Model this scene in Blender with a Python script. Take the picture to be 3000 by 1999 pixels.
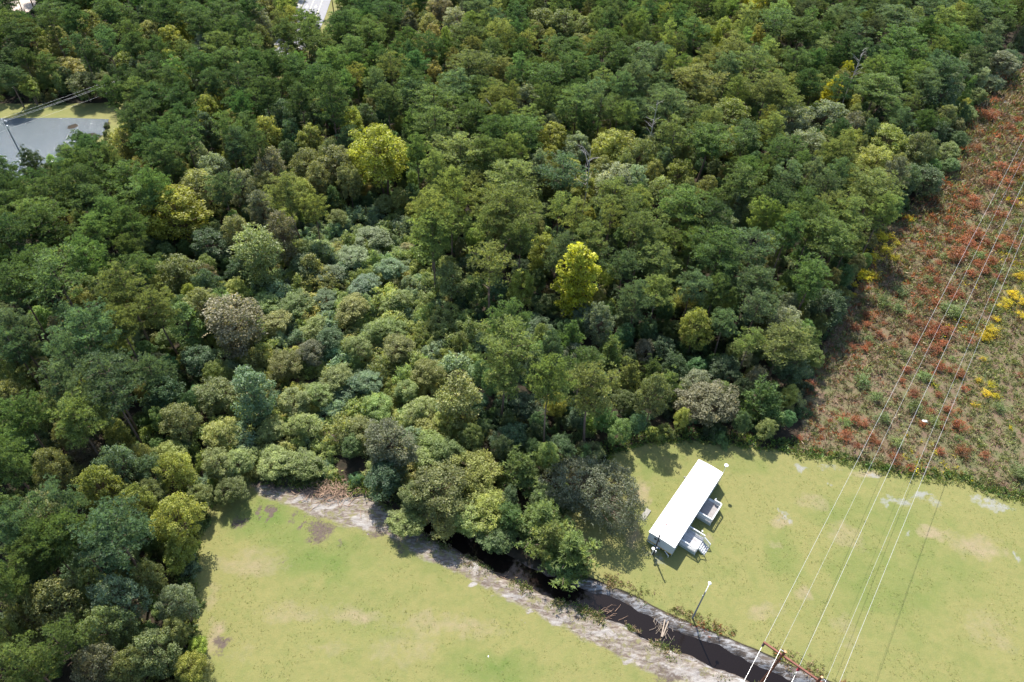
import bpy, math, random
import numpy as np
from mathutils import Matrix, Vector
for _o in list(bpy.data.objects):
    bpy.data.objects.remove(_o)
scene = bpy.context.scene
COL = scene.collection
R = math.radians

# ------------------------------------------------------------------ camera
cam = bpy.data.cameras.new('camera')
cam.sensor_width = 36.0
cam.lens = 24.0
cam.clip_start = 0.5
cam.clip_end = 6000
cam_ob = bpy.data.objects.new('camera', cam)
COL.objects.link(cam_ob)
cam_ob.matrix_world = Matrix(((0.99890441, -0.0467973, 0.0, 0), (0.03249422, 0.69360087, -0.71962627, 0),
                              (0.03367654, 0.71883785, 0.6943616, 95.0), (0, 0, 0, 1)))
scene.camera = cam_ob

# ------------------------------------------------------------------ sky, sun, exposure
world = bpy.data.worlds.new('World')
scene.world = world
world.use_nodes = True
wn = world.node_tree
wn.nodes.clear()
sky = wn.nodes.new('ShaderNodeTexSky')
sky.sky_type = 'NISHITA'
sky.sun_disc = False
SUN_ELEV, SUN_AZ = 52.0, -16.0            # azimuth clockwise from +y
sky.sun_elevation = R(SUN_ELEV)
sky.sun_rotation = R(SUN_AZ)
sky.air_density = 1.0
sky.dust_density = 1.0
bg = wn.nodes.new('ShaderNodeBackground')
bg.inputs['Strength'].default_value = 0.15
wo = wn.nodes.new('ShaderNodeOutputWorld')
wn.links.new(sky.outputs[0], bg.inputs[0])
wn.links.new(bg.outputs[0], wo.inputs[0])
sl = bpy.data.lights.new('sun', 'SUN')
sl.energy = 5.0
sl.angle = R(0.5)
sl.color = (1.0, 0.95, 0.87)
sun = bpy.data.objects.new('sun', sl)
COL.objects.link(sun)
_sd = Vector((math.sin(R(SUN_AZ)) * math.cos(R(SUN_ELEV)), math.cos(R(SUN_AZ)) * math.cos(R(SUN_ELEV)), math.sin(R(SUN_ELEV))))
sun.rotation_euler = _sd.to_track_quat('Z', 'Y').to_euler()
sun.location = _sd * 300
vs = scene.view_settings
vs.view_transform = 'Standard'
vs.look = 'None'
vs.exposure = 0.9
vs.gamma = 1.0
vs.use_curve_mapping = False
scene.cycles.max_bounces = 5
scene.cycles.diffuse_bounces = 3
scene.cycles.glossy_bounces = 2
scene.cycles.transmission_bounces = 3
scene.cycles.transparent_max_bounces = 4
scene.cycles.use_adaptive_sampling = True

# ------------------------------------------------------------------ layout data (metres, world coordinates)
LANDMARKS = ["the bright yellow poplar", "the grassy pond bank", "the pond's near shore", "the wooden pole in the pond", "the paved road at the top", "the mobile home", "the black ditch water", "the yellow-green tree left of centre", "the silvery tree left of centre", "the golden tree above the thicket", "the column left of the thicket", "the vine thicket's middle", "the brush pile", "the dark spreading oak", "the lawn's shaded top edge", "the yellow goldenrod patch", "the brush field's pale sand patch", "the top right corner", "the top left corner", "the left edge halfway down", "the bottom left corner", "the lower left lawn edge", "the left end of the ditch bank", "the two bare-trunked pines", "the upper left wire pole", "the dark gap of trunks", "the upper right yellow leaves", "the bare white snag at upper centre", "the brownish tree at upper right", "the yellow-green tree near the lawn", "the golden trees above the pond", "the top edge middle", "the woods' middle", "the olive column below the thicket", "the top edge right of centre", "the blue-green pine at lower left", "the brush field's middle", "the brush field's wide upper part", "the brush field's narrow neck", "the brush field's left bulge", "the brush field's right edge", "the brush field's red drift", "the brush field's lower left corner", "the brush field's lower edge", "the power poles"]
COLOUR_WORD = {"dg": "dark green", "mg": "green", "lg": "light green", "bg": "bluish green", "ol": "olive", "yg": "yellow-green", "ye": "yellow", "yb": "bright yellow-green", "go": "golden olive", "gy": "silvery grey-green", "gb": "deep green", "br": "brownish", "oa": "dark grey-green", "tb": "blue-green", "tg": "fresh green", "to": "olive", "tk": "brown-tinged", "rd": "rust-red", "gr": "yellow", "gs": "green"}
TREES = """P 102.2 196.0 14.5 18.1 mg 26 0 -1
P -80.9 92.3 13.0 21.0 mg 19 1 -1
P -49.8 43.7 8.9 19.0 bg 35 6 -1
P -0.2 81.1 10.7 20.0 lg 33 1 1
P 9.5 138.7 13.9 18.7 bg 32 0 -1
P -13.8 146.7 13.7 19.0 lg 32 4 0
P -1.5 137.0 13.1 18.4 lg 32 6 0
P -2.6 119.2 11.9 22.0 lg 32 6 -1
P 48.4 196.1 14.5 18.6 ol 27 1 -1
P 90.7 233.7 14.5 20.3 mg 26 3 -1
P 13.3 72.8 9.1 20.0 lg 23 1 -1
P -70.2 80.6 9.6 20.0 bg 19 0 2
P -63.3 71.3 9.1 19.0 bg 19 0 3
P -15.8 195.8 14.5 19.6 ol 31 5 -1
P 121.8 233.5 14.5 19.1 mg 26 1 1
P 45.1 156.5 13.5 19.6 mg 27 7 0
P 47.8 113.0 11.0 18.8 bg 29 1 1
P 63.5 117.9 11.3 19.4 mg 15 4 0
P 49.5 91.1 10.0 14.0 lg 39 3 -1
P -93.0 109.9 10.8 19.2 mg 2 6 2
P 68.7 205.6 14.5 19.6 lg 34 7 -1
P 56.3 162.9 13.2 17.7 mg 27 0 1
P 80.5 138.5 11.8 18.7 lg 15 2 1
P 39.7 111.2 10.3 19.8 mg 29 2 0
P -4.9 104.5 10.0 19.0 lg 0 4 -1
P -1.3 78.2 8.7 15.0 lg 33 1 0
P -68.8 68.8 8.0 19.0 bg 19 7 1
P -64.1 62.7 7.7 18.0 lg 19 7 -1
P -60.8 68.1 8.0 17.0 bg 19 7 2
P -50.5 30.8 5.9 17.0 mg 20 1 -1
P -84.5 128.5 11.0 18.6 mg 2 7 1
P -1.5 158.2 12.1 18.9 mg 32 2 0
P 128.3 255.6 14.5 19.0 bg 26 1 1
P 35.6 128.5 10.6 18.5 mg 27 6 -1
P -69.7 91.9 8.7 20.0 lg 7 5 0
P -96.9 106.0 9.4 19.3 dg 2 5 1
P -24.1 172.8 12.1 19.0 mg 9 1 1
P -21.1 158.1 11.3 20.3 mg 9 1 -1
P -11.9 162.3 11.5 19.9 mg 32 3 -1
P 34.8 207.8 13.7 19.4 bg 27 2 0
P 38.1 160.0 11.4 19.4 lg 27 7 0
P 20.7 129.6 10.0 18.3 lg 0 1 2
P 41.7 125.5 9.8 18.2 dg 29 2 -1
P 55.7 130.3 10.0 19.3 dg 15 3 1
P 24.9 115.7 9.3 20.2 lg 0 1 1
P 27.8 109.9 9.1 17.0 lg 29 3 1
P 47.2 105.0 8.9 16.0 bg 29 1 0
P 57.7 106.4 8.9 17.0 mg 15 5 -1
P 6.3 70.6 7.0 24.0 lg 23 3 -1
P -16.9 111.5 9.0 21.0 lg 9 7 1
P -87.4 89.7 8.0 20.2 dg 19 2 0
P -81.4 79.8 7.6 19.3 bg 19 1 -1
P -62.8 44.3 5.9 19.0 bg 35 4 -1
P -58.3 48.1 6.0 19.0 bg 35 3 -1
P -53.7 28.6 5.2 17.0 lg 20 1 -1
P 125.2 208.1 13.2 20.0 bg 16 3 1
P -55.2 44.0 5.6 19.0 mg 35 4 0
P -57.5 42.4 5.6 18.0 mg 35 4 1
P 6.2 192.6 12.2 18.0 mg 31 7 2
P 14.2 175.3 11.4 19.9 mg 27 4 2
P 38.7 174.7 11.3 20.0 bg 27 0 1
P 83.3 243.8 14.4 19.5 mg 34 0 -1
P 50.7 139.7 9.8 18.2 mg 28 5 1
P 71.6 127.8 9.3 18.7 lg 15 3 1
P -86.0 96.3 7.8 20.2 mg 19 1 -1
P -63.2 89.5 7.6 17.0 lg 7 6 -1
P -80.5 76.2 6.9 18.6 bg 19 7 0
P -90.9 123.0 8.8 20.1 dg 2 7 0
P -97.1 119.7 8.7 19.1 mg 2 6 1
P -96.5 113.0 8.4 18.5 mg 2 5 -1
P -79.3 121.6 8.8 17.9 mg 7 3 0
P -68.9 54.2 5.6 19.0 mg 19 6 2
P -49.7 128.1 8.7 18.0 lg 8 0 -1
P -88.2 119.0 8.3 18.5 dg 2 7 1
P -17.5 181.4 10.8 19.9 bg 32 3 -1
P -6.4 154.3 9.7 20.3 mg 32 3 -1
P 20.8 133.1 8.8 17.9 lg 0 1 4
P 25.0 124.8 8.5 18.4 lg 0 1 3
P -17.7 115.0 7.9 23.0 lg 9 7 0
P 67.9 187.0 11.0 20.2 lg 26 4 3
P 21.6 107.9 7.8 16.0 bg 0 0 0
P -81.1 100.9 7.5 19.2 mg 7 4 4
P -67.7 84.5 6.8 17.0 lg 7 5 1
P -95.9 168.4 10.0 18.1 dg 24 5 4
P -103.1 116.1 7.9 18.1 dg 3 6 2
P -31.1 178.8 9.9 17.8 bg 9 1 -1
P 8.6 213.2 11.2 18.1 mg 31 7 0
P 20.3 173.8 9.7 18.5 mg 27 4 1
P -7.7 145.2 8.6 19.6 mg 32 4 -1
P 28.5 208.6 11.0 18.6 mg 27 3 0
P 31.6 193.9 10.5 19.7 bg 27 3 -1
P 72.2 183.1 10.1 18.9 lg 26 4 1
P 76.8 153.4 8.9 19.4 lg 28 5 1
P 62.3 143.6 8.6 17.8 bg 28 5 1
P 55.7 118.6 7.5 19.8 mg 15 4 1
P 43.2 90.8 6.7 13.0 lg 29 0 -1
P 0.3 112.4 7.3 19.0 lg 0 3 -1
P -6.1 116.3 7.5 19.0 lg 32 6 2
P -60.0 77.1 6.1 13.0 bg 10 5 -1
P -48.2 163.4 9.1 26.0 dg 25 2 -1
P -59.6 36.8 4.4 18.0 mg 20 2 -1
P -59.6 41.0 4.6 17.0 mg 35 4 2
P -150.0 222.7 11.1 18.0 dg 18 0 -1
P -132.3 224.5 11.1 20.0 dg 30 1 2
P -100.3 216.6 10.8 20.2 dg 24 2 -1
P -97.9 228.5 11.2 19.1 dg 24 1 1
P -101.9 177.6 9.4 18.6 dg 24 5 3
P -94.8 160.1 8.8 17.7 dg 1 0 -1
P -90.7 187.7 9.8 18.6 dg 24 6 0
P -84.7 191.5 9.9 18.5 mg 24 7 -1
P -76.8 178.2 9.4 19.8 dg 24 7 0
P -64.4 189.3 9.8 17.7 dg 4 6 -1
P -55.6 180.7 9.5 19.8 dg 25 2 -1
P -111.0 127.9 7.6 18.6 dg 3 6 0
P -93.5 131.6 7.7 19.7 mg 2 7 0
P -84.1 143.9 8.1 19.7 dg 8 3 1
P -79.6 136.7 7.8 19.8 dg 8 4 -1
P -78.5 145.4 8.2 20.0 dg 8 3 0
P -70.2 150.2 8.3 20.2 mg 8 2 -1
P -83.4 115.5 7.1 18.1 mg 7 4 2
P -37.6 190.3 9.4 20.3 lg 25 1 -1
P -18.5 220.9 10.6 18.8 mg 31 5 -1
P -11.3 182.1 9.2 18.0 mg 32 2 1
P -35.6 169.6 8.7 20.2 mg 9 2 -1
P 13.6 198.9 9.8 18.8 dg 27 4 -1
P 24.3 215.8 10.4 19.8 mg 27 3 1
P -48.0 215.6 10.4 19.5 mg 4 0 0
P -51.5 205.2 10.0 18.5 mg 4 7 -1
P -54.8 190.2 9.4 20.2 mg 4 6 2
P -57.4 223.4 10.6 19.4 dg 4 0 0
P -44.8 234.7 11.0 19.2 dg 4 0 1
P 64.2 213.3 10.3 19.4 lg 34 6 1
P 108.1 236.1 11.1 20.2 bg 26 2 -1
P 62.7 155.2 8.3 18.1 mg 28 4 1
P 69.4 138.3 7.6 18.9 bg 28 5 0
P 62.9 123.2 7.1 20.1 mg 15 3 -1
P 70.5 131.5 7.4 17.7 lg 15 3 2
P 39.7 95.3 6.3 13.0 bg 29 0 0
P -83.1 109.5 6.6 18.0 mg 7 4 3
P -150.7 205.3 9.9 18.0 dg 18 7 -1
P -89.2 200.7 9.7 20.0 lg 24 0 -1
P -67.2 171.9 8.7 19.9 dg 24 7 3
P -77.3 124.2 7.0 20.1 mg 7 3 1
P -155.6 209.1 9.5 19.8 mg 18 6 -1
P -130.1 199.5 9.2 17.7 dg 30 1 0
P -128.4 223.8 10.0 18.2 dg 30 1 3
P -115.2 226.8 10.0 20.0 dg 24 3 1
P -81.0 203.8 9.3 18.5 mg 24 0 -1
P -95.7 179.3 8.5 18.1 dg 24 5 1
P -99.9 169.4 8.2 19.3 mg 30 0 -1
P -93.7 152.7 7.6 19.5 dg 2 1 1
P -83.0 177.3 8.4 18.9 dg 24 6 1
P -75.5 184.6 8.7 18.5 dg 24 7 1
P -74.6 215.3 9.7 19.0 mg 4 5 1
P -55.2 194.7 9.0 18.6 mg 4 6 1
P -58.0 169.7 8.2 19.2 dg 25 3 0
P -62.2 207.7 9.5 17.7 mg 4 6 0
P -96.5 137.2 7.1 19.7 dg 2 0 0
P -99.4 133.3 7.0 19.1 mg 2 6 0
P -67.3 153.9 7.7 17.9 dg 8 1 1
P -66.3 145.8 7.4 18.6 bg 8 1 -1
P -106.0 120.1 6.5 19.5 dg 3 6 1
P 150.1 271.4 11.6 18.0 bg 17 4 1
P 145.4 253.0 10.9 19.9 lg 17 4 -1
P 140.4 237.9 10.4 18.7 mg 17 5 -1
P 165.7 268.4 11.5 17.8 bg 17 4 0
P 173.1 269.1 11.5 17.9 mg 17 4 -1
P -9.0 222.6 9.6 19.5 lg 31 5 -1
P -9.1 208.4 9.2 18.4 mg 31 6 -1
P 54.4 234.3 10.0 18.9 mg 34 5 -1
P 59.6 202.2 9.0 19.9 bg 34 6 -1
P 116.2 203.2 9.0 19.9 mg 16 4 -1
P 26.3 129.6 6.7 17.8 lg 0 1 5
P 57.9 124.8 6.5 18.3 lg 15 4 -1
P 83.2 210.9 9.3 18.8 dg 26 3 -1
P 55.2 93.9 5.7 11.0 mg 39 3 -1
P 115.9 197.8 8.6 19.0 bg 16 4 -1
P -153.2 199.4 8.8 12.5 dg 18 6 -1
P -109.3 228.5 9.6 18.4 dg 24 3 0
P -88.9 169.6 7.7 17.8 dg 24 5 2
P -70.8 189.9 8.3 19.7 dg 4 5 -1
P -146.6 187.6 7.9 12.5 dg 30 4 -1
P -120.5 211.0 8.5 18.2 mg 24 4 -1
P -90.5 212.2 8.5 19.5 dg 24 1 0
P -112.0 196.6 8.0 20.2 dg 24 4 2
P -65.9 213.6 8.5 20.3 mg 4 6 -1
P -29.3 210.6 8.3 19.1 dg 31 5 -1
P -31.3 183.6 7.5 20.1 dg 9 2 -1
P 5.4 177.7 7.4 18.9 mg 32 1 -1
P -19.6 139.1 6.3 18.9 lg 9 0 -1
P -3.9 240.7 9.2 19.0 dg 31 7 -1
P -16.8 242.1 9.2 19.7 bg 31 4 -1
P 140.4 220.6 8.4 18.6 bg 16 3 0
P -44.5 124.7 5.7 15.0 lg 25 6 -1
P -140.0 217.2 8.1 19.3 dg 30 2 -1
P -129.1 202.2 7.8 12.5 dg 30 1 1
P -91.7 235.5 8.6 18.2 dg 24 1 2
P -105.5 196.6 7.5 19.5 dg 24 4 0
P -70.7 223.2 8.3 19.5 mg 4 5 0
P -102.0 142.2 6.1 18.2 dg 2 1 0
P -92.6 136.1 5.9 18.0 mg 2 0 -1
P -61.4 144.5 6.1 19.3 dg 8 1 0
P 12.1 80.4 8.3 15.8 mg 23 1 -1
P -72.9 57.4 6.6 18.4 mg 19 6 1
P -73.5 63.3 6.5 16.8 mg 19 6 0
P 0.2 89.2 7.5 18.6 mg 0 5 -1
P 9.6 111.2 8.2 17.6 bg 0 3 -1
P -6.2 127.3 8.5 17.9 lg 32 5 0
P 14.8 116.0 8.0 18.1 lg 0 2 0
P 45.6 98.2 7.1 15.6 bg 29 0 1
P -104.8 127.1 8.1 16.6 dg 2 5 0
P -91.5 100.2 6.9 15.6 mg 19 2 -1
P 22.9 99.0 6.8 16.4 bg 0 0 1
P -109.2 115.5 7.4 16.1 dg 3 6 3
P -71.9 101.4 6.8 14.8 mg 7 5 -1
P -71.3 74.5 5.7 19.4 bg 19 0 0
P 27.9 102.9 6.8 14.7 lg 29 3 0
P 9.2 128.6 7.7 15.7 lg 32 7 -1
P -14.2 120.5 7.3 17.4 lg 32 5 3
P 63.0 131.5 7.6 17.7 dg 15 3 0
P 79.6 146.3 8.0 16.5 lg 28 6 -1
P -76.8 85.7 5.8 16.1 bg 19 0 1
P -1.8 148.2 7.8 18.9 lg 32 2 0
P 12.3 122.0 6.9 18.8 lg 0 2 1
P 34.7 103.1 6.3 15.7 bg 29 2 -1
P -10.7 137.0 7.5 14.6 lg 32 5 1
P -78.2 113.4 6.5 17.9 mg 7 4 0
P -65.9 129.6 7.1 15.7 bg 8 6 -1
P 69.4 162.6 8.2 14.6 mg 28 4 0
P -102.9 110.0 6.3 18.9 mg 3 6 -1
P -50.5 173.1 8.4 17.5 bg 25 2 -1
P 1.6 127.7 6.9 14.7 lg 32 6 1
P 24.9 179.8 8.5 15.8 mg 27 4 0
P 49.0 175.3 8.3 15.9 mg 27 0 0
P 2.4 169.6 8.0 16.4 lg 32 1 -1
P -93.4 93.0 5.5 16.8 dg 19 2 1
P -104.5 189.3 8.5 17.5 dg 24 4 1
P 39.3 103.9 5.8 15.2 mg 29 1 -1
P -8.6 188.8 8.5 14.6 ol 32 2 -1
P -7.8 174.7 7.9 18.7 lg 32 2 2
P -87.6 162.2 7.6 15.9 dg 8 3 2
P -75.8 171.4 7.8 16.4 dg 24 7 2
P -5.0 168.6 7.6 18.1 lg 32 2 1
P 70.3 120.8 6.1 15.4 lg 15 3 0
P -77.9 195.0 8.3 17.3 dg 24 0 -1
P 44.6 136.0 6.6 14.4 mg 27 7 1
P 64.2 166.4 7.3 18.8 lg 26 5 -1
P 80.5 131.0 6.3 18.0 lg 15 2 0
P 32.1 119.5 6.0 14.3 lg 29 2 -1
P 90.8 194.8 8.0 18.3 dg 26 7 -1
P -76.7 107.8 5.5 15.0 mg 7 4 1
P 82.1 196.9 8.0 18.7 dg 26 4 -1
P 48.3 166.0 7.1 19.3 lg 27 7 1
P -14.5 132.0 6.1 19.3 lg 32 4 1
P -13.0 126.1 6.0 17.5 lg 32 5 2
P 37.8 184.9 7.6 17.6 bg 27 0 0
P 53.8 146.6 6.4 17.4 mg 28 4 2
P 37.2 119.3 5.7 15.1 mg 29 2 1
P 31.3 180.6 7.4 15.0 bg 27 5 -1
P -109.0 173.2 7.1 17.5 dg 30 0 -1
P 15.0 207.7 8.1 15.9 mg 27 3 3
P 60.4 191.7 7.6 17.7 lg 34 6 2
P -6.9 200.9 7.8 16.2 ol 31 6 -1
P -98.9 127.8 5.7 18.0 dg 2 6 -1
P 15.1 220.0 8.3 16.1 mg 31 7 1
P 42.0 214.8 8.1 16.6 bg 27 2 1
P 19.4 122.5 5.5 18.3 lg 0 1 0
P 27.2 170.5 6.8 18.2 mg 27 5 -1
P -43.2 156.9 6.5 14.6 bg 25 7 -1
P 86.5 202.2 7.7 15.0 lg 26 4 0
P -18.4 129.5 5.7 15.5 lg 9 7 -1
P 105.9 221.7 8.1 18.8 bg 26 1 0
P -40.4 182.0 7.0 19.1 bg 25 1 -1
P 71.3 217.6 8.0 16.8 bg 34 7 -1
P 27.0 187.3 7.1 18.9 bg 27 4 -1
P -90.3 148.0 6.1 16.3 dg 2 0 1
P 108.5 202.4 7.5 14.9 bg 26 0 -1
P 24.9 227.4 8.1 15.8 mg 27 3 2
P 73.0 197.1 7.3 17.1 lg 26 4 2
P 73.9 143.9 5.8 19.2 bg 28 6 -1
P 104.2 180.5 6.8 15.5 bg 28 0 -1
P 27.5 137.2 5.7 14.3 dg 27 6 -1
P -36.4 216.1 7.7 18.2 mg 4 0 1
P -78.4 222.1 7.8 19.1 lg 4 4 -1
P -94.2 194.8 7.1 17.4 dg 24 5 0
P 109.9 216.3 7.7 17.5 mg 26 1 0
P -30.2 191.0 7.0 15.5 dg 9 1 -1
P 12.2 182.3 6.8 15.8 mg 27 4 3
P 69.7 154.8 6.1 14.9 mg 28 5 0
P -65.0 181.4 6.8 16.7 dg 25 3 1
P 20.6 204.0 7.3 16.7 dg 27 3 -1
P 82.9 163.6 6.2 16.9 lg 28 5 0
P 39.9 199.6 7.2 14.7 bg 27 1 -1
P 58.6 224.1 7.8 14.6 lg 34 6 0
P -28.5 166.3 6.3 15.4 mg 9 1 0
B -74.1 124.0 14.5 15.0 yb 7 2 -1
B -33.5 148.2 14.5 20.0 yb 9 3 -1
B -64.2 49.6 7.7 13.0 ol 35 4 -1
B 35.1 80.4 10.7 8.0 br 14 3 -1
B -10.6 59.4 9.4 9.0 ol 33 6 -1
B -19.1 66.2 8.7 11.0 br 12 1 -1
B -55.4 37.6 7.0 14.0 ol 35 5 -1
B -4.7 64.0 8.3 7.0 yg 33 6 -1
B -43.0 33.3 6.2 10.0 ol 21 5 1
B 25.9 162.8 12.7 13.4 yg 27 5 0
B 23.9 145.8 11.8 13.9 gy 27 6 1
B -2.3 57.5 7.5 6.0 yg 6 3 -1
B 52.6 98.9 7.7 11.3 gy 29 0 0
B -46.8 50.9 6.8 12.0 yg 35 0 -1
B -49.0 38.8 6.1 13.0 gy 35 6 -1
B 58.3 183.7 12.8 14.4 yg 27 0 -1
B 98.3 173.4 12.4 13.8 yg 28 0 -1
B 90.1 160.1 11.7 14.2 yg 28 7 -1
B 63.5 106.2 9.2 10.0 gb 15 5 -1
B -5.7 56.0 7.0 5.0 tg 6 3 -1
B -12.4 66.5 7.5 5.0 tg 33 5 1
B -50.4 76.3 7.9 8.0 ol 10 6 -1
B -72.5 134.0 10.4 14.1 go 8 5 -1
B -48.4 30.7 5.3 12.0 br 20 0 -1
B 23.4 160.8 10.9 15.0 yg 27 5 1
B -44.4 147.9 10.4 14.0 ol 25 6 1
B 86.2 187.9 12.2 13.4 gy 28 3 -1
B -19.0 61.7 6.7 7.0 gb 12 0 -1
B -8.4 55.8 6.5 5.0 to 12 0 1
B -12.3 72.8 7.3 5.0 yg 33 5 1
B -67.9 106.3 8.6 11.0 ol 7 6 -1
B -58.5 74.7 7.2 10.0 gb 10 5 -1
B -66.1 117.7 9.2 9.0 gb 7 0 -1
B -74.8 69.4 5.8 11.2 ol 19 7 -1
B -58.5 54.3 6.1 14.0 yg 35 2 -1
B -57.9 58.8 6.3 13.0 gb 35 2 -1
B -48.6 34.9 5.2 13.0 ol 35 6 1
B -71.9 141.9 9.9 13.9 gy 8 3 -1
B 105.8 161.0 10.6 9.0 gb 38 4 -1
B -37.1 65.1 6.6 4.0 tg 22 1 -1
B -59.7 119.7 7.3 12.1 ol 7 0 -1
B -59.2 36.4 5.1 14.0 ol 20 2 1
B 24.5 78.1 5.6 13.7 ol 29 5 -1
B 75.0 182.0 11.1 14.5 gy 26 5 -1
B 76.3 168.5 10.5 13.9 gy 28 4 0
B 52.3 89.6 7.4 8.0 gb 39 3 -1
B -13.7 58.3 6.1 7.0 ol 12 0 0
B -14.6 55.4 6.0 4.0 to 12 7 -1
B -56.8 85.1 7.2 7.0 gb 10 5 -1
B 33.0 142.3 7.7 13.2 ol 27 6 4
B -52.8 52.9 5.5 12.0 yg 35 1 -1
B -87.6 81.4 5.6 11.7 ol 19 6 0
B -32.4 64.9 6.1 4.0 tg 12 3 0
B -12.2 69.0 6.2 6.0 tg 33 5 0
B 4.1 99.5 7.3 5.0 gb 0 5 -1
B -9.0 66.7 5.9 7.0 lg 33 6 -1
B -0.9 53.1 5.5 4.0 mg 6 3 -1
B 0.3 71.9 6.2 5.0 gb 33 7 -1
B 3.2 78.9 6.5 5.0 gb 23 4 -1
B -58.9 96.0 7.0 12.0 ol 10 3 -1
B -54.3 69.9 6.0 9.0 ol 22 3 -1
B -32.9 127.5 8.3 5.0 tb 11 2 2
B -32.4 101.9 7.3 6.0 to 11 4 -1
B 16.3 95.4 5.7 13.7 gy 0 7 -1
B -67.3 57.3 5.4 13.3 ol 35 3 -1
B -50.8 60.3 5.6 10.0 yg 22 4 -1
B -42.4 39.6 4.8 10.0 gy 21 5 -1
B -53.0 39.9 4.8 13.0 ol 35 6 0
B -47.9 141.7 7.2 13.2 ol 25 6 2
B -15.5 76.2 6.2 6.0 to 33 4 -1
B -37.4 76.9 6.3 6.0 ol 10 7 1
B -46.9 68.4 5.9 7.0 to 22 2 1
B -73.2 157.7 7.4 13.7 ol 8 1 -1
B -60.7 102.5 5.7 11.2 gb 10 3 -1
B 12.1 152.5 7.3 11.5 yg 32 0 1
B -96.8 151.2 8.6 14.8 go 2 0 1
B -60.5 145.5 8.4 14.1 br 8 0 -1
B -52.2 148.2 8.5 13.0 ol 25 5 0
B -64.6 172.9 9.4 13.3 gb 25 4 1
B -45.9 47.3 4.9 7.0 yg 21 3 -1
B -46.9 41.9 4.6 11.0 ol 21 4 -1
B -45.1 31.0 4.3 10.0 ol 21 5 2
B -40.4 141.7 6.8 13.2 ol 9 5 -1
B 163.6 242.2 11.9 10.0 gy 16 2 -1
B -41.2 85.8 6.3 6.0 ol 10 7 0
B -21.0 91.3 6.5 6.0 to 11 7 -1
B -31.8 83.7 6.3 4.5 to 11 6 1
B -23.4 77.1 6.0 5.0 tg 33 4 1
B -34.6 72.4 5.8 5.0 tg 12 3 1
B -25.8 71.8 5.8 5.0 to 12 2 -1
B -10.5 73.9 5.9 6.0 yg 33 5 0
B -43.0 63.9 5.5 6.0 to 22 2 0
B -45.8 62.7 5.5 7.0 ol 22 3 -1
B -57.6 128.9 6.4 13.0 gy 8 7 1
B 15.9 146.7 6.9 10.7 yg 32 0 2
B 46.8 184.0 8.0 13.3 ol 27 7 0
B -43.8 122.1 7.5 4.5 tg 11 3 -1
B -27.0 115.9 7.3 5.0 tb 11 1 -1
B -31.8 110.0 7.1 4.5 tb 11 2 0
B -49.9 102.4 6.8 5.0 tg 10 1 -1
B -43.7 103.2 6.9 5.0 tg 11 4 -1
B -37.9 97.1 6.6 5.0 to 11 5 -1
B -46.4 97.1 6.6 5.0 to 10 0 -1
B -24.0 97.1 6.6 5.0 tg 11 7 1
B -50.2 136.7 6.5 11.9 yg 25 5 1
B 8.5 166.2 8.8 13.8 yg 32 1 -1
B 29.6 157.5 8.5 14.9 ol 27 6 1
B 5.9 251.8 11.8 13.7 ol 31 7 1
B 39.4 150.5 8.3 13.1 yg 27 6 -1
B 35.0 96.8 6.4 12.0 yg 29 2 -1
B 40.0 90.1 6.3 6.0 gb 29 7 -1
B -13.1 108.7 6.8 11.0 ol 11 0 -1
B 6.1 117.1 7.1 13.0 yg 0 3 -1
B 9.3 49.1 4.9 4.0 mg 6 1 -1
B -82.4 73.3 5.5 14.8 ol 19 6 1
B -79.9 70.0 5.4 13.0 ol 19 6 2
B -79.6 121.3 7.3 9.0 gb 7 4 -1
B 7.0 87.3 5.0 13.6 gb 23 2 -1
B 8.2 146.9 6.7 13.6 ol 32 0 -1
B -138.6 203.1 10.1 9 go 30 1 0
B -83.9 178.9 9.1 13.9 yg 24 6 1
B -15.3 85.2 6.0 6.0 to 33 3 -1
B 83.8 175.4 7.4 12.4 ol 28 4 -1
B 85.8 144.5 6.4 12.4 ol 15 2 -1
B -58.6 138.7 6.2 12.0 ol 8 0 -1
B -130.0 193.5 9.2 9 ol 30 0 0
B 105.6 169.4 8.3 14.2 ol 28 0 -1
B -34.9 92.8 6.0 6.0 gb 11 5 -1
B -25.9 95.6 6.1 6.0 tg 11 7 0
B -25.8 83.5 5.7 4.5 tb 11 6 -1
B -34.2 79.8 5.6 4.5 tg 11 5 -1
B -39.9 71.7 5.3 4.0 to 22 1 -1
B -15.8 70.9 5.3 4.5 tb 33 5 -1
B -42.7 59.4 4.9 5.0 ol 22 5 0
B -35.7 120.3 6.9 4.5 tb 11 2 1
B -24.2 105.3 6.4 5.0 tg 11 0 -1
B -54.0 59.5 4.7 10.0 gb 35 1 -1
B -38.7 32.0 3.9 7.0 yg 21 6 -1
B -59.8 33.2 3.8 14.0 ol 20 2 0
B 36.7 135.5 5.9 14.0 ol 27 6 6
B -135.8 211.1 8.0 11.8 ol 30 1 -1
B -25.2 247.4 10.6 13.9 gy 31 4 -1
B 15.0 162.0 7.9 13.3 gy 32 0 1
B 12.1 248.7 10.7 14.5 ol 31 0 0
B 91.3 179.6 8.4 14.2 br 28 3 -1
B 29.1 94.8 5.9 6.0 gb 29 5 -1
B 34.1 86.4 5.6 6.0 gy 29 6 -1
B 1.5 107.3 6.2 11.0 yg 0 4 -1
B 14.3 103.3 6.1 6.0 gy 0 6 -1
B 99.5 158.0 6.5 11.0 gb 28 7 -1
B 111.3 185.0 7.1 10.7 gb 28 0 1
B -39.5 113.5 6.4 4.5 tb 11 3 -1
B -45.5 115.1 6.4 6.0 gb 11 3 -1
B -97.2 142.8 5.9 14.2 go 2 0 0
B -29.3 91.1 5.6 6.0 ol 11 6 0
B -18.5 81.1 5.3 5.0 tg 33 4 0
B -50.7 94.4 5.7 7.0 tg 10 0 -1
B -65.6 161.7 7.6 14.3 yg 8 1 -1
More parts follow.
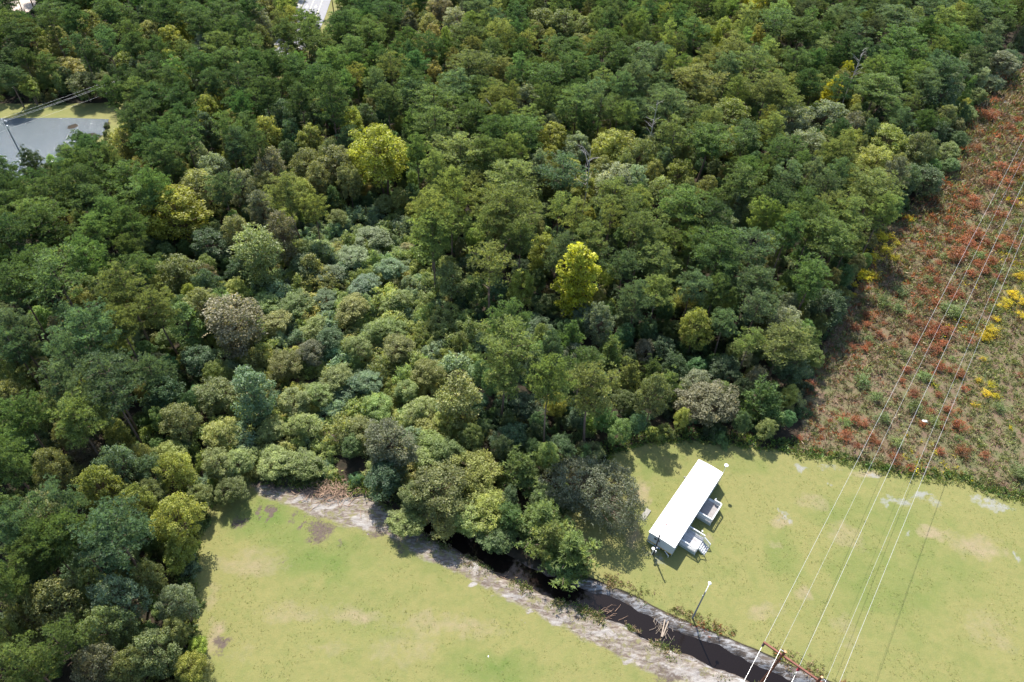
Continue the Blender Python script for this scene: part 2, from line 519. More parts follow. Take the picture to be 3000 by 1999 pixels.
B -64.4 136.6 6.9 13.5 gy 8 7 0
B -53.4 159.3 7.6 13.4 yg 25 5 0
B -46.7 152.3 7.4 13.6 ol 25 6 0
B 20.8 153.8 6.2 11.7 ol 27 5 -1
B -116.9 205.5 7.5 11.5 gb 24 4 -1
B -46.6 57.0 4.5 6.0 ol 22 5 1
B -41.8 36.0 3.8 8.0 ol 21 5 0
B -76.0 165.5 6.3 13.4 ol 8 2 -1
B 33.4 165.8 6.4 11.5 ol 27 6 0
B 47.0 131.6 5.5 11.5 gy 29 2 0
B -38.9 105.6 5.9 4.0 tb 11 4 -1
B 25.9 152.7 5.9 13.2 ol 27 6 2
B 70.5 172.8 6.4 10.6 gy 28 4 1
B 119.5 188.4 8.2 9.0 gb 16 5 -1
B -37.7 89.1 5.3 6.0 br 11 5 -1
B -54.4 140.8 5.6 10.6 ol 25 5 1
B -142.0 228.1 9.1 14.5 go 30 1 1
B -124.0 209.2 8.7 9 yg 30 0 -1
B -119.8 221.7 8.9 14.6 ol 24 4 -1
B -112.0 217.3 8.8 14.9 yg 24 4 0
B -89.8 236.9 9.4 14.8 gy 4 4 0
B -91.6 254.3 9.9 13.1 ol 4 4 0
B -83.6 170.6 7.4 14.9 yg 8 2 -1
B -80.5 160.9 7.2 15.0 gb 8 2 -1
B -31.0 234.1 7.8 13.2 go 31 4 1
B 88.3 150.3 5.7 13.7 ol 28 7 1
B 0.7 187.0 7.8 14.6 gy 32 2 -1
B -44.8 168.9 7.3 14.2 yg 25 0 -1
B 27.8 145.5 6.6 14.6 gy 27 6 0
B 51.2 138.3 6.4 13.8 gy 29 2 1
B 14.6 70.5 4.6 3.0 lg 13 2 -1
B -57.5 112.0 5.8 7.0 gb 10 2 -1
B -56.8 106.1 5.6 6.0 yg 10 2 -1
B -52.6 55.7 4.1 9.0 ol 35 1 -1
B 134.5 215.3 7.2 12.2 gy 16 4 -1
B 52.9 220.5 7.3 11.2 ol 27 1 -1
B 97.4 210.0 7.0 14.1 ol 26 0 -1
B 19.6 248.4 7.9 13.0 ol 31 0 3
B -60.4 164.4 5.9 11.8 gb 25 4 0
B 43.1 167.3 5.9 12.4 ol 27 7 1
B 119.7 178.5 7.5 7.0 lg 38 3 -1
B -35.5 229.1 7.3 12.1 ol 31 4 2
B 18.0 238.9 7.5 10.7 ol 31 7 4
B 55.9 171.2 5.9 12.6 yg 27 7 -1
B 8.1 159.5 5.7 10.8 yg 32 0 0
B -88.6 139.0 5.1 13.9 go 7 3 -1
B -149.0 201.9 7.9 9 go 30 4 -1
B -57.1 174.0 7.1 13.1 gb 25 3 -1
B 99.0 164.9 5.7 10.6 ol 28 7 0
B 61.2 253.7 7.7 12.4 yg 34 5 -1
B 6.3 184.4 6.1 13.2 gy 32 1 1
B -58.6 155.5 5.4 11.1 gb 25 5 -1
B -23.8 238.5 7.3 11.7 ol 31 5 0
B 39.8 142.1 5.1 13.6 ol 27 6 5
B -35.2 265.8 7.8 10.9 ol 31 4 0
B 3.6 239.1 7.2 13.4 ol 31 7 2
B -81.1 234.2 7.0 11.7 gy 4 5 -1
B -99.4 243.4 7.2 12.0 gy 24 1 -1
B 33.2 151.3 5.2 12.8 ol 27 6 3
B 157.5 230.3 8.4 6.0 gy 16 2 -1
B 52.9 213.9 6.5 13.7 yg 27 1 -1
B 148.5 225.0 6.8 10.9 gy 16 3 0
B -40.3 152.7 5.2 12.4 yb 9 4 -1
B -108.6 206.4 6.4 12.0 yg 24 4 1
B 7.7 172.1 5.6 13.5 gy 32 1 0
B -123.8 256.3 7.4 12.1 gb 24 3 1
B -39.2 160.4 5.3 11.7 gb 9 3 -1
B -109.5 183.1 5.8 11.9 ol 1 0 -1
B 93.7 186.5 5.8 13.7 ol 28 2 -1
B -37.1 156.2 5.2 13.5 gb 9 4 -1
B 62.9 278.2 7.8 12.0 ol 34 4 -1
B 4.6 151.4 5.0 14.1 gy 32 0 0
B 74.7 245.5 7.1 11.9 ol 34 7 2
B -57.8 265.9 7.5 12.3 ol 4 0 0
B -33.4 242.2 8.4 13.5 go 31 4 2
B -31.7 258.8 8.8 14.2 br 31 4 -1
B -42.5 173.6 6.6 13.0 gb 25 0 -1
B 68.3 248.3 8.5 14.7 yg 34 6 0
B 85.6 277.9 9.3 14.7 ye 34 0 -1
B 94.0 155.1 6.1 14.5 br 28 7 -1
B 45.0 143.5 5.8 13.6 ol 27 7 2
B 25.6 93.9 4.7 6.0 br 29 5 -1
B 11.7 90.3 4.6 8.0 gy 23 2 -1
B -145.5 214.2 7.6 14.2 go 30 2 -1
B -100.4 193.4 5.9 12.4 yg 24 5 1
B 19.4 283.4 7.8 10.7 ol 31 0 2
B 89.6 173.1 5.5 12.4 yg 28 6 -1
B 143.5 228.4 6.6 13.4 gy 16 3 1
B 98.0 188.1 5.8 10.7 ol 28 1 -1
B -125.1 243.3 6.9 10.7 gb 24 3 0
B 81.4 262.3 7.3 11.3 ol 34 7 1
B -34.1 279.7 7.6 10.5 go 31 4 0
B -24.7 195.0 5.8 10.6 yg 9 1 -1
B -32.0 158.2 5.0 11.3 gb 9 0 -1
B -101.7 163.7 5.1 12.6 ol 2 0 -1
B 169.4 246.8 8.3 9.0 gb 16 2 -1
B 146.6 219.1 7.6 6.0 lg 16 4 -1
B 124.1 194.5 6.9 11.0 ol 16 4 -1
B 128.3 195.1 7.0 7.0 ol 16 5 -1
B -25.8 68.5 3.9 5.0 mg 12 2 -1
B 89.1 167.3 5.1 13.7 ol 28 6 -1
B 8.2 226.4 6.3 12.5 ol 31 7 3
B -97.8 265.2 7.1 11.5 ol 4 4 1
B 16.6 255.1 6.8 12.5 ol 31 0 1
B 75.7 256.4 6.8 11.4 yg 34 7 -1
B -161.9 249.1 6.6 10.6 go 18 0 -1
B -143.9 190.0 6.6 9 yg 30 4 -1
B -123.9 194.2 6.7 9 ol 30 0 1
B -41.3 220.9 6.1 12.3 ol 4 7 -1
B -106.6 202.1 5.7 10.9 yg 24 5 0
B -35.9 250.2 6.6 11.5 ol 31 4 1
B -96.9 259.9 6.8 13.5 gy 4 4 1
B -98.4 207.3 5.7 11.5 yg 24 6 0
B -108.5 260.1 6.6 13.8 ol 24 1 -1
B 2.2 244.8 6.3 12.2 ol 31 7 0
B 137.4 206.0 6.8 6.0 lg 16 5 -1
B 66.7 236.8 6.2 11.8 yg 34 6 1
B 78.7 192.0 5.3 11.5 ol 26 5 -1
B -22.4 214.8 5.7 12.9 ol 31 5 1
B 22.4 253.7 6.5 12.1 ol 31 0 4
B 78.9 269.5 6.7 12.8 ol 34 7 0
B -27.2 203.5 6.5 13.1 go 9 1 -1
B -42.1 132.8 5.0 6.0 ol 9 5 -1
B 47.6 232.1 7.1 14.6 yg 27 2 -1
B 94.5 176.8 5.8 14.3 gb 28 0 0
B 36.0 155.1 5.4 14.3 gb 27 6 -1
B 56.1 108.0 4.4 8.0 gy 29 0 1
B -31.8 224.9 5.8 12.0 go 31 5 -1
B -38.1 224.7 5.7 12.7 ol 4 0 1
B -30.9 220.4 5.6 14.1 ol 31 5 2
B -87.1 227.7 5.8 12.8 ol 24 0 -1
B -83.1 143.7 5.0 13.2 lg 8 4 -1
B -127.0 234.5 7.0 14.9 gb 24 3 2
B -123.7 251.0 6.1 12.2 yg 24 3 -1
B -92.8 270.1 6.5 11.5 gy 4 3 -1
B 92.3 275.2 6.6 11.3 ol 34 0 -1
B -40.9 260.4 6.3 11.3 go 31 4 3
V 125.5 203.2 9.5 15.0 gb 16 4 -1
L 12.1 104.9 8.1 20.0 ye 0 6 -1
Y 11.2 92.7 7.5 11.0 mg 23 2 -1
Y 18.3 90.3 7.4 10.0 lg 23 1 -1
Y 22.2 85.3 5.5 9.0 lg 23 0 -1
Y 25.6 86.7 5.0 8.0 mg 29 5 -1
Y 29.0 83.7 6.1 8.0 lg 29 5 -1
Y 44.8 81.2 9.2 9.0 mg 14 2 -1
V -8.3 75.2 7.7 14.0 ol 33 7 -1
Y 2.2 64.4 8.3 8.0 lg 13 4 -1
Y 5.8 55.8 8.8 8.0 lg 13 5 -1
Y 0.9 55.9 6.9 7.0 mg 6 3 -1
Y 9.6 51.0 8.9 8.0 lg 6 1 -1
Y 6.6 52.1 7.6 8.0 lg 6 2 -1
Y 10.7 49.6 5.8 6.0 mg 6 1 -1
O 13.8 60.9 13.8 9.0 oa 13 0 -1
V -52.8 111.6 9.4 16.0 ol 10 2 -1
V -50.1 118.8 5.9 15.0 br 8 7 -1
V -51.1 90.7 9.8 15.0 br 10 3 -1
V -60.6 91.7 5.7 12.0 mg 10 4 -1
V -42.9 74.7 7.2 13.0 bg 10 6 -1"""
FAR = """B -112.9 230.5 5.8 14.5 yg
B -113.0 200.1 4.2 14.8 br
B -100.1 212.2 4.9 14.5 br
P -141.1 197.5 6.2 12.5 dg
P -121.3 198.6 6.6 20.2 dg
P -96.7 185.2 5.8 18.5 mg
P -76.5 230.3 7.4 17.8 lg
P -108.1 132.4 5.4 18.6 dg
B -79.6 151.2 4.7 13.1 gy
B -40.3 244.4 6.3 13.8 br
B -26.3 228.4 5.0 14.6 yg
P -2.8 177.6 4.9 19.3 lg
P 27.3 236.4 8.1 19.5 dg
P 37.6 237.9 6.1 19.4 mg
P -24.5 145.5 5.7 19.1 mg
P 38.2 242.9 6.2 18.3 dg
P 28.9 241.5 7.2 19.5 mg
P 46.0 229.0 4.9 19.8 lg
P 72.4 236.1 6.1 18.6 lg
B 100.7 215.9 5.8 14.4 ye
B 93.0 203.9 5.5 14.5 ye
P 53.2 124.3 4.5 19.2 lg
P 153.5 250.3 8.1 19.3 mg
P 180.7 272.9 8.7 19.1 mg
B 118.8 173.5 5.2 5.0 mg
B 127.1 188.1 5.5 6.0 gb
P 51.6 125.5 3.9 19.3 lg
B -39.5 35.4 2.6 4.0 yg
B -37.5 32.6 2.5 4.0 ol
P 201.3 359.7 6.8 19.3 mg
P 262.5 374.9 7.3 15.6 mg
P 2.2 204.5 6.9 14.9 mg
P 159.3 303.9 6.2 16.7 bg
P 121.6 215.9 6.2 15.6 mg
P -183.6 289.9 7.7 15.7 dg
P -78.9 320.1 5.5 14.9 dg
P 236.3 368.4 6.6 18.1 bg
B -29.9 300.8 7.1 11.2 ol
B 62.1 330.3 6.3 12.7 ol
B 0.9 310.7 7.5 12.3 ol
P -55.0 306.4 6.4 14.3 dg
B 3.4 325.2 6.9 12.3 ol
B -6.2 272.0 6.3 12.5 ol
P 151.5 241.3 5.7 15.4 mg
P 34.7 303.1 8.5 17.8 mg
P -117.1 283.6 7.5 18.1 dg
P 171.5 366.0 8.1 14.9 bg
P 159.2 320.2 8.2 17.1 lg
P -49.3 183.5 6.3 17.1 mg
P 120.2 351.5 8.0 15.7 mg
P 37.7 275.4 7.6 17.6 dg
P -155.4 266.3 7.2 14.4 dg
P 203.3 300.7 8.1 16.7 mg
P -6.7 295.5 5.6 18.0 bg
B -110.5 265.7 5.4 12.9 ol
B 14.5 330.2 6.1 13.2 ol
P 152.6 332.6 7.7 16.3 bg
P -190.5 297.9 5.6 15.2 dg
P -50.8 252.3 7.5 16.0 dg
P 99.1 265.4 6.5 16.6 bg
P 42.9 263.0 5.6 18.8 mg
P 226.7 345.9 8.0 15.1 mg
P 25.3 341.3 8.2 17.9 dg
P -171.2 197.2 7.7 17.9 mg
P 119.9 263.4 7.8 15.2 bg
P -3.0 305.1 8.2 16.8 bg
P 210.9 341.5 6.3 16.3 mg
P 57.5 277.2 6.1 15.4 mg
P -161.8 212.3 7.4 16.5 dg
P 39.8 338.4 7.0 17.2 dg
B -64.2 28.6 5.4 10.5 ol
P 101.9 226.4 7.6 18.8 mg
P -106.8 96.1 7.2 15.0 dg
P 241.1 373.9 5.8 18.2 mg
P -8.8 325.4 6.9 17.8 bg
P 159.8 342.3 8.4 17.7 bg
P -10.7 247.4 5.7 17.8 lg
P -137.9 251.9 7.6 18.3 dg
P 67.0 337.2 6.6 18.2 mg
P 221.2 315.5 7.2 15.9 mg
P 179.0 263.1 5.7 18.2 mg
P 11.0 260.6 8.4 18.5 mg
P 145.9 340.3 5.8 18.4 bg
P 187.1 281.0 7.6 15.3 mg
P -140.3 261.6 5.6 17.2 dg
P -98.5 300.6 7.6 16.1 mg
P 80.0 323.3 6.1 15.7 lg
P 187.0 350.0 6.4 16.9 bg
P -44.5 318.7 7.0 14.4 dg
P -210.6 299.9 6.7 18.1 mg
P 228.2 365.1 6.9 16.7 bg
P 22.3 191.0 6.8 18.3 mg
P 217.7 282.4 6.4 19.0 bg
P 61.7 342.7 6.7 14.3 mg
P 136.6 309.1 6.6 18.1 mg
P -203.0 246.5 6.5 18.6 dg
P 36.6 260.5 6.2 14.8 mg
P 38.7 317.7 6.4 15.6 dg
P -75.0 304.2 8.2 15.1 dg
P 31.6 326.9 7.8 15.4 mg
P 56.1 308.5 6.8 16.4 mg
P 207.4 295.4 6.4 15.7 mg
P 173.3 315.6 6.1 14.4 lg
P 108.5 248.5 6.4 17.1 bg
P -29.8 309.8 6.8 15.9 bg
B 68.4 296.3 7.1 13.3 ol
P 164.1 283.6 8.4 15.0 bg
P 259.3 386.4 6.5 18.6 mg
P 102.4 270.9 7.2 16.5 mg
P -161.5 197.5 7.9 18.4 dg
P 190.8 358.0 6.1 16.2 bg
P -116.2 247.5 8.2 19.3 dg
P -4.0 265.8 6.2 19.1 dg
P -25.9 218.6 5.9 14.3 dg
P 238.7 326.6 7.0 19.1 mg
P -156.3 192.2 5.5 18.4 dg
P -66.4 279.5 7.8 15.3 mg
P 197.5 287.0 7.1 14.5 mg
P -147.8 316.0 8.5 15.6 dg
P -66.1 198.1 5.8 16.1 mg
P -46.7 246.9 5.5 18.2 dg
P -216.0 304.1 7.9 14.4 dg
P 75.0 287.8 8.4 18.7 mg
P 82.8 221.0 5.7 15.4 dg
P -36.4 304.0 5.5 16.9 dg
P 88.5 254.9 8.1 19.1 lg
P 44.6 288.4 6.1 16.4 dg
P 215.9 344.4 8.2 16.2 mg
P -52.1 327.4 8.2 15.0 dg
P -155.7 275.5 6.8 19.2 dg
P -94.3 277.1 5.9 16.1 lg
B 83.6 353.7 5.4 11.1 ol
P -129.8 273.7 5.7 17.8 dg
P -10.9 238.6 7.7 16.8 bg
P 161.0 295.6 5.7 16.1 lg
P -21.7 256.7 5.5 18.2 bg
P 140.1 291.8 6.2 17.9 mg
P -56.5 274.2 7.6 18.8 dg
P 27.1 297.9 7.2 16.5 mg
P -112.8 105.4 7.5 19.0 dg
P -187.2 305.7 7.2 15.7 dg
P 111.2 263.0 8.0 16.2 bg
P -162.9 269.2 7.2 14.5 dg
P 54.6 272.4 5.9 18.8 dg
P 104.1 351.6 8.4 15.6 lg
P 69.4 347.8 7.0 15.0 mg
P 166.7 334.6 6.3 18.5 bg
P 98.7 259.0 8.2 18.5 bg
P 192.3 331.4 7.2 14.3 mg
P 96.1 217.3 5.9 17.9 dg
P -173.7 229.4 5.6 17.9 mg
P -20.3 307.7 8.4 17.7 bg
P 266.5 370.5 5.9 18.1 bg
P 173.5 355.6 8.3 15.9 bg
P -148.9 283.4 6.8 17.2 bg
P 37.4 309.3 6.8 18.6 dg
P -75.8 279.7 7.4 18.0 mg
P 138.5 273.6 6.8 19.1 bg
P 71.6 276.2 6.9 18.5 bg
P -101.0 98.5 6.1 16.9 dg
P -95.6 306.1 6.6 17.5 dg
P 91.2 338.8 6.8 19.0 lg
P -1.4 294.6 7.4 16.6 bg
P 177.8 327.3 7.2 15.5 lg
P -106.6 244.8 7.6 17.0 dg
P -118.8 266.2 7.4 16.8 dg
B 6.2 310.6 5.2 11.6 ol
P 162.6 311.9 6.4 16.2 bg
P 147.8 302.1 7.5 16.4 mg
P 252.2 361.4 6.0 15.1 mg
P -224.6 284.9 6.7 17.6 mg
P -7.9 318.2 7.4 19.0 bg
P 154.1 366.9 5.8 16.6 bg
B -37.9 274.6 6.4 11.6 gy
P 32.5 287.6 5.6 18.3 mg
P 206.6 362.4 5.6 18.8 mg
P 29.9 229.9 5.8 16.1 mg
P -140.0 297.7 8.2 17.8 dg
P -48.8 261.9 5.9 19.2 dg
P -2.3 210.1 6.9 18.2 mg
B -129.5 318.1 6.2 13.0 ol
P 129.5 288.0 7.6 18.7 bg
B -24.4 313.4 5.3 12.8 ol
P -62.5 248.3 7.9 17.5 mg
P -49.1 288.9 7.6 19.1 mg
P -154.8 247.4 7.6 16.6 dg
P 98.4 341.7 7.7 18.8 lg
P 202.3 312.0 7.7 16.1 mg
P 233.9 314.7 6.9 19.0 bg
P 151.1 348.0 6.4 18.4 lg
P 225.1 333.3 6.7 15.9 bg
P 138.5 259.5 8.0 17.3 lg
P 220.9 338.7 8.3 15.7 mg
P 14.0 303.9 8.3 14.7 bg
P 88.7 263.5 7.0 14.7 lg
P 75.4 212.5 6.7 15.3 lg
P -132.9 256.2 7.1 19.4 dg
P 169.6 326.2 8.2 16.2 bg
P 7.6 283.7 6.7 16.6 mg
P 6.3 276.2 5.5 17.8 bg
P 158.5 361.6 8.1 17.7 lg
P 138.9 327.9 6.5 16.0 bg
P -178.7 231.6 5.6 16.8 mg
P -164.3 254.1 6.9 14.4 dg
P 146.6 286.5 5.9 18.9 lg
P -18.7 283.3 7.8 18.8 bg
P 112.1 357.2 7.8 15.6 lg
P 252.9 379.3 7.8 15.8 mg
B -93.4 79.1 7.3 12.3 ol
P -209.5 254.3 8.1 18.0 dg
B -27.5 327.5 7.1 10.5 gy
P 9.9 269.2 8.3 15.9 mg
P 96.0 328.1 8.4 16.7 mg
P -145.2 262.9 7.3 15.3 dg
P -174.5 281.1 7.4 17.8 dg
P 34.8 266.0 7.5 17.5 mg
P -120.2 313.7 6.6 18.5 dg
P -14.7 174.7 5.9 16.5 mg
P 206.2 317.7 7.7 17.4 mg
P 195.7 279.3 5.7 16.3 bg
P 157.2 290.8 6.6 17.4 lg
P 59.9 314.1 8.3 17.9 mg
P 131.9 352.0 6.8 16.7 mg
P -34.4 291.6 7.5 17.0 dg
P 58.5 298.3 8.1 15.0 dg
P -16.3 292.8 8.4 18.4 dg
P 31.4 252.0 7.6 19.2 dg
P 33.8 234.9 5.5 19.3 mg
P -155.3 291.9 6.8 14.6 dg
P 215.6 364.8 6.1 16.5 bg
B 9.7 322.4 8.0 10.9 ol
P -47.7 189.9 6.3 17.0 lg
P 128.5 333.6 7.7 18.4 bg
P -199.8 302.9 5.7 16.4 mg
P -194.2 288.7 6.2 16.8 mg
P 128.3 239.2 6.2 16.9 mg
P 74.8 266.4 6.1 15.5 lg
P 191.8 346.3 8.1 16.7 bg
P 77.3 333.8 5.7 15.7 mg
P 11.3 295.0 8.0 16.2 dg
P 179.4 370.1 7.3 18.1 bg
B 111.5 310.1 5.9 11.4 ol
B 18.8 308.7 6.5 13.1 ol
P -148.5 295.1 7.6 17.2 dg
P 79.7 203.2 6.3 14.6 lg
P -71.9 206.8 5.8 14.8 mg
P 27.9 258.6 8.4 17.4 mg
P 243.5 350.1 7.3 15.9 mg
P -63.6 308.9 7.0 18.9 dg
P 45.2 305.5 6.5 14.9 dg
B 183.5 266.5 5.7 12.6 gb
P 123.8 309.3 8.2 17.3 mg
P 243.7 367.9 5.6 15.0 mg
B 12.1 313.6 6.4 14.0 ol
P 40.8 301.7 5.9 18.0 dg
P 268.6 385.6 5.7 18.6 mg
P -44.3 23.0 6.2 16.1 mg
P -11.2 337.2 5.7 18.7 bg
P 214.5 315.1 7.2 17.0 mg
P 104.9 317.9 7.3 15.5 lg
P 234.1 376.7 8.4 15.2 mg
P 89.4 220.4 7.6 15.6 dg
P 92.4 315.5 6.6 18.5 mg
P -144.0 244.7 8.2 19.2 dg
P -131.4 290.2 7.1 15.6 dg
P 117.1 249.9 6.3 18.6 mg
P -168.1 279.1 6.9 17.0 dg
P -190.9 279.0 7.6 16.5 mg
P 53.5 257.3 8.0 15.3 mg
P 174.6 287.6 5.7 16.2 mg
P -179.4 224.7 6.3 15.1 dg
P -189.1 228.5 6.8 19.0 dg
P 4.7 293.6 5.7 16.0 dg
B -11.4 297.7 7.1 12.9 ol
P -46.5 195.8 7.0 14.3 mg
B -12.7 309.9 6.9 11.7 gy
P -155.0 308.8 6.4 16.7 dg
P 158.6 262.9 7.2 17.7 mg
P 155.1 310.8 7.4 15.2 bg
P -57.5 215.8 6.0 18.3 mg
P 186.4 312.7 6.1 17.8 bg
P -142.2 303.9 6.7 15.2 dg
B -23.0 279.4 5.7 13.9 gy
P -159.5 284.0 8.4 17.8 dg
P -151.2 300.8 5.9 18.7 dg
P 29.0 312.0 6.7 15.5 dg
P -16.0 277.5 8.1 16.4 dg
P -65.6 298.1 6.0 14.8 dg
P 75.0 350.5 6.2 15.3 dg
P 178.1 338.4 7.6 15.5 bg
P -13.8 231.2 6.2 19.0 lg
B -82.5 62.8 7.3 12.8 ol
P 118.9 301.2 7.1 15.4 mg
P -173.6 257.0 7.0 16.6 mg
P -214.2 263.4 7.4 17.9 mg
P 80.8 342.2 7.8 18.3 mg
P 91.4 296.9 7.4 16.0 dg
P -50.8 243.3 6.4 16.5 bg
P 117.6 269.5 8.3 15.4 mg
P -178.2 286.3 8.2 16.4 dg
P 210.2 309.3 5.5 17.5 mg
P 159.6 278.0 7.6 18.6 bg
P 52.2 247.2 6.0 16.4 dg
B -144.2 278.5 7.1 12.5 gb
P 263.8 381.6 6.5 15.0 bg
B -34.3 334.2 6.0 13.2 gy
P 56.4 286.7 5.8 17.0 mg
P 23.7 321.7 6.5 15.5 mg
P 13.0 274.8 7.1 19.1 bg
P 27.2 334.1 8.0 16.4 mg
P 142.6 321.0 7.0 17.4 bg
P -59.8 239.1 7.7 15.6 dg
P 91.6 209.8 5.8 14.9 mg
B -22.9 295.8 5.3 11.9 ol
P 243.7 342.3 8.4 14.5 mg
P -108.3 178.3 5.7 17.5 dg
P -169.3 227.3 5.7 15.2 dg
P 230.0 358.1 5.9 14.7 bg
P 221.8 373.7 7.7 16.5 mg
P 68.7 266.3 6.3 18.8 dg
P 72.3 300.1 6.0 19.2 mg
P 31.6 337.3 6.0 14.5 dg
P -186.3 283.2 6.7 14.4 dg
P 37.8 251.6 6.1 16.3 dg
P 111.5 331.1 7.4 17.4 lg
P 134.9 266.9 6.4 15.7 lg
P 177.3 320.9 6.8 17.3 mg
P 60.3 239.3 6.2 15.2 lg
P 234.0 346.9 6.3 19.4 mg
P 130.5 277.3 6.2 16.6 bg
P -168.9 272.1 6.9 18.1 dg
P 179.3 292.1 7.9 16.8 mg
P 226.6 324.4 7.0 14.9 bg
P 196.6 335.9 7.4 14.3 mg
P -123.0 289.2 8.3 17.2 dg
B -136.3 235.4 5.0 10.6 gb
B -17.4 264.4 5.0 14.3 ol
P 204.1 270.0 7.9 17.1 bg
P 169.4 311.4 7.7 17.0 bg
B 85.3 323.9 5.6 12.6 ol
P -55.1 259.5 5.5 19.2 mg
P 141.1 283.7 5.6 18.5 bg
P -71.8 285.7 6.1 19.2 dg
P 199.5 322.0 7.7 18.9 mg
P -27.4 291.3 8.3 16.6 dg
P -72.4 297.5 5.6 19.1 dg
P -137.8 308.8 6.6 16.9 dg
P 88.1 270.8 6.4 18.9 lg
P -172.8 263.4 5.6 18.5 mg
P 15.2 190.9 6.9 15.0 mg
P 31.3 343.8 7.0 15.3 mg
B -103.1 311.3 6.4 13.7 ol
P 112.6 336.1 5.6 18.4 lg
P 111.4 209.0 7.3 17.8 mg
P 203.0 329.2 6.6 18.6 mg
P 117.7 290.3 6.4 14.5 mg
P -176.4 213.4 5.6 19.3 dg
P -63.0 317.5 7.8 18.7 dg
P 227.4 371.0 7.9 17.4 bg
P -111.5 280.7 5.9 15.8 dg
P -27.4 283.0 6.1 17.4 mg
P 118.9 319.4 8.4 18.5 mg
P 141.4 341.9 6.2 16.9 bg
P -191.6 222.8 8.3 15.6 dg
P 218.5 308.6 6.2 16.0 mg
P -99.7 292.2 6.0 19.1 dg
P 162.2 251.1 8.1 16.9 bg
P -223.2 297.7 7.5 19.3 dg
B -44.9 267.8 5.2 12.5 ol
P 109.2 178.7 6.3 16.3 mg
P 141.2 336.4 5.9 19.3 bg
P 64.8 271.8 8.3 19.1 mg
P 215.8 371.0 5.6 17.9 bg
B -116.5 235.3 5.6 11.5 yg
P 48.7 211.0 6.0 15.6 mg
P 135.0 323.3 6.9 18.1 mg
P 146.6 233.8 6.0 18.8 bg
P 195.3 374.3 6.1 14.5 bg
P -150.6 233.6 7.3 18.5 dg
B -53.7 293.6 5.4 11.2 ol
P -12.3 287.8 7.9 18.3 bg
P -78.1 327.6 6.1 18.2 dg
P -202.0 255.7 6.4 16.3 mg
P -169.2 299.5 6.5 17.8 dg
P 196.5 363.5 8.1 17.5 bg
P -37.6 314.6 6.5 15.7 bg
P 49.5 296.9 7.5 15.2 mg
B -125.8 311.6 5.4 11.5 ol
P -59.7 289.4 5.7 14.6 dg
P 67.0 303.0 8.2 17.3 dg
P 71.3 334.5 5.6 14.7 mg
P 259.4 353.1 6.2 14.8 mg
P 194.5 298.1 8.5 18.6 mg
P 146.7 358.8 7.4 14.4 bg
P 2.7 341.1 5.6 16.8 bg
P -178.2 306.6 5.6 17.5 dg
P -111.8 238.9 7.1 14.3 dg
P -202.5 239.3 6.8 14.3 dg
P -32.2 199.9 7.1 17.5 dg
B -62.1 325.3 5.4 12.8 ol
P -184.9 272.9 6.0 14.7 dg
P -120.8 305.2 6.6 14.7 dg
P 104.7 279.4 5.7 17.1 mg
P 97.6 274.8 6.5 14.7 mg
P -39.8 211.7 6.3 15.2 dg
P -238.1 299.2 6.4 15.2 mg
P 90.5 306.3 6.9 19.0 mg
P -119.6 296.0 7.6 17.9 dg
P 202.0 367.2 7.0 17.5 bg
P -194.4 247.7 6.0 16.1 dg
P -129.5 301.6 7.5 14.8 dg
P 206.9 336.5 7.6 15.9 bg
B 95.1 289.9 6.2 12.2 ol
P -111.7 288.0 8.1 16.9 dg
P 179.7 348.2 5.5 18.4 bg
P -6.0 280.2 7.4 17.2 mg
P 132.3 358.0 5.7 17.6 mg
B 17.9 334.8 6.0 12.6 ol
B 106.5 298.8 7.0 13.1 ol
P -174.1 295.8 7.0 18.7 dg
P 104.8 292.4 6.4 16.6 lg
B -26.9 335.6 7.0 12.7 gy
P -44.9 226.0 5.8 18.2 dg
P 60.6 349.6 7.3 18.9 mg
P -150.5 262.9 6.0 14.9 dg
P 110.1 346.3 8.2 17.3 mg
P 43.4 268.9 7.3 16.3 mg
P 220.2 365.6 5.6 16.7 bg
B -15.9 269.6 6.3 12.8 ol
P 179.5 311.9 7.4 19.2 bg
P 202.7 289.4 6.2 15.0 mg
P -106.2 284.3 6.9 18.0 bg
P -131.7 308.7 7.8 16.6 dg
P 44.7 330.4 5.9 17.1 mg
P -16.5 327.0 7.7 18.1 dg
P 104.6 287.3 6.2 14.3 bg
P -174.7 237.7 7.8 17.7 dg
P 237.6 331.6 5.9 15.0 mg
P 126.4 352.0 6.6 18.1 bg
P 135.8 284.8 6.1 15.3 bg
P 40.7 284.3 6.6 17.1 mg
P 16.6 168.5 5.9 15.8 mg
B -0.7 286.7 6.8 11.2 ol
P -11.3 215.7 7.2 15.5 mg
P -165.4 287.0 5.7 16.1 dg
P -220.3 273.0 6.6 14.8 dg
P -48.5 313.1 7.3 14.4 dg
P -214.9 275.3 6.2 17.5 dg
P 160.1 335.2 6.0 16.7 bg
P 47.6 321.2 7.2 17.7 dg
P 47.3 243.4 7.0 16.8 mg
P 56.1 325.6 6.4 17.9 lg
P 40.0 347.2 5.9 18.3 dg
P 32.6 222.3 7.4 16.1 mg
P -120.8 272.7 7.6 19.2 dg
P 233.6 327.9 6.0 17.2 mg
P 274.5 382.0 5.8 14.8 mg
P 171.3 302.8 6.7 15.0 lg
P 133.5 340.6 5.7 17.4 mg
P 66.2 193.9 6.7 14.9 bg
P 236.9 340.6 7.1 15.3 mg
P -116.5 257.0 6.5 15.7 dg
P 151.4 339.8 6.4 16.0 bg
P 99.6 323.5 6.1 14.4 dg
P 198.7 349.1 6.4 18.0 mg
P -133.3 284.1 8.0 15.0 dg
P -143.5 312.4 6.0 16.4 dg
B -22.9 330.9 7.5 13.1 ol
B -104.7 316.9 7.5 13.5 ol
P 77.9 297.1 6.8 15.5 lg
P -161.5 224.1 6.0 14.3 dg
P 137.9 352.1 5.9 16.7 bg
P 114.0 226.3 7.7 16.0 bg
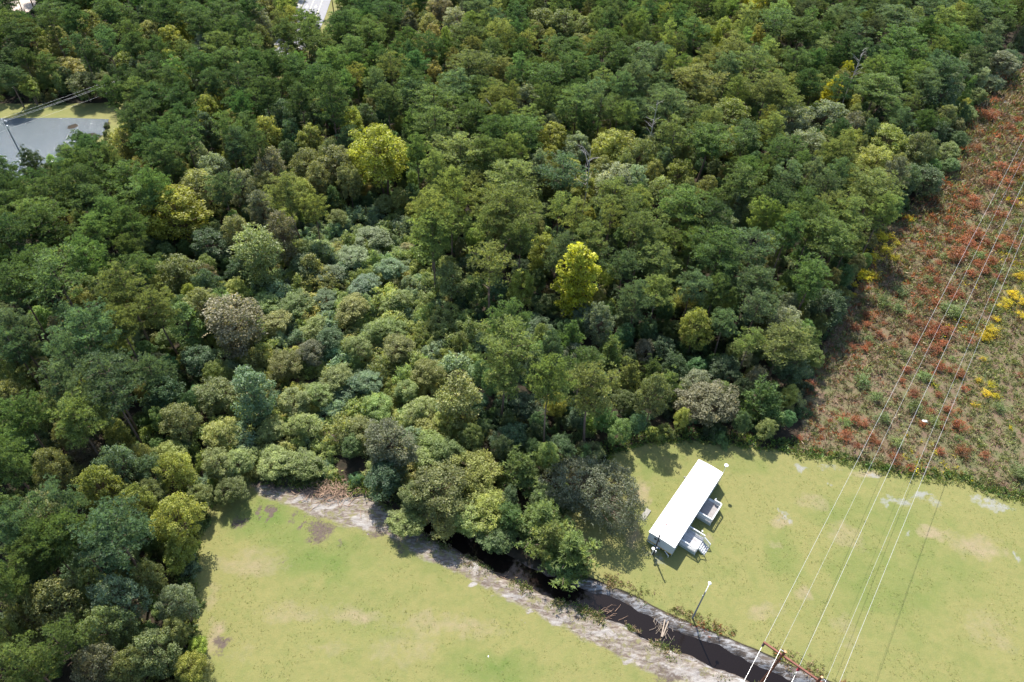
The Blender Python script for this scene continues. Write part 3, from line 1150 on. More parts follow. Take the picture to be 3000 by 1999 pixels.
P 112.2 301.2 8.3 16.1 bg
P -167.9 265.9 6.1 17.6 dg
P -185.5 252.2 6.4 18.6 mg
P 160.0 326.6 8.1 18.4 bg
P 26.4 284.5 6.9 19.3 mg
B 218.7 293.2 5.3 14.0 gb
P 122.3 336.7 6.8 15.8 mg
P -195.1 238.6 5.8 14.6 dg
P 239.2 345.6 6.1 17.1 bg
P -21.3 337.6 7.8 18.7 bg
P 189.1 270.8 6.1 15.9 bg
P 42.5 222.4 7.4 14.7 bg
P -1.6 254.0 7.1 19.0 dg
P -44.2 281.3 5.5 17.3 bg
P 50.0 204.9 5.8 14.4 lg
P 84.3 290.5 6.4 14.4 lg
P -19.2 318.4 6.5 14.4 dg
P 165.7 300.7 6.6 16.2 bg
B 84.6 300.1 6.4 10.6 ol
P 128.0 218.6 6.2 17.6 bg
P -64.9 290.3 6.6 17.2 mg
P 271.1 373.2 6.7 14.7 mg
P -69.1 229.1 5.8 17.2 dg
P -124.4 215.6 6.2 15.0 dg
P 148.7 325.1 7.8 16.9 lg
P -15.7 208.3 6.4 19.2 ol
P -111.3 254.2 6.5 16.3 dg
P 258.1 370.8 7.5 18.9 bg
B -101.3 270.5 5.6 11.1 gy
P 103.7 307.0 7.3 19.3 lg
P 128.8 303.4 6.0 19.4 bg
P 68.1 281.7 7.2 15.8 mg
P 182.8 360.4 6.3 16.9 bg
P 117.7 313.2 6.8 15.3 mg
P -174.5 268.7 6.2 16.5 mg
P 111.7 253.6 7.7 18.6 bg
P 43.2 311.5 7.1 18.2 dg
P -1.4 197.0 6.6 19.3 mg
P -163.5 311.6 7.3 15.3 dg
P -189.7 290.4 5.7 15.4 dg
P 179.8 299.7 8.5 16.0 mg
P 70.0 148.4 5.8 16.9 bg
P -219.6 280.9 6.6 16.2 dg
P 67.0 316.7 6.4 16.6 mg
P -103.8 234.9 7.0 16.5 dg
P 170.8 279.1 6.3 15.1 mg
P 108.0 273.0 7.6 17.2 mg
P -140.4 288.7 7.3 14.5 dg
B 99.6 333.9 7.4 12.1 yg
P 117.6 243.7 7.1 18.9 bg
P 45.5 277.4 7.0 17.1 dg
P 76.0 305.2 6.0 19.0 dg
P 104.8 207.0 7.0 19.4 mg
P -176.3 275.9 6.2 16.9 dg
P 112.1 277.1 6.9 18.3 bg
P 99.8 239.7 5.6 17.7 mg
P 246.6 356.2 8.0 15.8 bg
P 191.2 276.9 6.1 17.1 mg
P 69.2 260.0 6.4 17.9 lg
P -192.0 258.8 6.5 15.8 mg
P -126.8 281.8 8.1 14.7 dg
P -49.2 305.6 7.1 16.5 bg
P 203.6 278.4 8.4 14.3 mg
P 140.3 315.5 8.3 19.1 bg
P 71.4 323.8 6.0 19.3 bg
P -151.2 254.6 7.2 18.3 dg
P 144.2 364.4 6.2 17.5 mg
P -133.6 244.6 6.6 17.7 dg
P 216.7 375.6 5.6 15.4 mg
B -53.3 298.4 5.6 11.5 go
B -11.7 256.3 5.4 13.8 gy
B -59.0 296.1 5.3 10.9 ol
P -62.9 262.8 7.7 18.8 mg
P -188.0 236.2 6.3 16.8 dg
P 17.4 270.8 7.3 14.9 mg
P 119.5 342.4 5.9 17.0 mg
P 230.8 340.8 8.5 14.5 mg
P 191.4 288.8 8.2 15.7 bg
B 84.6 309.3 5.9 13.9 yg
P 126.5 317.3 7.5 19.0 mg
B 74.3 328.9 8.0 13.3 ol
P -163.5 240.4 5.8 18.3 dg
P -158.2 303.5 7.8 17.3 dg
P 195.5 306.0 7.7 16.1 mg
P 29.9 319.8 7.4 14.4 mg
P 221.6 354.0 5.8 14.8 bg
P -64.0 330.5 6.4 14.7 dg
P 4.5 334.4 5.6 16.9 dg
P -81.6 240.7 6.5 18.0 lg
P 31.6 282.1 5.9 16.5 dg
P -158.4 231.4 6.0 14.9 dg
P 50.4 282.3 5.6 19.2 lg
P -159.7 219.2 7.2 15.7 dg
P 42.3 254.1 6.4 19.4 mg
P -97.7 89.1 7.8 14.5 mg
P -21.7 186.9 6.2 16.4 mg
P 184.9 322.4 5.6 17.8 bg
P -181.4 212.3 6.1 14.7 dg
P 246.8 374.6 7.1 18.8 mg
P 47.8 347.2 7.1 14.3 mg
B 9.0 343.2 5.0 11.6 ol
P 0.6 221.4 6.5 17.2 lg
P -127.7 264.3 8.5 18.9 dg
P 148.3 312.6 8.3 18.5 bg
P -145.4 269.4 8.4 16.8 bg
P 207.6 376.8 5.7 14.5 mg
P -155.0 215.5 6.3 15.5 mg
P -165.2 304.9 8.1 14.6 dg
P 123.2 328.5 7.6 18.6 mg
P 64.8 323.3 6.9 18.1 mg
B -78.5 48.8 7.4 14.0 ol
P 74.4 310.1 6.0 18.7 bg
P 223.4 359.3 5.7 14.3 mg
P 18.2 324.8 7.4 15.0 dg
P 172.9 336.7 6.3 18.6 bg
B -87.9 73.4 6.3 11.8 ol
P -51.2 269.1 8.3 17.9 dg
P 114.8 285.2 5.9 14.3 mg
P 142.5 354.1 5.5 15.6 bg
P 242.3 361.4 7.4 16.2 mg
P 97.5 318.1 5.8 18.6 mg
P -72.1 316.0 6.2 19.1 dg
P 56.6 208.5 6.7 18.9 ol
P -196.9 297.3 7.7 15.5 dg
P 53.3 263.1 5.9 16.4 mg
P 106.8 340.6 6.1 16.9 lg
P -82.9 246.0 6.1 17.4 mg
P 159.0 348.6 7.3 16.3 bg
P 105.3 252.8 6.5 16.8 bg
P 19.5 182.8 6.4 18.9 bg
P 184.9 288.1 7.3 14.5 mg
P 98.2 284.9 7.9 16.2 mg
P 218.2 302.5 7.2 19.2 mg
B -108.1 292.6 5.0 12.6 gy
P -91.4 174.8 5.8 17.2 dg
P 148.7 261.2 6.6 15.7 bg
P 49.2 309.6 6.9 16.3 dg
P 60.9 285.4 6.1 18.0 mg
P -9.6 304.6 8.3 15.1 bg
P 84.5 332.0 6.3 17.3 lg
P -87.4 218.1 6.1 17.8 dg
P -205.5 304.4 5.6 16.2 dg
P 212.8 356.6 5.8 17.5 mg
P -29.2 315.7 6.0 18.2 dg
P -21.4 204.7 5.6 16.4 ol
B -22.3 288.4 5.4 12.7 ol
P -171.3 307.6 5.7 14.4 dg
B -40.5 287.6 6.7 13.8 ol
P -162.6 260.9 6.9 15.4 dg
P 89.9 215.1 6.2 17.6 dg
P 70.1 353.8 6.8 18.5 mg
P 7.0 302.5 7.4 17.1 bg
P 153.3 319.2 6.8 14.8 bg
P 103.7 186.2 6.1 14.8 bg
P -167.6 248.4 7.8 14.7 dg
P 111.2 290.7 7.4 17.5 bg
P 244.2 327.3 6.7 15.8 bg
P 37.1 291.3 5.6 17.8 mg
P 225.0 308.7 8.3 17.7 bg
P 191.8 320.8 6.4 18.0 mg
P 248.9 339.2 6.1 15.4 mg
P 49.7 337.3 6.2 18.5 dg
P 78.2 229.0 5.5 15.9 lg
B -34.1 324.2 6.2 12.6 gy
P 173.6 346.9 5.6 15.3 lg
P -135.7 303.1 5.7 16.6 dg
P -194.1 231.9 6.9 17.5 dg
P 119.7 281.3 6.0 14.4 mg
P -209.7 270.1 6.2 14.6 dg
P 172.2 292.9 8.3 16.1 bg
P 135.7 244.6 7.7 19.3 mg
P 137.2 299.1 8.3 16.7 bg
P -98.1 285.9 5.7 15.8 dg
P 88.4 344.4 6.3 18.3 bg
P 157.3 269.5 6.8 17.1 lg
B -56.1 319.4 7.3 10.9 go
P 121.4 294.5 6.6 17.6 mg
P -67.0 273.4 7.3 14.6 dg
B 78.5 317.5 5.7 14.1 yg
B 82.3 252.4 5.3 12.2 ol
P -42.1 333.1 6.5 16.9 dg
P -39.7 321.7 5.9 14.4 dg
P 28.7 277.2 6.1 17.0 dg
P 180.0 355.7 7.2 18.8 bg
P -143.8 253.3 5.6 15.9 mg
P 54.5 344.0 8.0 18.8 mg
P -181.0 298.4 5.9 18.1 dg
B 93.1 322.0 7.6 13.8 ol
P 71.4 340.8 6.0 17.9 dg
B -58.3 284.0 6.2 11.3 ol
B 214.7 287.6 8.0 13.9 gb
B -30.0 271.5 5.9 12.7 ol
P -74.2 291.4 6.3 15.6 lg
P -85.7 250.6 6.6 16.6 lg
P 132.1 232.6 6.2 14.3 bg
B 226.9 300.4 6.4 11.6 gb
P -178.6 243.4 6.9 18.5 dg
P 166.3 352.4 5.9 15.0 lg
P 250.0 369.1 8.1 16.9 bg
P -230.5 288.3 8.2 15.8 dg
P 79.0 216.5 6.4 16.3 mg
P 93.7 355.9 8.3 15.9 bg
P 146.8 333.9 7.1 18.1 lg
P -171.1 210.5 7.8 19.1 dg
P -184.8 257.7 6.6 17.4 dg
P -135.8 314.4 6.0 17.1 dg
P 215.1 335.1 6.0 16.3 bg
P -171.8 204.8 6.4 18.1 dg
P -13.4 319.5 6.8 15.6 bg
P -167.6 217.3 6.1 17.8 dg
P 20.9 316.4 6.4 14.8 dg
B -103.9 279.4 6.4 10.9 ol
P 278.2 389.9 7.2 18.1 mg
P 18.2 264.0 7.3 17.9 dg
P 67.0 287.2 6.6 16.8 lg
B -112.9 276.0 5.2 11.3 ol
P 0.3 276.3 6.7 17.0 dg
P 66.0 224.8 6.8 18.4 lg
P -118.6 240.9 6.6 16.8 dg
P -97.3 317.3 6.9 17.5 dg
P -231.4 296.9 8.1 16.3 dg
P -113.9 296.7 7.1 16.2 dg
P -162.4 206.9 6.0 18.7 mg
P -87.9 153.4 5.7 15.5 dg
P 188.5 305.1 8.1 18.9 mg
P 241.2 382.7 6.3 14.5 mg
P 140.5 266.7 5.8 14.3 bg
P 189.5 373.9 5.7 18.5 lg
P 130.8 307.9 5.7 15.1 bg
P -205.6 265.0 5.7 18.4 dg
P -225.7 274.8 7.1 15.3 dg
P 40.2 327.1 7.3 17.3 mg
P 101.4 359.2 6.9 16.6 lg
P 24.3 196.1 6.6 14.8 bg
P 95.3 348.8 6.2 16.0 mg
B -113.5 310.9 7.7 12.0 ol
P -133.5 265.9 6.8 18.8 dg
P -108.8 321.7 6.4 15.3 lg
P 1.7 318.8 7.2 15.1 dg
P -145.8 238.8 7.4 19.1 dg
P -11.6 265.6 5.8 14.6 dg
P 63.2 263.1 5.8 15.6 dg
P 77.6 279.8 7.3 17.7 lg
P 154.6 300.1 8.3 16.1 bg
P 228.2 318.4 8.2 14.5 bg
B -82.8 209.7 5.3 13.7 gy
P -0.7 233.7 6.4 16.0 dg
P -113.6 321.5 5.8 15.0 dg
P -58.0 25.2 7.8 18.4 mg
P 100.8 234.1 7.2 17.5 bg
B -22.9 325.6 5.8 11.0 gy
P 97.8 251.7 5.8 18.4 mg
P 115.3 217.6 6.5 17.4 mg
P 90.8 286.0 5.7 17.7 mg
P 83.3 169.6 6.0 16.7 bg
P 203.3 343.4 6.6 18.7 mg
P -39.6 297.4 7.4 18.6 dg
P -129.4 239.3 6.0 18.9 dg
P -163.0 276.1 8.1 16.6 dg
P 167.1 344.3 7.6 17.0 lg
P -186.2 242.0 5.6 15.4 dg
P -193.9 304.1 7.6 15.4 dg
P -104.3 253.8 8.4 17.8 dg
P 169.6 287.5 5.7 14.4 mg
P -78.2 310.3 6.1 15.3 mg
P 120.5 222.8 6.3 14.8 mg
P 25.9 303.6 5.6 15.4 mg
P 150.9 362.2 6.1 15.2 bg
P 158.1 355.5 6.4 18.4 bg
P 132.6 313.4 6.0 18.0 bg
P 129.6 327.5 6.2 17.7 dg
P -28.0 276.7 8.0 15.2 dg
P -150.2 278.4 6.2 17.7 dg
P -186.7 267.5 7.8 18.7 dg
P -177.7 206.0 8.0 18.6 dg
P -3.9 322.8 5.6 16.7 bg
P 220.4 325.9 5.6 17.4 mg
P -192.2 253.5 5.6 14.9 dg
P -74.5 43.1 7.7 18.1 mg
P -221.1 267.2 7.4 19.0 dg
P 20.8 295.3 7.3 15.0 mg
P 105.3 323.4 5.9 16.7 mg
P -60.9 303.7 6.4 18.4 dg
P -13.2 332.3 6.5 14.7 bg
P 115.9 361.9 7.0 17.9 lg
B -3.4 339.9 6.7 11.9 ol
P 210.4 350.6 6.7 17.7 bg
P -172.8 217.9 7.4 17.0 mg
P 127.1 267.0 8.3 17.2 bg
P -42.8 311.5 5.6 17.0 dg
P -49.7 222.6 6.6 19.2 mg
P 189.8 326.1 6.7 18.7 mg
P 2.9 260.4 7.1 15.8 bg
P 265.7 365.6 6.2 16.9 mg
B -23.7 265.1 5.2 10.5 gy
P 48.6 224.0 5.7 17.1 mg
P 58.6 266.1 6.2 16.4 mg
P 124.3 278.9 6.7 18.6 bg
P -4.6 215.2 5.8 19.3 lg
B 20.3 288.9 5.1 11.3 ol
P 257.9 364.1 6.8 15.5 mg
P -100.4 200.7 7.0 17.1 mg
P -148.2 306.7 7.5 18.7 dg
P -97.5 281.5 5.9 18.2 dg
P 46.0 238.3 6.5 15.0 dg
P -106.7 105.9 7.6 14.5 mg
P 43.7 206.9 6.6 18.4 lg
P 137.7 279.7 6.0 14.4 bg
P 213.0 299.5 6.4 19.3 mg
B -108.0 274.9 5.1 13.9 gy
B 4.3 272.3 5.5 12.5 ol
P -41.6 203.7 6.2 15.9 mg
B 64.9 242.0 5.1 13.8 yg
P 55.1 242.8 6.4 18.4 lg
P -6.4 287.8 5.8 15.1 bg
P -190.8 240.9 6.6 17.1 mg
P 223.3 293.9 6.0 19.1 bg
P -104.7 295.7 5.7 15.6 lg
P 171.1 260.6 7.7 15.8 mg
P 236.4 361.8 6.5 18.3 mg
P -196.6 263.4 6.6 15.2 mg
P 197.6 343.1 6.5 18.6 mg
B -99.2 84.2 5.1 11.2 ol
P 130.9 225.3 7.5 19.4 mg
B -71.5 324.1 7.5 12.4 ol
P -197.5 252.9 6.4 16.7 mg
P -134.9 276.0 8.3 16.4 dg
P -111.5 316.2 6.0 17.6 lg
P 128.4 344.8 8.2 17.3 mg
P 190.9 339.8 6.4 15.5 bg
P 122.7 361.0 6.0 19.4 mg
P 123.7 286.3 6.3 18.8 mg
P 26.2 291.7 8.5 14.6 dg
P -51.6 229.1 7.0 18.9 dg
P -61.9 275.4 5.8 17.1 mg
P -18.4 234.6 7.0 17.3 lg
P 167.7 357.4 6.4 16.8 bg
P 103.0 247.9 5.8 18.3 dg
P -140.9 236.6 5.7 18.3 dg
P 47.2 257.0 5.8 15.5 mg
P 188.6 368.4 5.7 17.2 bg
P 30.3 270.9 8.2 15.8 dg
P 47.7 250.0 5.7 17.6 lg
P 163.9 289.5 5.7 17.6 lg
P 128.5 281.9 5.5 17.9 bg
P -67.7 320.3 5.9 14.6 dg
P 71.2 230.7 7.2 17.6 lg
P 25.3 265.6 8.1 16.1 dg
B -101.3 306.4 5.2 12.3 ol
P 66.1 175.9 5.5 16.3 lg
P 126.3 273.9 6.7 18.8 bg
P -3.6 333.5 7.0 17.3 dg
B 67.8 327.6 6.1 14.0 ol
P 116.7 328.7 5.5 18.0 bg
P -34.0 319.3 5.6 17.4 dg
P 98.5 245.9 5.7 16.0 mg
B 73.2 318.2 6.1 11.1 ol
P 210.3 282.5 6.6 15.8 mg
P -224.8 279.9 5.5 17.8 mg
P 82.0 283.8 6.0 14.3 lg
P 160.4 369.4 8.2 18.9 bg
P -54.3 312.4 6.5 17.8 bg
P -50.0 22.6 6.6 17.3 mg
P -22.1 270.7 7.0 18.4 dg
P -48.2 295.5 7.7 19.0 mg
P -13.4 251.0 5.6 17.7 bg
P 62.0 246.0 6.0 15.2 lg
P -90.0 261.3 6.7 14.4 dg
P 164.7 322.4 6.5 14.5 lg
B 18.9 228.9 5.4 13.3 ol
P 42.7 293.3 6.5 15.2 mg
P 164.0 306.3 6.6 15.1 bg
P 76.7 221.5 6.4 17.4 lg
P -53.2 281.6 6.3 15.6 dg
P 143.2 298.2 5.9 16.0 bg
P 25.5 328.5 5.9 18.7 dg
P 97.1 301.4 7.3 16.3 mg
B 65.0 309.5 6.2 13.2 ol
P 138.2 250.3 7.3 14.8 mg
P -37.5 256.1 5.5 17.4 dg
P 204.9 354.6 7.0 18.0 mg
P 133.6 271.7 5.6 18.2 bg
P 211.3 274.6 6.0 15.7 mg
P 179.1 286.1 5.8 16.2 mg
P -5.5 313.4 6.4 18.3 bg
P 195.3 272.8 6.2 18.7 bg
P -83.9 149.7 5.6 19.1 dg
P 54.9 337.1 6.7 14.3 dg
B -91.8 243.7 5.9 11.0 gy
P 80.6 233.6 6.7 14.7 mg
P 209.1 330.2 5.5 16.3 mg
P 52.3 151.3 5.5 14.4 mg
P 211.8 322.8 6.3 17.4 bg
P -102.1 93.2 5.8 15.8 dg
P -39.4 196.9 6.9 18.2 mg
P 128.7 294.8 6.3 16.3 bg
P 219.4 331.7 5.8 19.3 mg
P 237.0 355.5 5.7 17.9 mg
P 48.1 315.4 5.6 14.8 dg
P 252.4 349.2 6.3 18.5 mg
P -104.0 87.9 5.6 15.0 dg
P 184.0 333.8 7.1 14.8 bg
B -6.7 249.5 5.5 11.1 ol
P 245.4 334.6 5.8 14.4 mg
P -106.3 269.9 5.7 14.8 dg
P 86.7 314.9 6.3 15.8 bg
P 57.1 291.6 6.8 18.3 dg
P 198.5 293.1 7.8 15.8 mg
P 194.7 314.3 7.3 15.6 mg
B 118.1 307.5 6.1 13.3 ol
P -154.0 286.4 5.7 14.4 dg
B -54.7 288.0 6.1 10.8 ol
P -126.0 297.0 6.6 18.8 dg
P 168.4 370.8 5.6 14.4 bg
P -163.7 191.9 6.6 16.4 dg
B -40.8 306.4 5.7 11.2 gy
P 38.3 228.5 5.7 18.3 mg
P 157.2 285.3 7.0 16.0 lg
P 262.3 360.7 6.2 16.4 bg
P 107.8 283.3 6.6 16.1 mg
P 206.2 371.8 5.9 16.3 bg
P -107.6 303.7 8.2 17.0 lg
P -155.6 238.1 7.8 17.2 dg
P -56.5 232.9 7.9 17.0 mg
P -179.3 257.4 6.0 17.7 dg
P 34.2 296.5 5.8 14.3 mg
B 112.2 323.0 7.9 11.6 ol
P 230.4 308.3 5.5 18.1 mg
B 70.0 241.4 5.2 13.2 ol
P -94.1 84.6 5.6 15.5 dg
P 147.1 294.8 7.0 17.0 bg
P 50.3 290.4 6.1 16.6 lg
B -105.7 265.3 5.5 10.6 gy
P 205.5 306.0 5.5 19.2 bg
P -72.4 197.2 6.0 17.0 mg
P -132.9 295.6 7.1 18.6 dg
P -3.5 192.2 5.8 17.2 mg
P -176.7 199.4 6.1 15.3 mg
P -3.2 229.0 5.6 17.4 dg
P 214.5 327.2 6.6 17.7 mg
B -47.6 256.8 6.0 12.9 ol
P -50.6 198.9 5.6 15.9 mg
B -44.3 273.2 5.9 12.1 ol
P 145.7 280.7 5.5 17.7 bg
P 76.2 250.8 6.7 18.8 lg
P -71.2 163.8 5.9 18.8 dg
P 246.5 384.3 5.6 18.6 mg
B -158.5 256.7 5.8 11.3 go
P -34.3 204.4 5.6 18.6 dg
P 236.4 322.0 6.2 18.3 bg
B 134.4 363.7 6.6 13.1 ol
B -49.9 275.9 7.5 13.9 ol
P 95.7 307.1 6.4 17.6 lg
P -142.2 209.1 6.4 19.2 dg
P 142.8 306.5 6.7 18.4 bg
P -68.0 38.0 7.8 14.6 mg
P 79.3 159.9 6.0 14.8 mg
P 125.1 298.7 6.8 16.6 bg
P -6.8 260.1 6.6 14.5 dg
P 93.5 269.1 7.9 17.1 mg
P -56.3 252.9 6.6 16.1 dg
P -68.5 303.9 7.5 19.1 dg
P 249.1 344.8 6.4 17.9 mg
B 8.1 234.2 5.5 13.6 ol
P 110.2 190.5 6.2 16.3 mg
P -90.5 224.2 6.1 16.6 dg
P 11.3 288.2 6.5 15.8 bg
P -22.8 165.6 5.8 15.0 bg
P -164.9 292.9 6.7 15.9 dg
P -154.5 314.8 6.4 14.5 dg
P 61.7 337.3 6.7 16.3 mg
P -145.6 195.5 5.8 14.5 mg
P 150.4 288.9 5.5 18.8 bg
P 3.3 298.0 5.9 16.5 bg
P 183.3 342.1 8.0 15.5 mg
B 80.7 304.6 5.4 13.7 ol
P -7.7 232.1 6.2 15.1 lg
P -40.9 327.7 6.2 17.4 dg
P 60.9 319.5 5.7 16.8 dg
P 133.7 333.7 5.7 15.1 bg
P 127.5 357.9 6.3 16.4 mg
P -63.9 284.4 6.2 16.9 mg
P 112.6 316.8 8.0 14.5 mg
P -175.9 300.5 5.9 18.3 dg
P 155.2 237.4 7.2 16.5 bg
B -96.5 250.0 5.7 11.4 gy
B 115.8 295.4 6.2 11.1 ol
P 105.8 266.8 6.1 16.7 mg
P 23.7 245.0 5.8 17.4 mg
P -90.2 68.9 5.6 18.4 bg
P 185.0 327.8 6.0 15.3 bg
P 17.7 344.3 6.7 18.9 mg
P 171.2 332.0 6.3 16.1 bg
P -84.6 214.3 5.8 14.5 mg
P 52.3 303.1 7.4 14.4 mg
B 23.2 272.1 5.4 11.9 ol
P -217.0 298.4 6.3 17.4 dg
P 150.8 353.3 6.4 19.2 bg
B 140.7 358.7 5.2 11.6 ol
P -171.6 288.6 6.1 14.5 dg
P 227.6 380.0 6.2 14.3 mg
P 218.6 360.5 6.4 15.2 bg
P -22.7 301.0 7.2 16.8 dg
B -57.5 330.6 5.2 10.5 ol
P 238.9 317.8 6.0 18.9 mg
P -69.6 330.1 5.6 16.2 mg
P 177.0 280.6 7.9 19.2 mg
P 89.9 330.6 8.0 18.7 lg
P 202.2 376.0 8.3 15.4 bg
P 198.2 327.6 6.2 19.3 bg
B -167.7 260.1 5.8 10.8 go
P -93.1 296.5 5.6 14.8 dg
P 164.8 365.6 5.5 18.9 bg
P -92.4 285.4 5.7 15.6 mg
P 177.0 305.6 7.1 15.3 mg
P 230.5 351.3 6.5 15.4 mg
B 61.5 230.6 5.3 11.5 ol
B 20.0 301.1 7.2 12.0 ol
P 35.4 348.0 5.7 15.5 mg
P 195.9 357.7 5.6 15.1 lg
P 99.5 311.6 8.0 18.0 mg
B -85.0 67.7 5.3 11.4 ol
P -183.9 247.4 6.3 15.4 dg
B 22.1 233.4 5.1 13.9 ol
P -182.1 218.3 6.6 16.5 dg
P -63.1 254.3 6.1 18.0 mg
P 218.4 349.6 5.8 17.4 mg
P 253.9 354.0 6.1 16.0 mg
B 80.1 309.8 5.0 10.7 ol
P 59.7 148.9 5.8 15.7 mg
P -35.9 285.3 6.4 16.5 bg
B 105.3 331.1 6.1 11.5 ol
P -72.5 274.2 6.4 17.1 lg
P 62.5 290.8 6.9 19.2 dg
P 134.9 290.6 5.9 17.0 mg
P -159.4 297.5 5.6 18.8 dg
P 93.2 247.4 7.4 14.4 dg
P 94.6 224.8 7.4 17.7 bg
P 125.8 246.7 6.3 14.5 bg
P 50.5 276.8 5.7 15.1 mg
P 15.3 319.0 7.4 16.4 mg
P 8.2 206.3 5.8 15.6 mg
B 7.8 338.4 7.5 13.2 ol
P 210.3 366.8 7.6 17.3 bg
P -43.4 251.9 8.4 18.2 dg
P -223.1 303.7 5.6 16.9 dg
P 90.2 350.9 6.6 16.4 mg
P -45.1 206.8 5.6 16.3 mg
P 110.5 243.0 5.9 15.2 bg
P -180.6 263.8 6.4 16.8 dg
B -124.3 319.1 5.7 13.3 ol
P -169.1 191.1 6.0 18.1 mg
P -175.4 310.2 5.6 17.9 dg
P 14.1 339.1 8.2 19.0 dg
P 41.6 247.4 5.6 19.2 dg
P 47.4 263.7 6.0 15.1 dg
P 173.2 341.8 5.5 16.0 lg
P -57.2 244.6 7.9 17.6 dg
P -61.9 231.0 5.7 16.2 dg
P 144.8 329.0 5.8 14.7 bg
P -39.5 269.9 5.5 17.9 mg
P 156.6 255.6 5.7 15.2 mg
P -150.6 240.8 6.0 16.8 dg
P 3.0 266.4 7.0 14.7 dg
P 206.4 324.4 7.1 15.9 mg
P 60.0 305.2 5.9 15.9 lg
P -130.0 212.8 7.3 15.8 dg
P -129.6 250.3 5.6 17.9 dg
B -45.5 325.1 7.3 13.0 ol
P -103.5 288.7 6.0 15.4 bg
P 125.6 224.0 6.3 17.6 mg
P -24.1 320.5 6.6 17.1 bg
P 42.2 234.6 6.0 15.6 mg
P 52.2 188.3 5.5 14.5 ol
P 190.6 364.3 5.9 15.0 bg
P 134.9 304.3 6.1 18.2 mg
P -137.2 269.3 5.9 16.7 dg
P -189.8 245.8 5.8 18.4 mg
P 44.6 335.2 6.1 16.2 dg
B 70.9 253.8 5.1 11.8 ol
P -143.0 284.3 5.8 17.0 dg
P -103.9 223.1 7.5 14.9 dg
B -139.6 241.5 5.2 13.4 ol
P 145.9 242.8 7.4 16.9 bg
P -121.6 234.8 5.5 17.2 dg
P -39.7 279.9 6.4 15.0 dg
B -78.0 55.6 5.8 12.9 ol
P -2.4 328.2 7.0 16.9 bg
P 137.9 227.4 5.8 18.1 mg
P 241.2 322.0 6.1 15.5 mg
P 170.9 320.1 5.6 18.3 bg
P 166.9 316.2 6.2 14.8 bg
P 163.7 360.0 5.8 15.1 lg
P -95.3 290.6 6.1 18.8 mg
P 54.0 330.7 5.8 15.2 dg
P -102.8 260.0 7.2 19.3 dg
B -147.8 250.3 5.8 11.5 ol
P 222.5 380.2 6.6 15.8 bg
P -108.3 312.0 5.8 15.2 lg
P 36.4 322.6 5.9 16.8 dg
P 136.6 347.2 6.8 18.4 bg
P 182.1 306.7 6.0 14.6 bg
P 8.0 328.1 6.9 15.0 dg
B -33.8 329.7 5.1 10.8 gy
P 85.3 349.3 6.5 18.1 mg
P -113.8 270.8 6.1 18.6 dg
P 154.0 278.7 6.4 14.7 mg
P 165.7 276.0 5.9 19.4 bg
P 185.7 297.4 6.8 18.6 mg
P -121.5 229.9 6.3 18.3 dg
B 34.5 215.6 5.1 11.4 ol
P 93.7 262.4 5.5 17.6 lg
B -20.6 170.2 3.4 4.9 dg
B 42.4 195.9 4.9 7.7 mg
B 51.0 84.3 3.9 5.6 tg
B 54.4 202.9 4.8 8.4 mg
B 26.0 135.1 3.9 6.2 mg
B 120.0 202.5 3.4 5.2 gb
B 60.0 196.6 3.3 8.6 ol
B -3.2 183.2 4.2 6.3 mg
B 69.3 151.5 4.2 5.3 mg
B 77.9 200.4 3.2 6.9 gb
B -23.2 223.0 3.2 8.6 gb
B 69.0 215.3 3.0 8.2 gb
B 65.5 111.7 4.3 4.8 mg
B 53.1 115.5 3.8 6.9 ol
B -22.0 228.0 3.9 6.4 gb
B -63.5 108.7 3.6 7.7 br
B -125.1 135.3 3.9 8.1 gb
B -68.1 65.0 4.4 5.6 br
B 24.8 207.0 4.7 5.7 gb
B -36.3 182.7 4.2 7.5 dg
B -79.9 156.7 3.9 5.2 yg
B -87.2 207.8 3.4 7.7 br
B -125.7 220.4 4.4 6.5 gb
B -44.1 179.6 4.8 7.6 mg
B -92.7 163.5 3.4 5.8 ol
B -25.7 139.1 4.1 4.9 yg
B -2.9 125.4 4.7 8.5 ol
B -37.2 233.7 4.1 5.7 ol
B -95.6 202.9 3.3 8.9 ol
B -15.9 217.9 4.6 4.5 dg
B 32.6 186.9 4.4 4.5 dg
B -18.8 167.9 3.9 5.8 dg
B -88.8 150.2 4.6 5.9 ol
B 46.9 169.9 5.0 5.2 dg
B -15.5 233.3 4.1 4.6 mg
B 58.4 236.3 4.2 5.0 gb
B 4.9 203.5 4.1 8.2 dg
B -138.7 221.7 4.8 4.5 dg
B -164.3 205.1 3.3 5.1 dg
B -77.8 140.2 5.0 7.7 dg
B 62.6 209.5 3.4 8.4 gb
B -53.8 126.9 4.9 5.8 ol
B -126.4 228.3 4.9 5.0 dg
B -4.9 231.5 3.9 8.8 mg
B -172.1 234.2 3.5 5.0 dg
B -109.3 236.7 3.3 7.9 yg
B -34.6 208.7 4.7 5.7 ol
B -32.9 161.5 3.4 6.0 mg
B 81.9 142.6 4.7 7.1 mg
B -69.9 110.6 4.1 6.4 ol
B -50.9 154.6 4.2 7.1 ol
B -113.6 151.5 4.8 9.0 gb
B 30.9 129.5 4.5 7.2 mg
B -162.4 200.6 4.2 6.3 ol
B -22.9 233.9 3.7 8.4 mg
B 91.9 218.8 4.4 8.0 mg
B -173.0 213.6 3.5 7.5 gb
B -57.2 66.7 3.1 4.6 mg
B -87.2 142.0 3.4 5.6 tg
B 24.5 106.4 4.7 7.6 dg
B 9.9 190.6 3.9 4.6 dg
B 67.0 153.3 3.0 7.1 gb
B 10.5 85.5 3.5 5.2 mg
B 8.0 78.7 4.1 7.2 yg
B 10.9 100.1 3.5 5.0 mg
B 34.2 172.4 4.6 4.6 dg
B -24.4 177.7 3.2 5.1 gb
B -70.5 170.4 3.7 5.5 mg
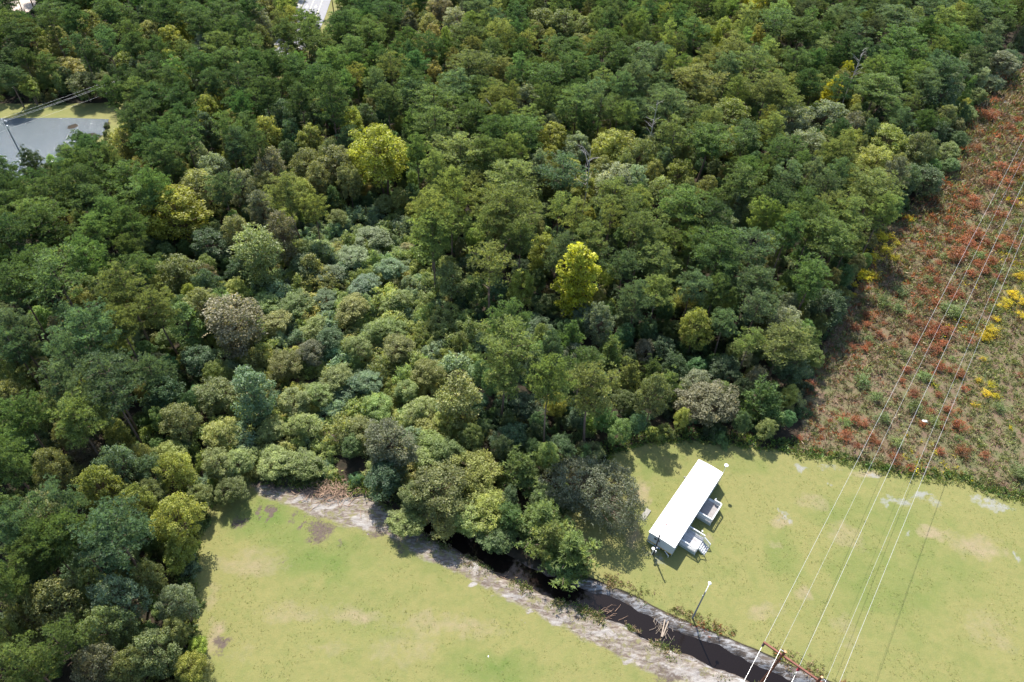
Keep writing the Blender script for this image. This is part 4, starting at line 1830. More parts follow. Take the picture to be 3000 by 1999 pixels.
B -104.8 146.3 4.3 6.7 dg
B -53.3 214.0 4.0 7.7 ol
B -104.0 150.7 4.1 5.5 ol
B 42.7 132.3 3.7 6.7 dg
B 16.5 75.7 4.2 6.9 mg
B -17.0 237.4 3.2 6.5 tg
B 17.0 109.4 4.1 5.1 ol
B -28.4 170.6 4.8 8.8 dg
B 96.5 192.0 4.6 7.4 tg
B 112.5 181.1 3.9 4.7 dg
B -40.1 208.6 4.9 9.0 ol
B 14.9 228.4 4.4 8.8 ol
B 7.8 152.1 3.3 5.4 mg
B 60.6 173.1 3.7 6.3 dg
B 47.2 127.7 3.7 6.5 mg
B -85.9 148.3 3.7 4.5 ol
B -67.9 222.0 3.5 6.8 mg
B -98.4 238.5 4.8 8.1 ol
B 5.3 135.2 3.8 7.4 gb
B -161.3 238.0 4.3 5.0 mg
B 53.0 178.0 4.8 6.5 mg
B 47.4 163.1 3.9 6.9 dg
B -121.7 136.7 4.0 5.3 ol
B -35.8 175.3 3.3 4.5 mg
B -31.7 193.8 3.9 5.0 ol
B -75.0 112.5 3.8 7.0 tg
B -85.5 203.0 4.4 5.7 mg
B 66.7 120.6 4.8 6.0 mg
B -18.6 214.5 4.8 8.9 gb
B -100.5 147.7 5.0 6.7 dg
B 67.1 124.2 4.3 6.0 gb
B 13.4 156.7 4.8 6.5 mg
B -6.5 171.2 4.0 6.9 dg
B 102.2 190.9 4.4 5.3 dg
B -14.2 223.6 5.1 8.6 gb
B -2.7 236.2 3.6 8.3 mg
B -115.2 116.6 3.8 5.3 mg
B -85.3 122.6 4.9 4.6 mg
B 33.5 226.5 3.6 8.4 mg
B -117.5 211.5 3.4 6.6 mg
B 83.9 225.2 4.4 6.3 gb
B -119.0 214.5 3.3 8.8 dg
B 65.3 148.9 4.7 8.8 dg
B 37.1 179.6 4.5 4.7 mg
B -106.3 138.8 3.2 6.6 dg
B -111.8 147.0 4.9 8.6 gb
B -72.4 105.3 4.0 6.9 tg
B -22.4 144.1 4.3 4.5 tg
B 21.5 139.7 3.2 7.2 gb
B 50.7 207.5 5.1 7.5 dg
B -115.0 239.8 3.7 5.5 ol
B 113.3 238.1 3.1 7.3 gb
B 32.0 107.0 3.6 5.3 tg
B -54.8 184.2 4.6 5.5 gb
B -74.1 222.9 5.1 8.5 ol
B 148.0 230.8 3.5 6.6 mg
B 56.9 145.1 4.2 4.8 ol
B 55.8 153.6 3.1 4.5 mg
B 76.7 160.8 3.7 6.8 tg
B 60.0 129.2 3.2 6.7 mg
B -87.3 156.1 4.2 6.4 ol
B -11.1 191.4 4.2 7.9 dg
B 131.3 207.9 4.0 7.3 mg
B -96.7 98.7 4.0 6.2 gb
B -6.4 158.7 4.5 8.1 mg
B 98.5 180.5 3.7 5.2 tg
B -7.8 166.9 4.5 5.4 mg
B 20.6 80.5 4.3 6.2 ol
B 89.9 239.1 3.1 5.0 tg
B 97.8 227.8 4.2 7.3 gb
B -56.4 208.9 4.1 8.7 mg
B -100.4 224.4 4.7 5.9 tg
B 56.6 226.8 3.2 5.3 dg
B 142.7 222.8 3.2 5.1 gb
B -83.8 82.1 3.9 6.2 ol
B -126.4 131.0 4.2 7.2 gb
B 30.4 116.4 3.4 5.8 mg
B -115.4 190.0 4.2 7.0 br
B 111.3 228.5 4.4 7.0 tg
B -73.1 231.9 4.4 7.6 gb
B -65.3 36.2 4.6 4.5 gb
B 140.7 215.7 4.5 5.9 yg
B -99.7 184.3 4.6 6.4 mg
B 4.0 131.6 5.0 8.4 ol
B 30.4 89.5 5.2 6.8 gb
B 147.7 236.2 4.6 5.0 ol
B -4.6 179.4 3.2 7.1 mg
B 2.1 226.2 4.6 8.0 gb
B -64.5 112.2 4.3 7.4 mg
B -43.0 228.3 3.7 7.0 gb
B -101.9 125.5 4.4 8.4 ol
B 139.0 210.5 3.5 6.5 yg
B -70.1 209.2 4.4 5.5 tg
B 35.4 109.0 5.0 8.3 yg
B -97.9 188.4 4.0 5.8 mg
B 40.8 180.3 4.4 6.2 tg
B 54.6 191.4 4.3 7.8 mg
B 80.3 150.2 3.6 6.7 mg
B -86.5 113.4 4.9 5.2 dg
B -53.1 163.8 4.4 5.0 ol
B -94.2 120.6 3.1 6.0 dg
B -39.6 178.1 4.7 8.6 gb
B 53.2 106.8 4.0 4.7 dg
B 76.9 125.4 4.0 5.7 ol
B 81.9 179.8 3.6 8.9 mg
B -166.2 227.0 4.4 8.6 gb
B -125.8 203.2 4.1 7.9 gb
B 62.8 235.0 3.9 6.1 mg
B -68.8 137.5 3.3 6.8 dg
B -4.2 202.9 4.7 8.6 gb
B -115.4 198.2 3.7 7.9 mg
B -113.0 119.5 4.1 7.5 mg
B 69.3 180.9 3.4 7.1 gb
B -116.7 141.7 4.8 7.8 tg
B -116.1 112.8 5.0 4.6 dg
B -87.0 215.3 4.6 8.0 mg
B -73.4 96.3 3.2 6.2 ol
B 51.7 111.0 5.1 6.1 gb
B -36.7 212.8 3.8 6.6 ol
B -98.9 161.4 3.2 5.8 gb
B -71.1 71.1 4.1 8.5 mg
B 56.0 139.7 4.2 6.7 mg
B 54.1 134.7 4.8 8.4 mg
B 22.2 75.6 3.1 5.9 gb
B -91.0 154.9 3.8 8.7 dg
B 101.7 210.5 3.6 7.8 ol
B 100.2 184.7 5.2 4.8 mg
B -72.3 200.0 5.1 7.4 mg
B -78.2 96.5 4.2 4.8 gb
B 87.0 210.9 4.6 8.2 dg
B -175.1 225.8 4.0 6.8 tg
B 14.6 135.5 4.7 4.8 mg
B -0.7 223.8 3.8 8.8 gb
B -74.2 77.0 3.1 8.2 tg
B 18.4 101.3 3.4 8.2 dg
B -184.1 240.0 4.8 6.7 tg
B 6.9 122.1 4.8 7.7 dg
B 43.7 211.5 4.0 4.8 tg
B -6.4 210.8 4.7 6.9 tg
B 16.7 85.9 3.5 5.3 dg
B -174.0 221.3 3.7 8.8 dg
B -180.0 238.8 4.1 8.8 dg
B 113.6 230.6 3.2 6.5 gb
B 22.5 176.8 4.4 7.6 yg
B 139.8 224.4 3.6 5.4 ol
B -133.0 232.4 3.4 5.3 dg
B -87.6 66.2 3.1 8.9 tg
B -18.0 226.5 3.2 5.1 mg
B -145.7 233.3 3.8 7.1 dg
B 63.6 198.3 3.6 8.8 yg
B 66.8 182.9 4.2 8.5 dg
B -70.3 98.9 3.2 6.2 dg
B -168.0 201.3 3.0 8.4 tg
B 4.2 232.1 3.2 5.0 br
B -133.6 198.3 5.0 5.2 gb
B 31.0 219.5 4.5 5.5 mg
B 22.1 201.2 4.3 8.8 ol
B 129.1 199.5 3.9 7.2 mg
B 72.3 124.4 3.1 4.7 mg
B -91.0 177.6 3.6 5.1 gb
B -106.0 225.5 4.4 5.6 mg
B 62.7 217.4 4.3 8.8 ol
B 109.3 195.5 4.7 6.4 tg
B -64.6 98.1 4.1 8.4 dg
B -70.1 203.6 4.8 7.9 gb
B 114.4 191.3 3.9 5.7 ol
B -87.6 101.5 3.4 8.3 ol
B -6.8 225.5 3.6 8.1 gb
B -40.2 214.2 3.2 8.7 mg
B -60.5 200.9 3.7 7.4 mg
B -134.8 219.0 3.9 4.9 mg
B 1.5 147.7 4.5 6.5 mg
B -75.6 145.4 3.0 4.6 ol
B -76.2 100.4 3.5 4.8 br
B 44.9 215.9 3.6 8.1 tg
B -27.6 178.6 4.0 7.2 gb
B 73.4 154.9 4.1 5.4 tg
B 51.3 228.7 3.3 8.6 tg
B 21.6 210.3 4.5 5.9 dg
B 66.2 144.6 3.3 7.8 gb
B -43.3 27.4 3.8 4.7 gb
B -52.5 134.0 3.2 4.8 br
B -14.4 227.9 3.7 8.2 mg
B 73.4 189.8 3.1 7.6 tg
B -146.3 225.2 3.0 6.0 dg
B 44.8 76.1 3.7 5.5 ol
B -82.3 152.7 3.1 7.9 mg
B -69.2 217.4 4.3 5.7 gb
B 66.7 169.8 3.5 6.2 ol
B 16.7 151.8 3.2 6.0 dg
B 91.7 190.7 3.3 7.5 gb
B 39.6 190.5 4.1 7.4 mg
B -132.8 205.0 4.3 7.5 gb
B -76.8 174.8 3.7 5.8 dg
B -15.5 153.3 4.8 7.0 mg
B 130.3 216.6 3.8 5.5 mg
B -26.7 155.1 3.2 6.6 gb
B 1.0 142.6 4.1 5.2 gb
B 43.6 148.1 4.0 7.5 ol
B -85.4 107.8 3.5 6.6 mg
B -50.5 236.8 3.5 6.7 ol
B 12.0 145.2 4.4 6.0 gb
B -118.3 232.0 3.8 4.9 dg
B -52.5 81.6 4.9 7.5 tg
B -100.9 235.5 4.6 6.9 gb
B 5.9 60.9 5.0 4.7 mg
B -12.3 199.7 4.2 6.8 ol
B 15.7 124.7 3.8 5.7 gb
B 106.6 229.4 3.2 5.8 mg
B -117.9 147.9 3.7 5.3 mg
B -90.6 107.1 3.4 6.1 br
B 67.4 131.5 4.2 7.8 dg
B -181.3 235.1 3.6 7.5 mg
B -69.1 147.1 3.2 6.1 dg
B -10.6 114.8 4.9 7.9 gb
B -2.9 165.4 4.3 6.1 dg
B 5.9 219.3 3.5 6.9 dg
B -180.8 220.8 3.8 6.3 dg
B -92.9 183.2 4.8 6.3 gb
B 70.8 221.9 5.1 8.9 ol
B -9.6 126.0 4.5 7.5 yg
B -86.3 166.6 4.0 4.8 dg
B 38.4 116.9 3.9 6.0 mg
B -121.3 203.5 3.7 8.1 dg
B 127.4 221.9 4.3 7.0 mg
B -77.7 110.9 3.5 8.2 yg
B 7.0 107.3 5.2 4.7 mg
B -70.7 49.5 3.1 5.5 dg
B -11.1 133.4 4.0 6.4 tg
B -37.8 171.7 3.2 7.5 yg
B 130.7 229.2 3.6 8.9 dg
B 16.6 201.0 3.3 4.7 tg
B -37.7 200.6 3.9 7.0 dg
B -112.3 203.7 4.6 7.2 ol
B -30.9 174.2 4.4 7.2 gb
B -75.3 116.6 4.6 6.5 ol
B -5.2 85.4 3.5 7.3 gb
B 33.0 237.7 4.0 6.1 mg
B 128.7 236.3 4.5 7.6 tg
B -5.8 79.8 3.7 4.5 gb
B 26.3 98.0 4.4 8.2 dg
B -152.8 239.8 3.5 6.8 gb
B -53.3 232.9 3.9 7.3 ol
B 11.9 238.8 3.9 5.4 tg
B 24.4 193.5 3.0 8.4 mg
B -64.7 235.7 3.0 6.6 gb
B 98.5 220.7 5.2 8.5 mg
B 0.7 218.6 4.7 5.2 gb
B -65.3 229.6 4.8 7.2 tg
B -119.1 122.4 5.0 6.8 mg
B -113.3 133.6 4.4 6.9 mg
B 70.2 142.2 3.8 7.4 ol
B -108.6 144.9 3.9 8.5 dg
B -191.1 236.8 5.1 8.1 tg
B 22.5 101.8 3.8 5.0 mg
B 82.7 235.5 4.2 8.1 gb
B 151.3 236.1 3.8 7.7 mg
B 74.2 200.8 3.9 6.1 gb
B 20.9 137.0 3.9 7.6 gb
B 19.7 166.0 4.5 8.6 yg
B 34.9 90.7 3.8 5.3 gb
B 120.4 218.6 3.9 5.6 ol
B -93.7 189.9 3.4 8.3 gb
B 16.2 182.6 4.2 8.6 ol
B 31.5 133.3 3.6 6.7 dg
B -60.3 188.9 4.1 6.4 ol
B -108.1 193.9 3.4 4.9 tg
B 123.8 214.7 3.0 8.6 mg
B 35.1 202.1 4.3 8.0 mg
B -64.2 195.6 4.4 8.6 tg
B -65.6 183.9 3.5 7.8 dg
B -22.2 199.5 4.0 6.2 gb
B 39.3 129.3 4.3 7.2 tg
B -45.2 190.7 4.2 8.0 tg
B -59.4 150.9 3.8 5.5 dg
B 107.0 189.3 3.9 4.8 mg
B -69.4 237.0 4.0 7.3 yg
B -90.8 141.7 3.6 5.5 dg
B 14.3 211.8 3.6 6.7 mg
B -3.7 81.9 3.1 8.8 dg
B -79.9 82.8 4.6 6.3 gb
B 80.5 157.8 3.1 8.9 mg
B 26.9 195.1 4.0 9.0 dg
B -93.3 139.3 3.8 5.3 mg
B -109.8 221.8 4.5 7.8 ol
B 6.5 66.6 3.8 8.9 tg
B 49.8 154.5 4.7 6.5 mg
B -114.6 123.7 4.3 8.1 gb
B -54.3 47.2 4.5 5.9 dg
B 13.9 233.9 4.5 8.7 dg
B -119.2 131.1 3.2 5.9 dg
B 61.6 152.0 3.8 7.7 yg
B -19.3 201.3 4.4 7.0 gb
B -76.5 202.2 4.3 7.7 gb
B 51.9 167.9 4.7 8.7 yg
B 5.4 91.5 4.4 6.5 mg
B 69.2 134.5 4.6 5.1 mg
B 77.9 213.3 3.3 8.2 gb
B -69.3 180.3 4.9 5.0 dg
B -5.7 69.4 4.3 8.9 ol
B 76.4 205.8 4.1 5.6 mg
B -6.1 141.9 3.2 5.9 mg
B -24.5 188.0 3.4 8.6 dg
B 135.3 220.4 3.9 8.5 mg
B 95.4 197.4 3.8 5.7 mg
B -148.8 236.5 3.5 7.9 yg
B -73.2 108.8 3.5 8.0 mg
B -105.8 159.0 4.0 6.8 mg
B 18.5 197.9 4.5 4.8 br
B -67.4 239.7 3.9 5.8 mg
B 30.2 77.2 3.0 6.4 tg
B 42.0 114.6 4.1 6.4 tg
B -52.1 176.4 4.7 8.8 mg
B -20.9 207.4 4.8 6.2 gb
B -95.1 208.9 3.7 7.6 dg
B 46.4 146.6 3.2 9.0 ol
B -61.2 185.3 3.6 7.5 gb
B 75.6 228.1 5.1 8.8 ol
B 1.1 214.3 3.2 8.8 gb
B 63.0 178.3 4.8 8.9 ol
B -65.5 79.3 3.2 4.6 gb
B -51.4 188.6 5.2 8.3 dg
B -102.5 154.9 3.9 7.4 dg
B 56.0 198.0 4.9 6.3 mg
B -59.8 192.1 3.7 5.8 gb
B -5.0 112.8 3.4 5.3 mg
B -178.8 228.4 3.3 6.2 tg
B -137.3 215.4 3.1 6.9 mg
B -91.2 197.0 3.8 6.4 mg
B -65.5 91.6 4.4 5.2 mg
B 36.1 194.3 4.2 4.7 dg
B 17.7 211.0 3.8 7.7 gb
B -63.8 127.5 3.7 8.4 tg
B -120.0 142.1 3.3 5.5 mg
B 8.7 199.7 3.9 7.3 gb
B -168.3 222.0 4.4 4.7 gb
B 38.4 211.8 4.5 6.2 gb
B -11.4 204.5 5.0 4.6 gb
B -167.7 213.1 4.8 4.9 gb
B 19.0 104.5 4.1 6.2 mg
B -84.4 89.9 3.7 8.9 br
B 63.9 170.1 3.5 6.3 gb
B 8.2 222.7 3.6 4.6 tg
B -19.1 132.3 3.6 7.1 br
B 42.5 204.2 3.1 7.8 dg
B -37.0 163.5 4.7 7.3 mg
B -158.1 226.7 3.2 7.8 tg
B -24.9 184.3 4.0 7.0 ol
B -14.6 168.4 3.6 5.4 ol
B 108.5 174.2 4.0 8.6 tg
B -116.6 128.1 4.9 7.5 mg
B 111.4 203.8 4.6 8.6 dg
B 116.1 182.2 3.9 8.0 dg
B -102.2 134.2 3.1 4.7 br
B -137.7 194.2 3.3 8.3 mg
B -19.3 148.7 5.0 5.3 ol
B 79.9 173.1 3.2 5.8 mg
B 29.0 225.5 4.0 5.6 gb
B 126.9 214.7 3.6 5.4 gb
B 39.4 107.6 3.8 6.2 gb
B 24.1 169.2 4.5 8.0 dg
B -95.9 174.3 4.6 5.7 mg
B -155.3 218.9 4.7 8.6 ol
B -103.6 214.9 3.7 7.1 mg
B 48.1 116.7 3.8 4.5 gb
B 137.4 234.4 4.2 8.0 mg
B 69.9 145.8 3.5 7.7 dg
B -66.3 32.4 4.6 4.7 dg
B 3.4 166.9 3.3 8.4 dg
B 37.4 167.9 4.3 7.3 ol
B -165.3 223.8 3.6 4.7 ol
B -62.3 204.1 3.6 4.7 dg
B 87.6 207.7 3.3 8.3 ol
B 96.7 232.8 4.0 8.0 gb
B -86.1 194.8 3.1 7.0 dg
B 75.5 187.7 3.0 5.3 mg
B 17.1 130.9 3.2 5.4 gb
B 84.1 181.8 3.8 5.4 mg
B -14.4 141.3 3.2 5.3 gb
B -139.6 234.2 3.7 7.5 ol
B 137.6 231.2 3.1 7.1 tg
B 89.3 203.2 3.8 6.5 yg
B -93.3 116.6 4.7 6.0 ol
B 151.2 231.9 4.6 5.0 dg
B 51.7 181.8 5.0 6.2 mg
B 132.8 199.8 3.1 8.9 gb
B -0.2 174.7 4.0 7.9 ol
B -16.7 158.9 4.2 7.9 dg
B 24.5 198.6 3.5 8.0 gb
B 85.4 217.0 4.2 5.3 gb
B 47.4 190.2 3.1 5.4 mg
B -12.7 209.4 4.9 5.9 gb
B -165.6 197.5 4.6 6.8 gb
B -95.3 125.0 3.2 7.0 gb
B 136.0 210.2 3.1 5.6 gb
B 104.9 204.0 3.2 6.5 dg
B 49.4 79.0 3.2 4.6 dg
B 90.2 154.4 3.6 5.0 mg
B 80.4 133.6 3.2 5.1 dg
B 92.4 227.2 3.9 7.7 gb
B 117.0 236.6 4.0 5.5 mg
B -82.4 118.2 3.1 6.1 tg
B 121.6 238.5 4.0 6.7 dg
B 63.3 174.4 3.7 8.7 gb
B -3.5 109.1 4.4 7.6 gb
B 28.5 190.7 3.6 4.6 tg
B -84.2 206.5 3.4 7.0 dg
B 117.9 227.7 4.5 8.4 gb
B -60.6 197.7 3.7 7.7 tg
B -109.8 200.5 4.1 4.6 ol
B -103.1 238.9 4.3 8.0 gb
B 8.4 82.9 4.6 5.7 tg
B 80.2 187.9 3.6 5.8 mg
B -112.5 208.6 4.0 7.8 gb
B -110.6 159.0 3.4 7.4 gb
B -164.1 235.2 4.1 6.7 dg
B 68.9 158.5 4.0 6.5 gb
B -6.3 122.0 4.1 6.8 mg
B -86.1 135.2 3.8 8.2 tg
B 63.1 225.5 4.7 5.3 gb
B 63.2 138.9 4.4 5.4 dg
B -53.4 198.0 5.0 8.5 ol
B 97.4 224.5 3.4 7.9 dg
B -111.2 186.6 3.3 6.9 gb
B 57.4 215.6 4.8 7.0 mg
B -63.6 223.9 3.2 8.0 gb
B -154.2 191.0 4.0 8.8 ol
B -185.8 233.7 3.3 6.4 gb
B -49.7 26.7 4.4 6.0 mg
B 108.1 239.9 4.2 6.7 yg
B -2.1 170.3 4.8 6.0 mg
B -60.2 176.2 3.0 5.1 ol
B -18.6 123.3 3.2 6.3 mg
B -28.5 163.3 5.0 7.3 dg
B 77.2 233.3 3.9 8.3 tg
B -61.6 182.4 3.6 5.1 tg
B 112.6 219.6 5.0 6.2 mg
B 46.8 121.7 4.8 8.5 gb
B 13.0 142.3 3.1 5.0 mg
B 38.3 233.2 3.6 6.4 dg
B -102.5 204.3 4.9 5.8 gb
B 23.1 237.7 5.0 5.1 tg
B -105.9 212.7 4.1 6.7 mg
B -59.4 233.9 3.0 7.0 mg
B 39.1 221.8 3.3 7.3 dg
B 78.6 176.2 4.5 6.3 mg
B -67.9 225.7 4.5 5.7 gb
B -169.7 236.6 5.0 5.0 mg
B -64.2 39.9 3.1 4.5 mg
B -149.1 228.7 4.4 8.3 ol
B -98.4 109.2 3.8 5.4 dg
B -96.0 219.8 4.4 6.3 tg
B 10.9 195.8 3.7 4.6 dg
B -157.3 223.4 4.5 7.1 ol
B -104.7 229.7 4.9 8.6 dg
B 40.8 239.5 4.6 4.9 yg
B -39.7 238.3 3.8 4.6 gb
B 24.0 223.7 3.3 7.3 gb
B -69.1 158.6 3.5 7.5 mg
B -79.9 105.0 4.2 6.9 mg
B -131.9 238.2 3.8 7.8 mg
B -105.8 109.7 3.7 4.6 mg
B -58.4 227.9 3.5 6.7 mg
B -47.9 200.2 3.7 6.1 ol
B 43.3 230.7 4.7 6.3 mg
B 34.6 114.7 3.2 6.3 dg
B -93.6 228.3 4.0 8.1 gb
B -85.8 184.7 4.1 6.9 gb
B 41.2 226.9 3.4 7.7 gb
B 18.5 220.3 3.2 6.8 mg
B -171.1 220.3 3.4 7.5 gb
B 77.9 208.9 3.3 4.8 dg
B -6.5 237.3 3.8 8.2 mg
B -46.9 220.2 4.9 8.5 br
B 117.3 207.4 4.8 5.6 mg
B -71.4 175.4 4.0 6.1 mg
B -105.8 217.9 5.2 5.0 gb
B -99.1 155.7 3.9 6.1 mg
B -80.4 187.9 3.2 8.8 dg
B -10.6 154.7 3.5 7.8 ol
B -74.3 205.0 4.2 5.1 yg
B 12.7 178.9 3.6 5.3 tg
B 21.8 96.3 4.5 8.0 dg
B 81.4 229.6 3.3 7.9 dg
B -111.3 212.1 3.5 5.0 dg
B -86.9 174.4 4.3 5.7 gb
B 46.3 101.9 3.8 7.3 gb
B -108.3 156.7 3.5 5.5 tg
B -106.1 180.0 4.4 8.1 gb
B 1.4 163.5 3.7 7.6 dg
B 76.9 224.3 4.9 8.7 tg
B 95.3 151.2 4.3 7.6 dg
B -113.0 222.3 3.7 6.2 mg
B 121.1 198.5 3.3 8.9 dg
B 4.7 144.2 3.2 7.0 dg
B -110.4 134.5 3.0 7.5 yg
B 50.3 134.2 4.5 7.0 dg
B -79.2 212.8 4.1 8.5 mg
B -78.1 206.2 4.0 8.8 gb
B -33.8 188.2 4.4 7.1 gb
B 9.4 217.1 4.1 6.0 dg
B 114.9 211.1 4.6 5.1 gb
B 41.1 145.7 3.8 5.1 ol
B -5.1 150.8 4.3 6.3 dg
B 0.1 229.4 3.3 8.1 ol
B 125.1 228.1 4.0 5.5 dg
B -8.4 108.3 5.1 8.3 mg
B -111.3 191.8 4.7 7.5 yg
B -72.2 88.3 3.2 7.8 tg
B -53.9 239.7 3.5 6.7 dg
B -9.9 227.4 3.5 8.3 mg
B -18.6 164.5 3.4 4.7 tg
B -42.9 206.0 3.7 5.0 gb
B 13.2 109.5 3.9 8.9 gb
B -90.0 128.7 3.4 5.9 tg
B 76.1 197.8 3.7 4.9 br
B -90.8 96.3 3.9 6.1 gb
B 48.0 236.7 3.0 7.7 mg
B 69.9 212.2 4.6 6.2 ol
B -89.1 86.4 4.8 5.1 dg
B 4.6 72.9 3.0 5.2 dg
B 64.8 220.8 5.0 8.0 yg
B -74.5 59.5 3.4 6.6 dg
B 51.3 162.9 3.6 7.3 gb
B 62.2 135.6 3.4 6.5 dg
B -97.1 194.7 3.4 7.1 gb
B 133.2 236.0 3.9 4.7 gb
B -161.1 193.4 4.4 5.9 ol
B -49.4 209.4 4.9 7.0 gb
B -95.0 224.0 4.2 6.7 dg
B -74.0 153.8 3.2 8.4 tg
B 43.4 172.8 3.8 6.5 gb
B 57.2 204.7 3.4 7.8 dg
B -61.4 227.3 3.2 8.5 gb
B 42.3 85.2 3.8 6.1 gb
B 6.6 188.2 3.8 5.8 ol
B -76.2 105.1 4.6 5.7 gb
B -122.4 239.0 5.1 8.9 mg
B -58.5 29.0 5.1 4.8 tg
B -19.7 176.9 5.0 5.7 mg
B 133.3 202.7 3.1 8.8 gb
B -107.4 149.3 3.9 7.9 dg
B 108.7 199.4 3.9 7.7 gb
B -99.4 96.3 3.9 5.6 mg
B -26.1 212.4 5.0 7.9 dg
B 115.4 188.0 3.1 5.3 ol
B 47.2 221.1 3.1 5.0 dg
B -54.4 168.7 3.1 8.9 gb
B -112.3 108.9 4.0 6.6 ol
B -67.5 149.4 3.0 7.3 dg
B -96.6 92.1 4.8 7.7 gb
B -5.8 131.3 3.4 5.6 ol
B 60.6 110.4 4.9 8.2 tg
B 90.1 198.1 3.8 7.7 dg
B -52.5 220.9 4.7 7.3 gb
B -77.3 189.2 3.9 5.9 mg
B -69.8 76.8 4.4 8.9 dg
B -71.3 166.3 3.1 5.1 mg
B 59.1 168.3 4.0 8.9 mg
B 30.5 168.0 3.5 5.8 mg
B 73.2 163.0 4.1 6.6 tg
B 75.2 131.9 4.5 8.2 mg
B -29.1 197.0 3.6 8.8 gb
B -158.1 199.9 3.1 6.0 mg
B -88.1 77.8 4.0 8.6 mg
B 131.0 238.7 3.2 5.8 mg
B -100.3 101.0 3.2 7.0 mg
B 47.0 151.6 3.8 7.3 ol
B -74.1 195.4 3.0 4.8 mg
B 23.0 121.0 3.2 6.8 dg
B -28.3 157.2 3.5 5.7 mg
B -65.9 219.3 3.4 7.4 gb
B 38.8 225.0 3.9 5.6 mg
B -155.1 226.7 4.0 8.6 mg
B 32.1 100.2 4.2 5.7 mg
B -75.6 89.1 3.8 7.1 dg
B -90.9 82.6 4.0 6.2 gb
B 27.9 198.0 3.4 8.1 tg
B -49.8 225.6 4.0 4.7 ol
B -56.5 164.0 3.5 5.6 ol
B 30.0 125.4 3.8 7.4 dg
B 70.3 198.9 3.4 6.3 dg
B 83.2 205.8 3.4 8.9 gb
B -106.8 167.8 4.9 6.3 dg
B 75.0 136.9 3.9 4.9 gb
B -107.1 134.9 4.0 5.6 yg
B -112.6 138.0 3.5 8.6 dg
B -39.1 168.1 3.9 6.5 ol
B -81.3 59.1 3.3 5.8 dg
B -49.3 178.7 3.9 8.8 tg
B -182.3 228.0 5.1 5.3 tg
B -41.5 163.2 4.2 8.6 ol
B 16.2 216.2 3.9 7.4 gb
B -15.5 125.3 3.7 8.8 mg
B -10.0 234.2 4.2 8.5 dg
B -80.6 86.9 3.6 7.2 mg
B -49.2 196.6 4.3 8.8 mg
B -121.7 129.1 4.2 7.8 mg
B -7.0 192.0 3.8 8.3 mg
B 33.7 231.8 5.0 5.5 dg
B -62.2 153.2 3.3 7.8 mg
B -109.7 152.0 3.2 8.9 mg
B 45.1 93.5 3.1 4.9 br
B 12.1 186.4 3.8 6.4 dg
B 118.1 193.6 4.1 8.1 mg
B -75.0 92.2 3.3 7.7 mg
B -43.9 188.0 3.2 8.6 br
B -23.7 181.4 3.2 7.6 ol
B 52.0 129.3 4.9 5.6 gb
B 123.0 182.2 3.7 5.2 dg
B 46.8 138.4 4.3 7.8 mg
B -120.0 145.8 3.2 5.9 dg
B 63.4 189.9 5.2 4.5 ol
B -21.1 162.3 4.9 6.9 mg
B -19.6 152.8 4.1 6.0 dg
B -51.3 169.0 4.6 5.2 tg
B -133.5 228.6 3.9 6.7 gb
B -103.0 182.1 3.5 8.2 gb
B -155.7 196.3 4.3 4.6 br
B 39.9 206.7 3.9 8.4 br
B -62.7 132.5 3.6 6.6 mg
B -101.6 197.7 5.2 6.2 dg
B 3.6 137.6 3.2 8.8 ol
B -67.8 193.4 5.0 7.4 yg
B -150.7 214.2 4.6 5.2 gb
B 88.5 225.9 4.0 5.2 ol
B 26.7 90.1 3.6 4.7 gb
B 2.2 200.5 3.3 6.0 mg
B 40.5 219.4 3.0 6.2 yg
B 20.7 117.5 3.1 5.3 ol
B 80.9 153.4 3.2 5.5 ol
B 35.3 223.8 4.0 4.9 dg
B 86.0 238.4 3.6 5.8 br
B 67.4 229.6 3.5 5.4 ol
B 18.8 157.1 3.6 4.7 dg
B -27.9 223.9 4.5 6.9 mg
B 63.6 163.1 5.0 7.3 dg
B -67.1 82.1 3.2 4.7 dg
B -104.1 100.1 4.5 4.7 ol
B -100.1 140.2 4.7 8.4 mg
B 55.2 103.2 3.3 8.0 gb
B 5.2 198.5 3.8 4.7 gb
B 17.7 187.7 3.4 5.6 br
B -188.1 231.9 3.1 5.3 gb
B -31.5 216.1 4.8 8.2 gb
B -61.9 83.6 3.6 6.7 dg
B -155.0 212.8 3.7 5.7 gb
B -63.8 67.4 4.0 8.2 tg
B -20.7 196.9 3.4 8.9 dg
B 17.6 194.4 4.4 4.6 mg
B -22.1 190.6 4.3 7.4 mg
B 72.9 119.6 3.1 7.4 ol
B -62.7 149.7 3.3 8.3 ol
B 57.7 115.7 3.1 8.1 dg
B 28.4 202.9 4.5 5.3 tg
B -50.1 233.6 4.1 6.1 tg
B -5.0 147.5 3.8 5.3 mg
B 44.1 177.3 5.0 7.2 tg
B 26.8 118.9 5.1 8.3 gb
B -5.1 207.1 4.7 5.5 gb
B 95.6 163.4 4.6 4.9 mg
B -108.7 124.0 3.2 6.6 mg
B 22.2 229.5 3.2 8.6 dg
B -94.9 236.8 3.2 8.8 ol
B -95.4 86.4 3.2 6.9 gb
B -93.8 216.0 4.6 4.8 gb
B -14.6 128.1 3.4 5.6 mg
B 60.9 102.1 3.6 7.9 ol
B -83.9 155.3 4.0 8.3 gb
B 72.3 209.7 4.0 5.6 ol
B -90.8 218.2 3.2 7.9 gb
B 92.6 169.4 4.5 4.8 dg
B -65.9 44.9 3.4 4.6 mg
B -70.3 59.3 3.1 6.8 dg
B 23.4 185.9 4.1 5.4 ol
B 64.8 128.2 3.3 6.0 dg
B -43.1 211.2 4.1 8.7 gb
B 8.4 179.3 3.8 8.0 mg
B -108.1 186.9 3.1 6.7 br
B 143.8 235.2 4.9 7.7 ol
B 3.1 122.1 4.0 6.4 mg
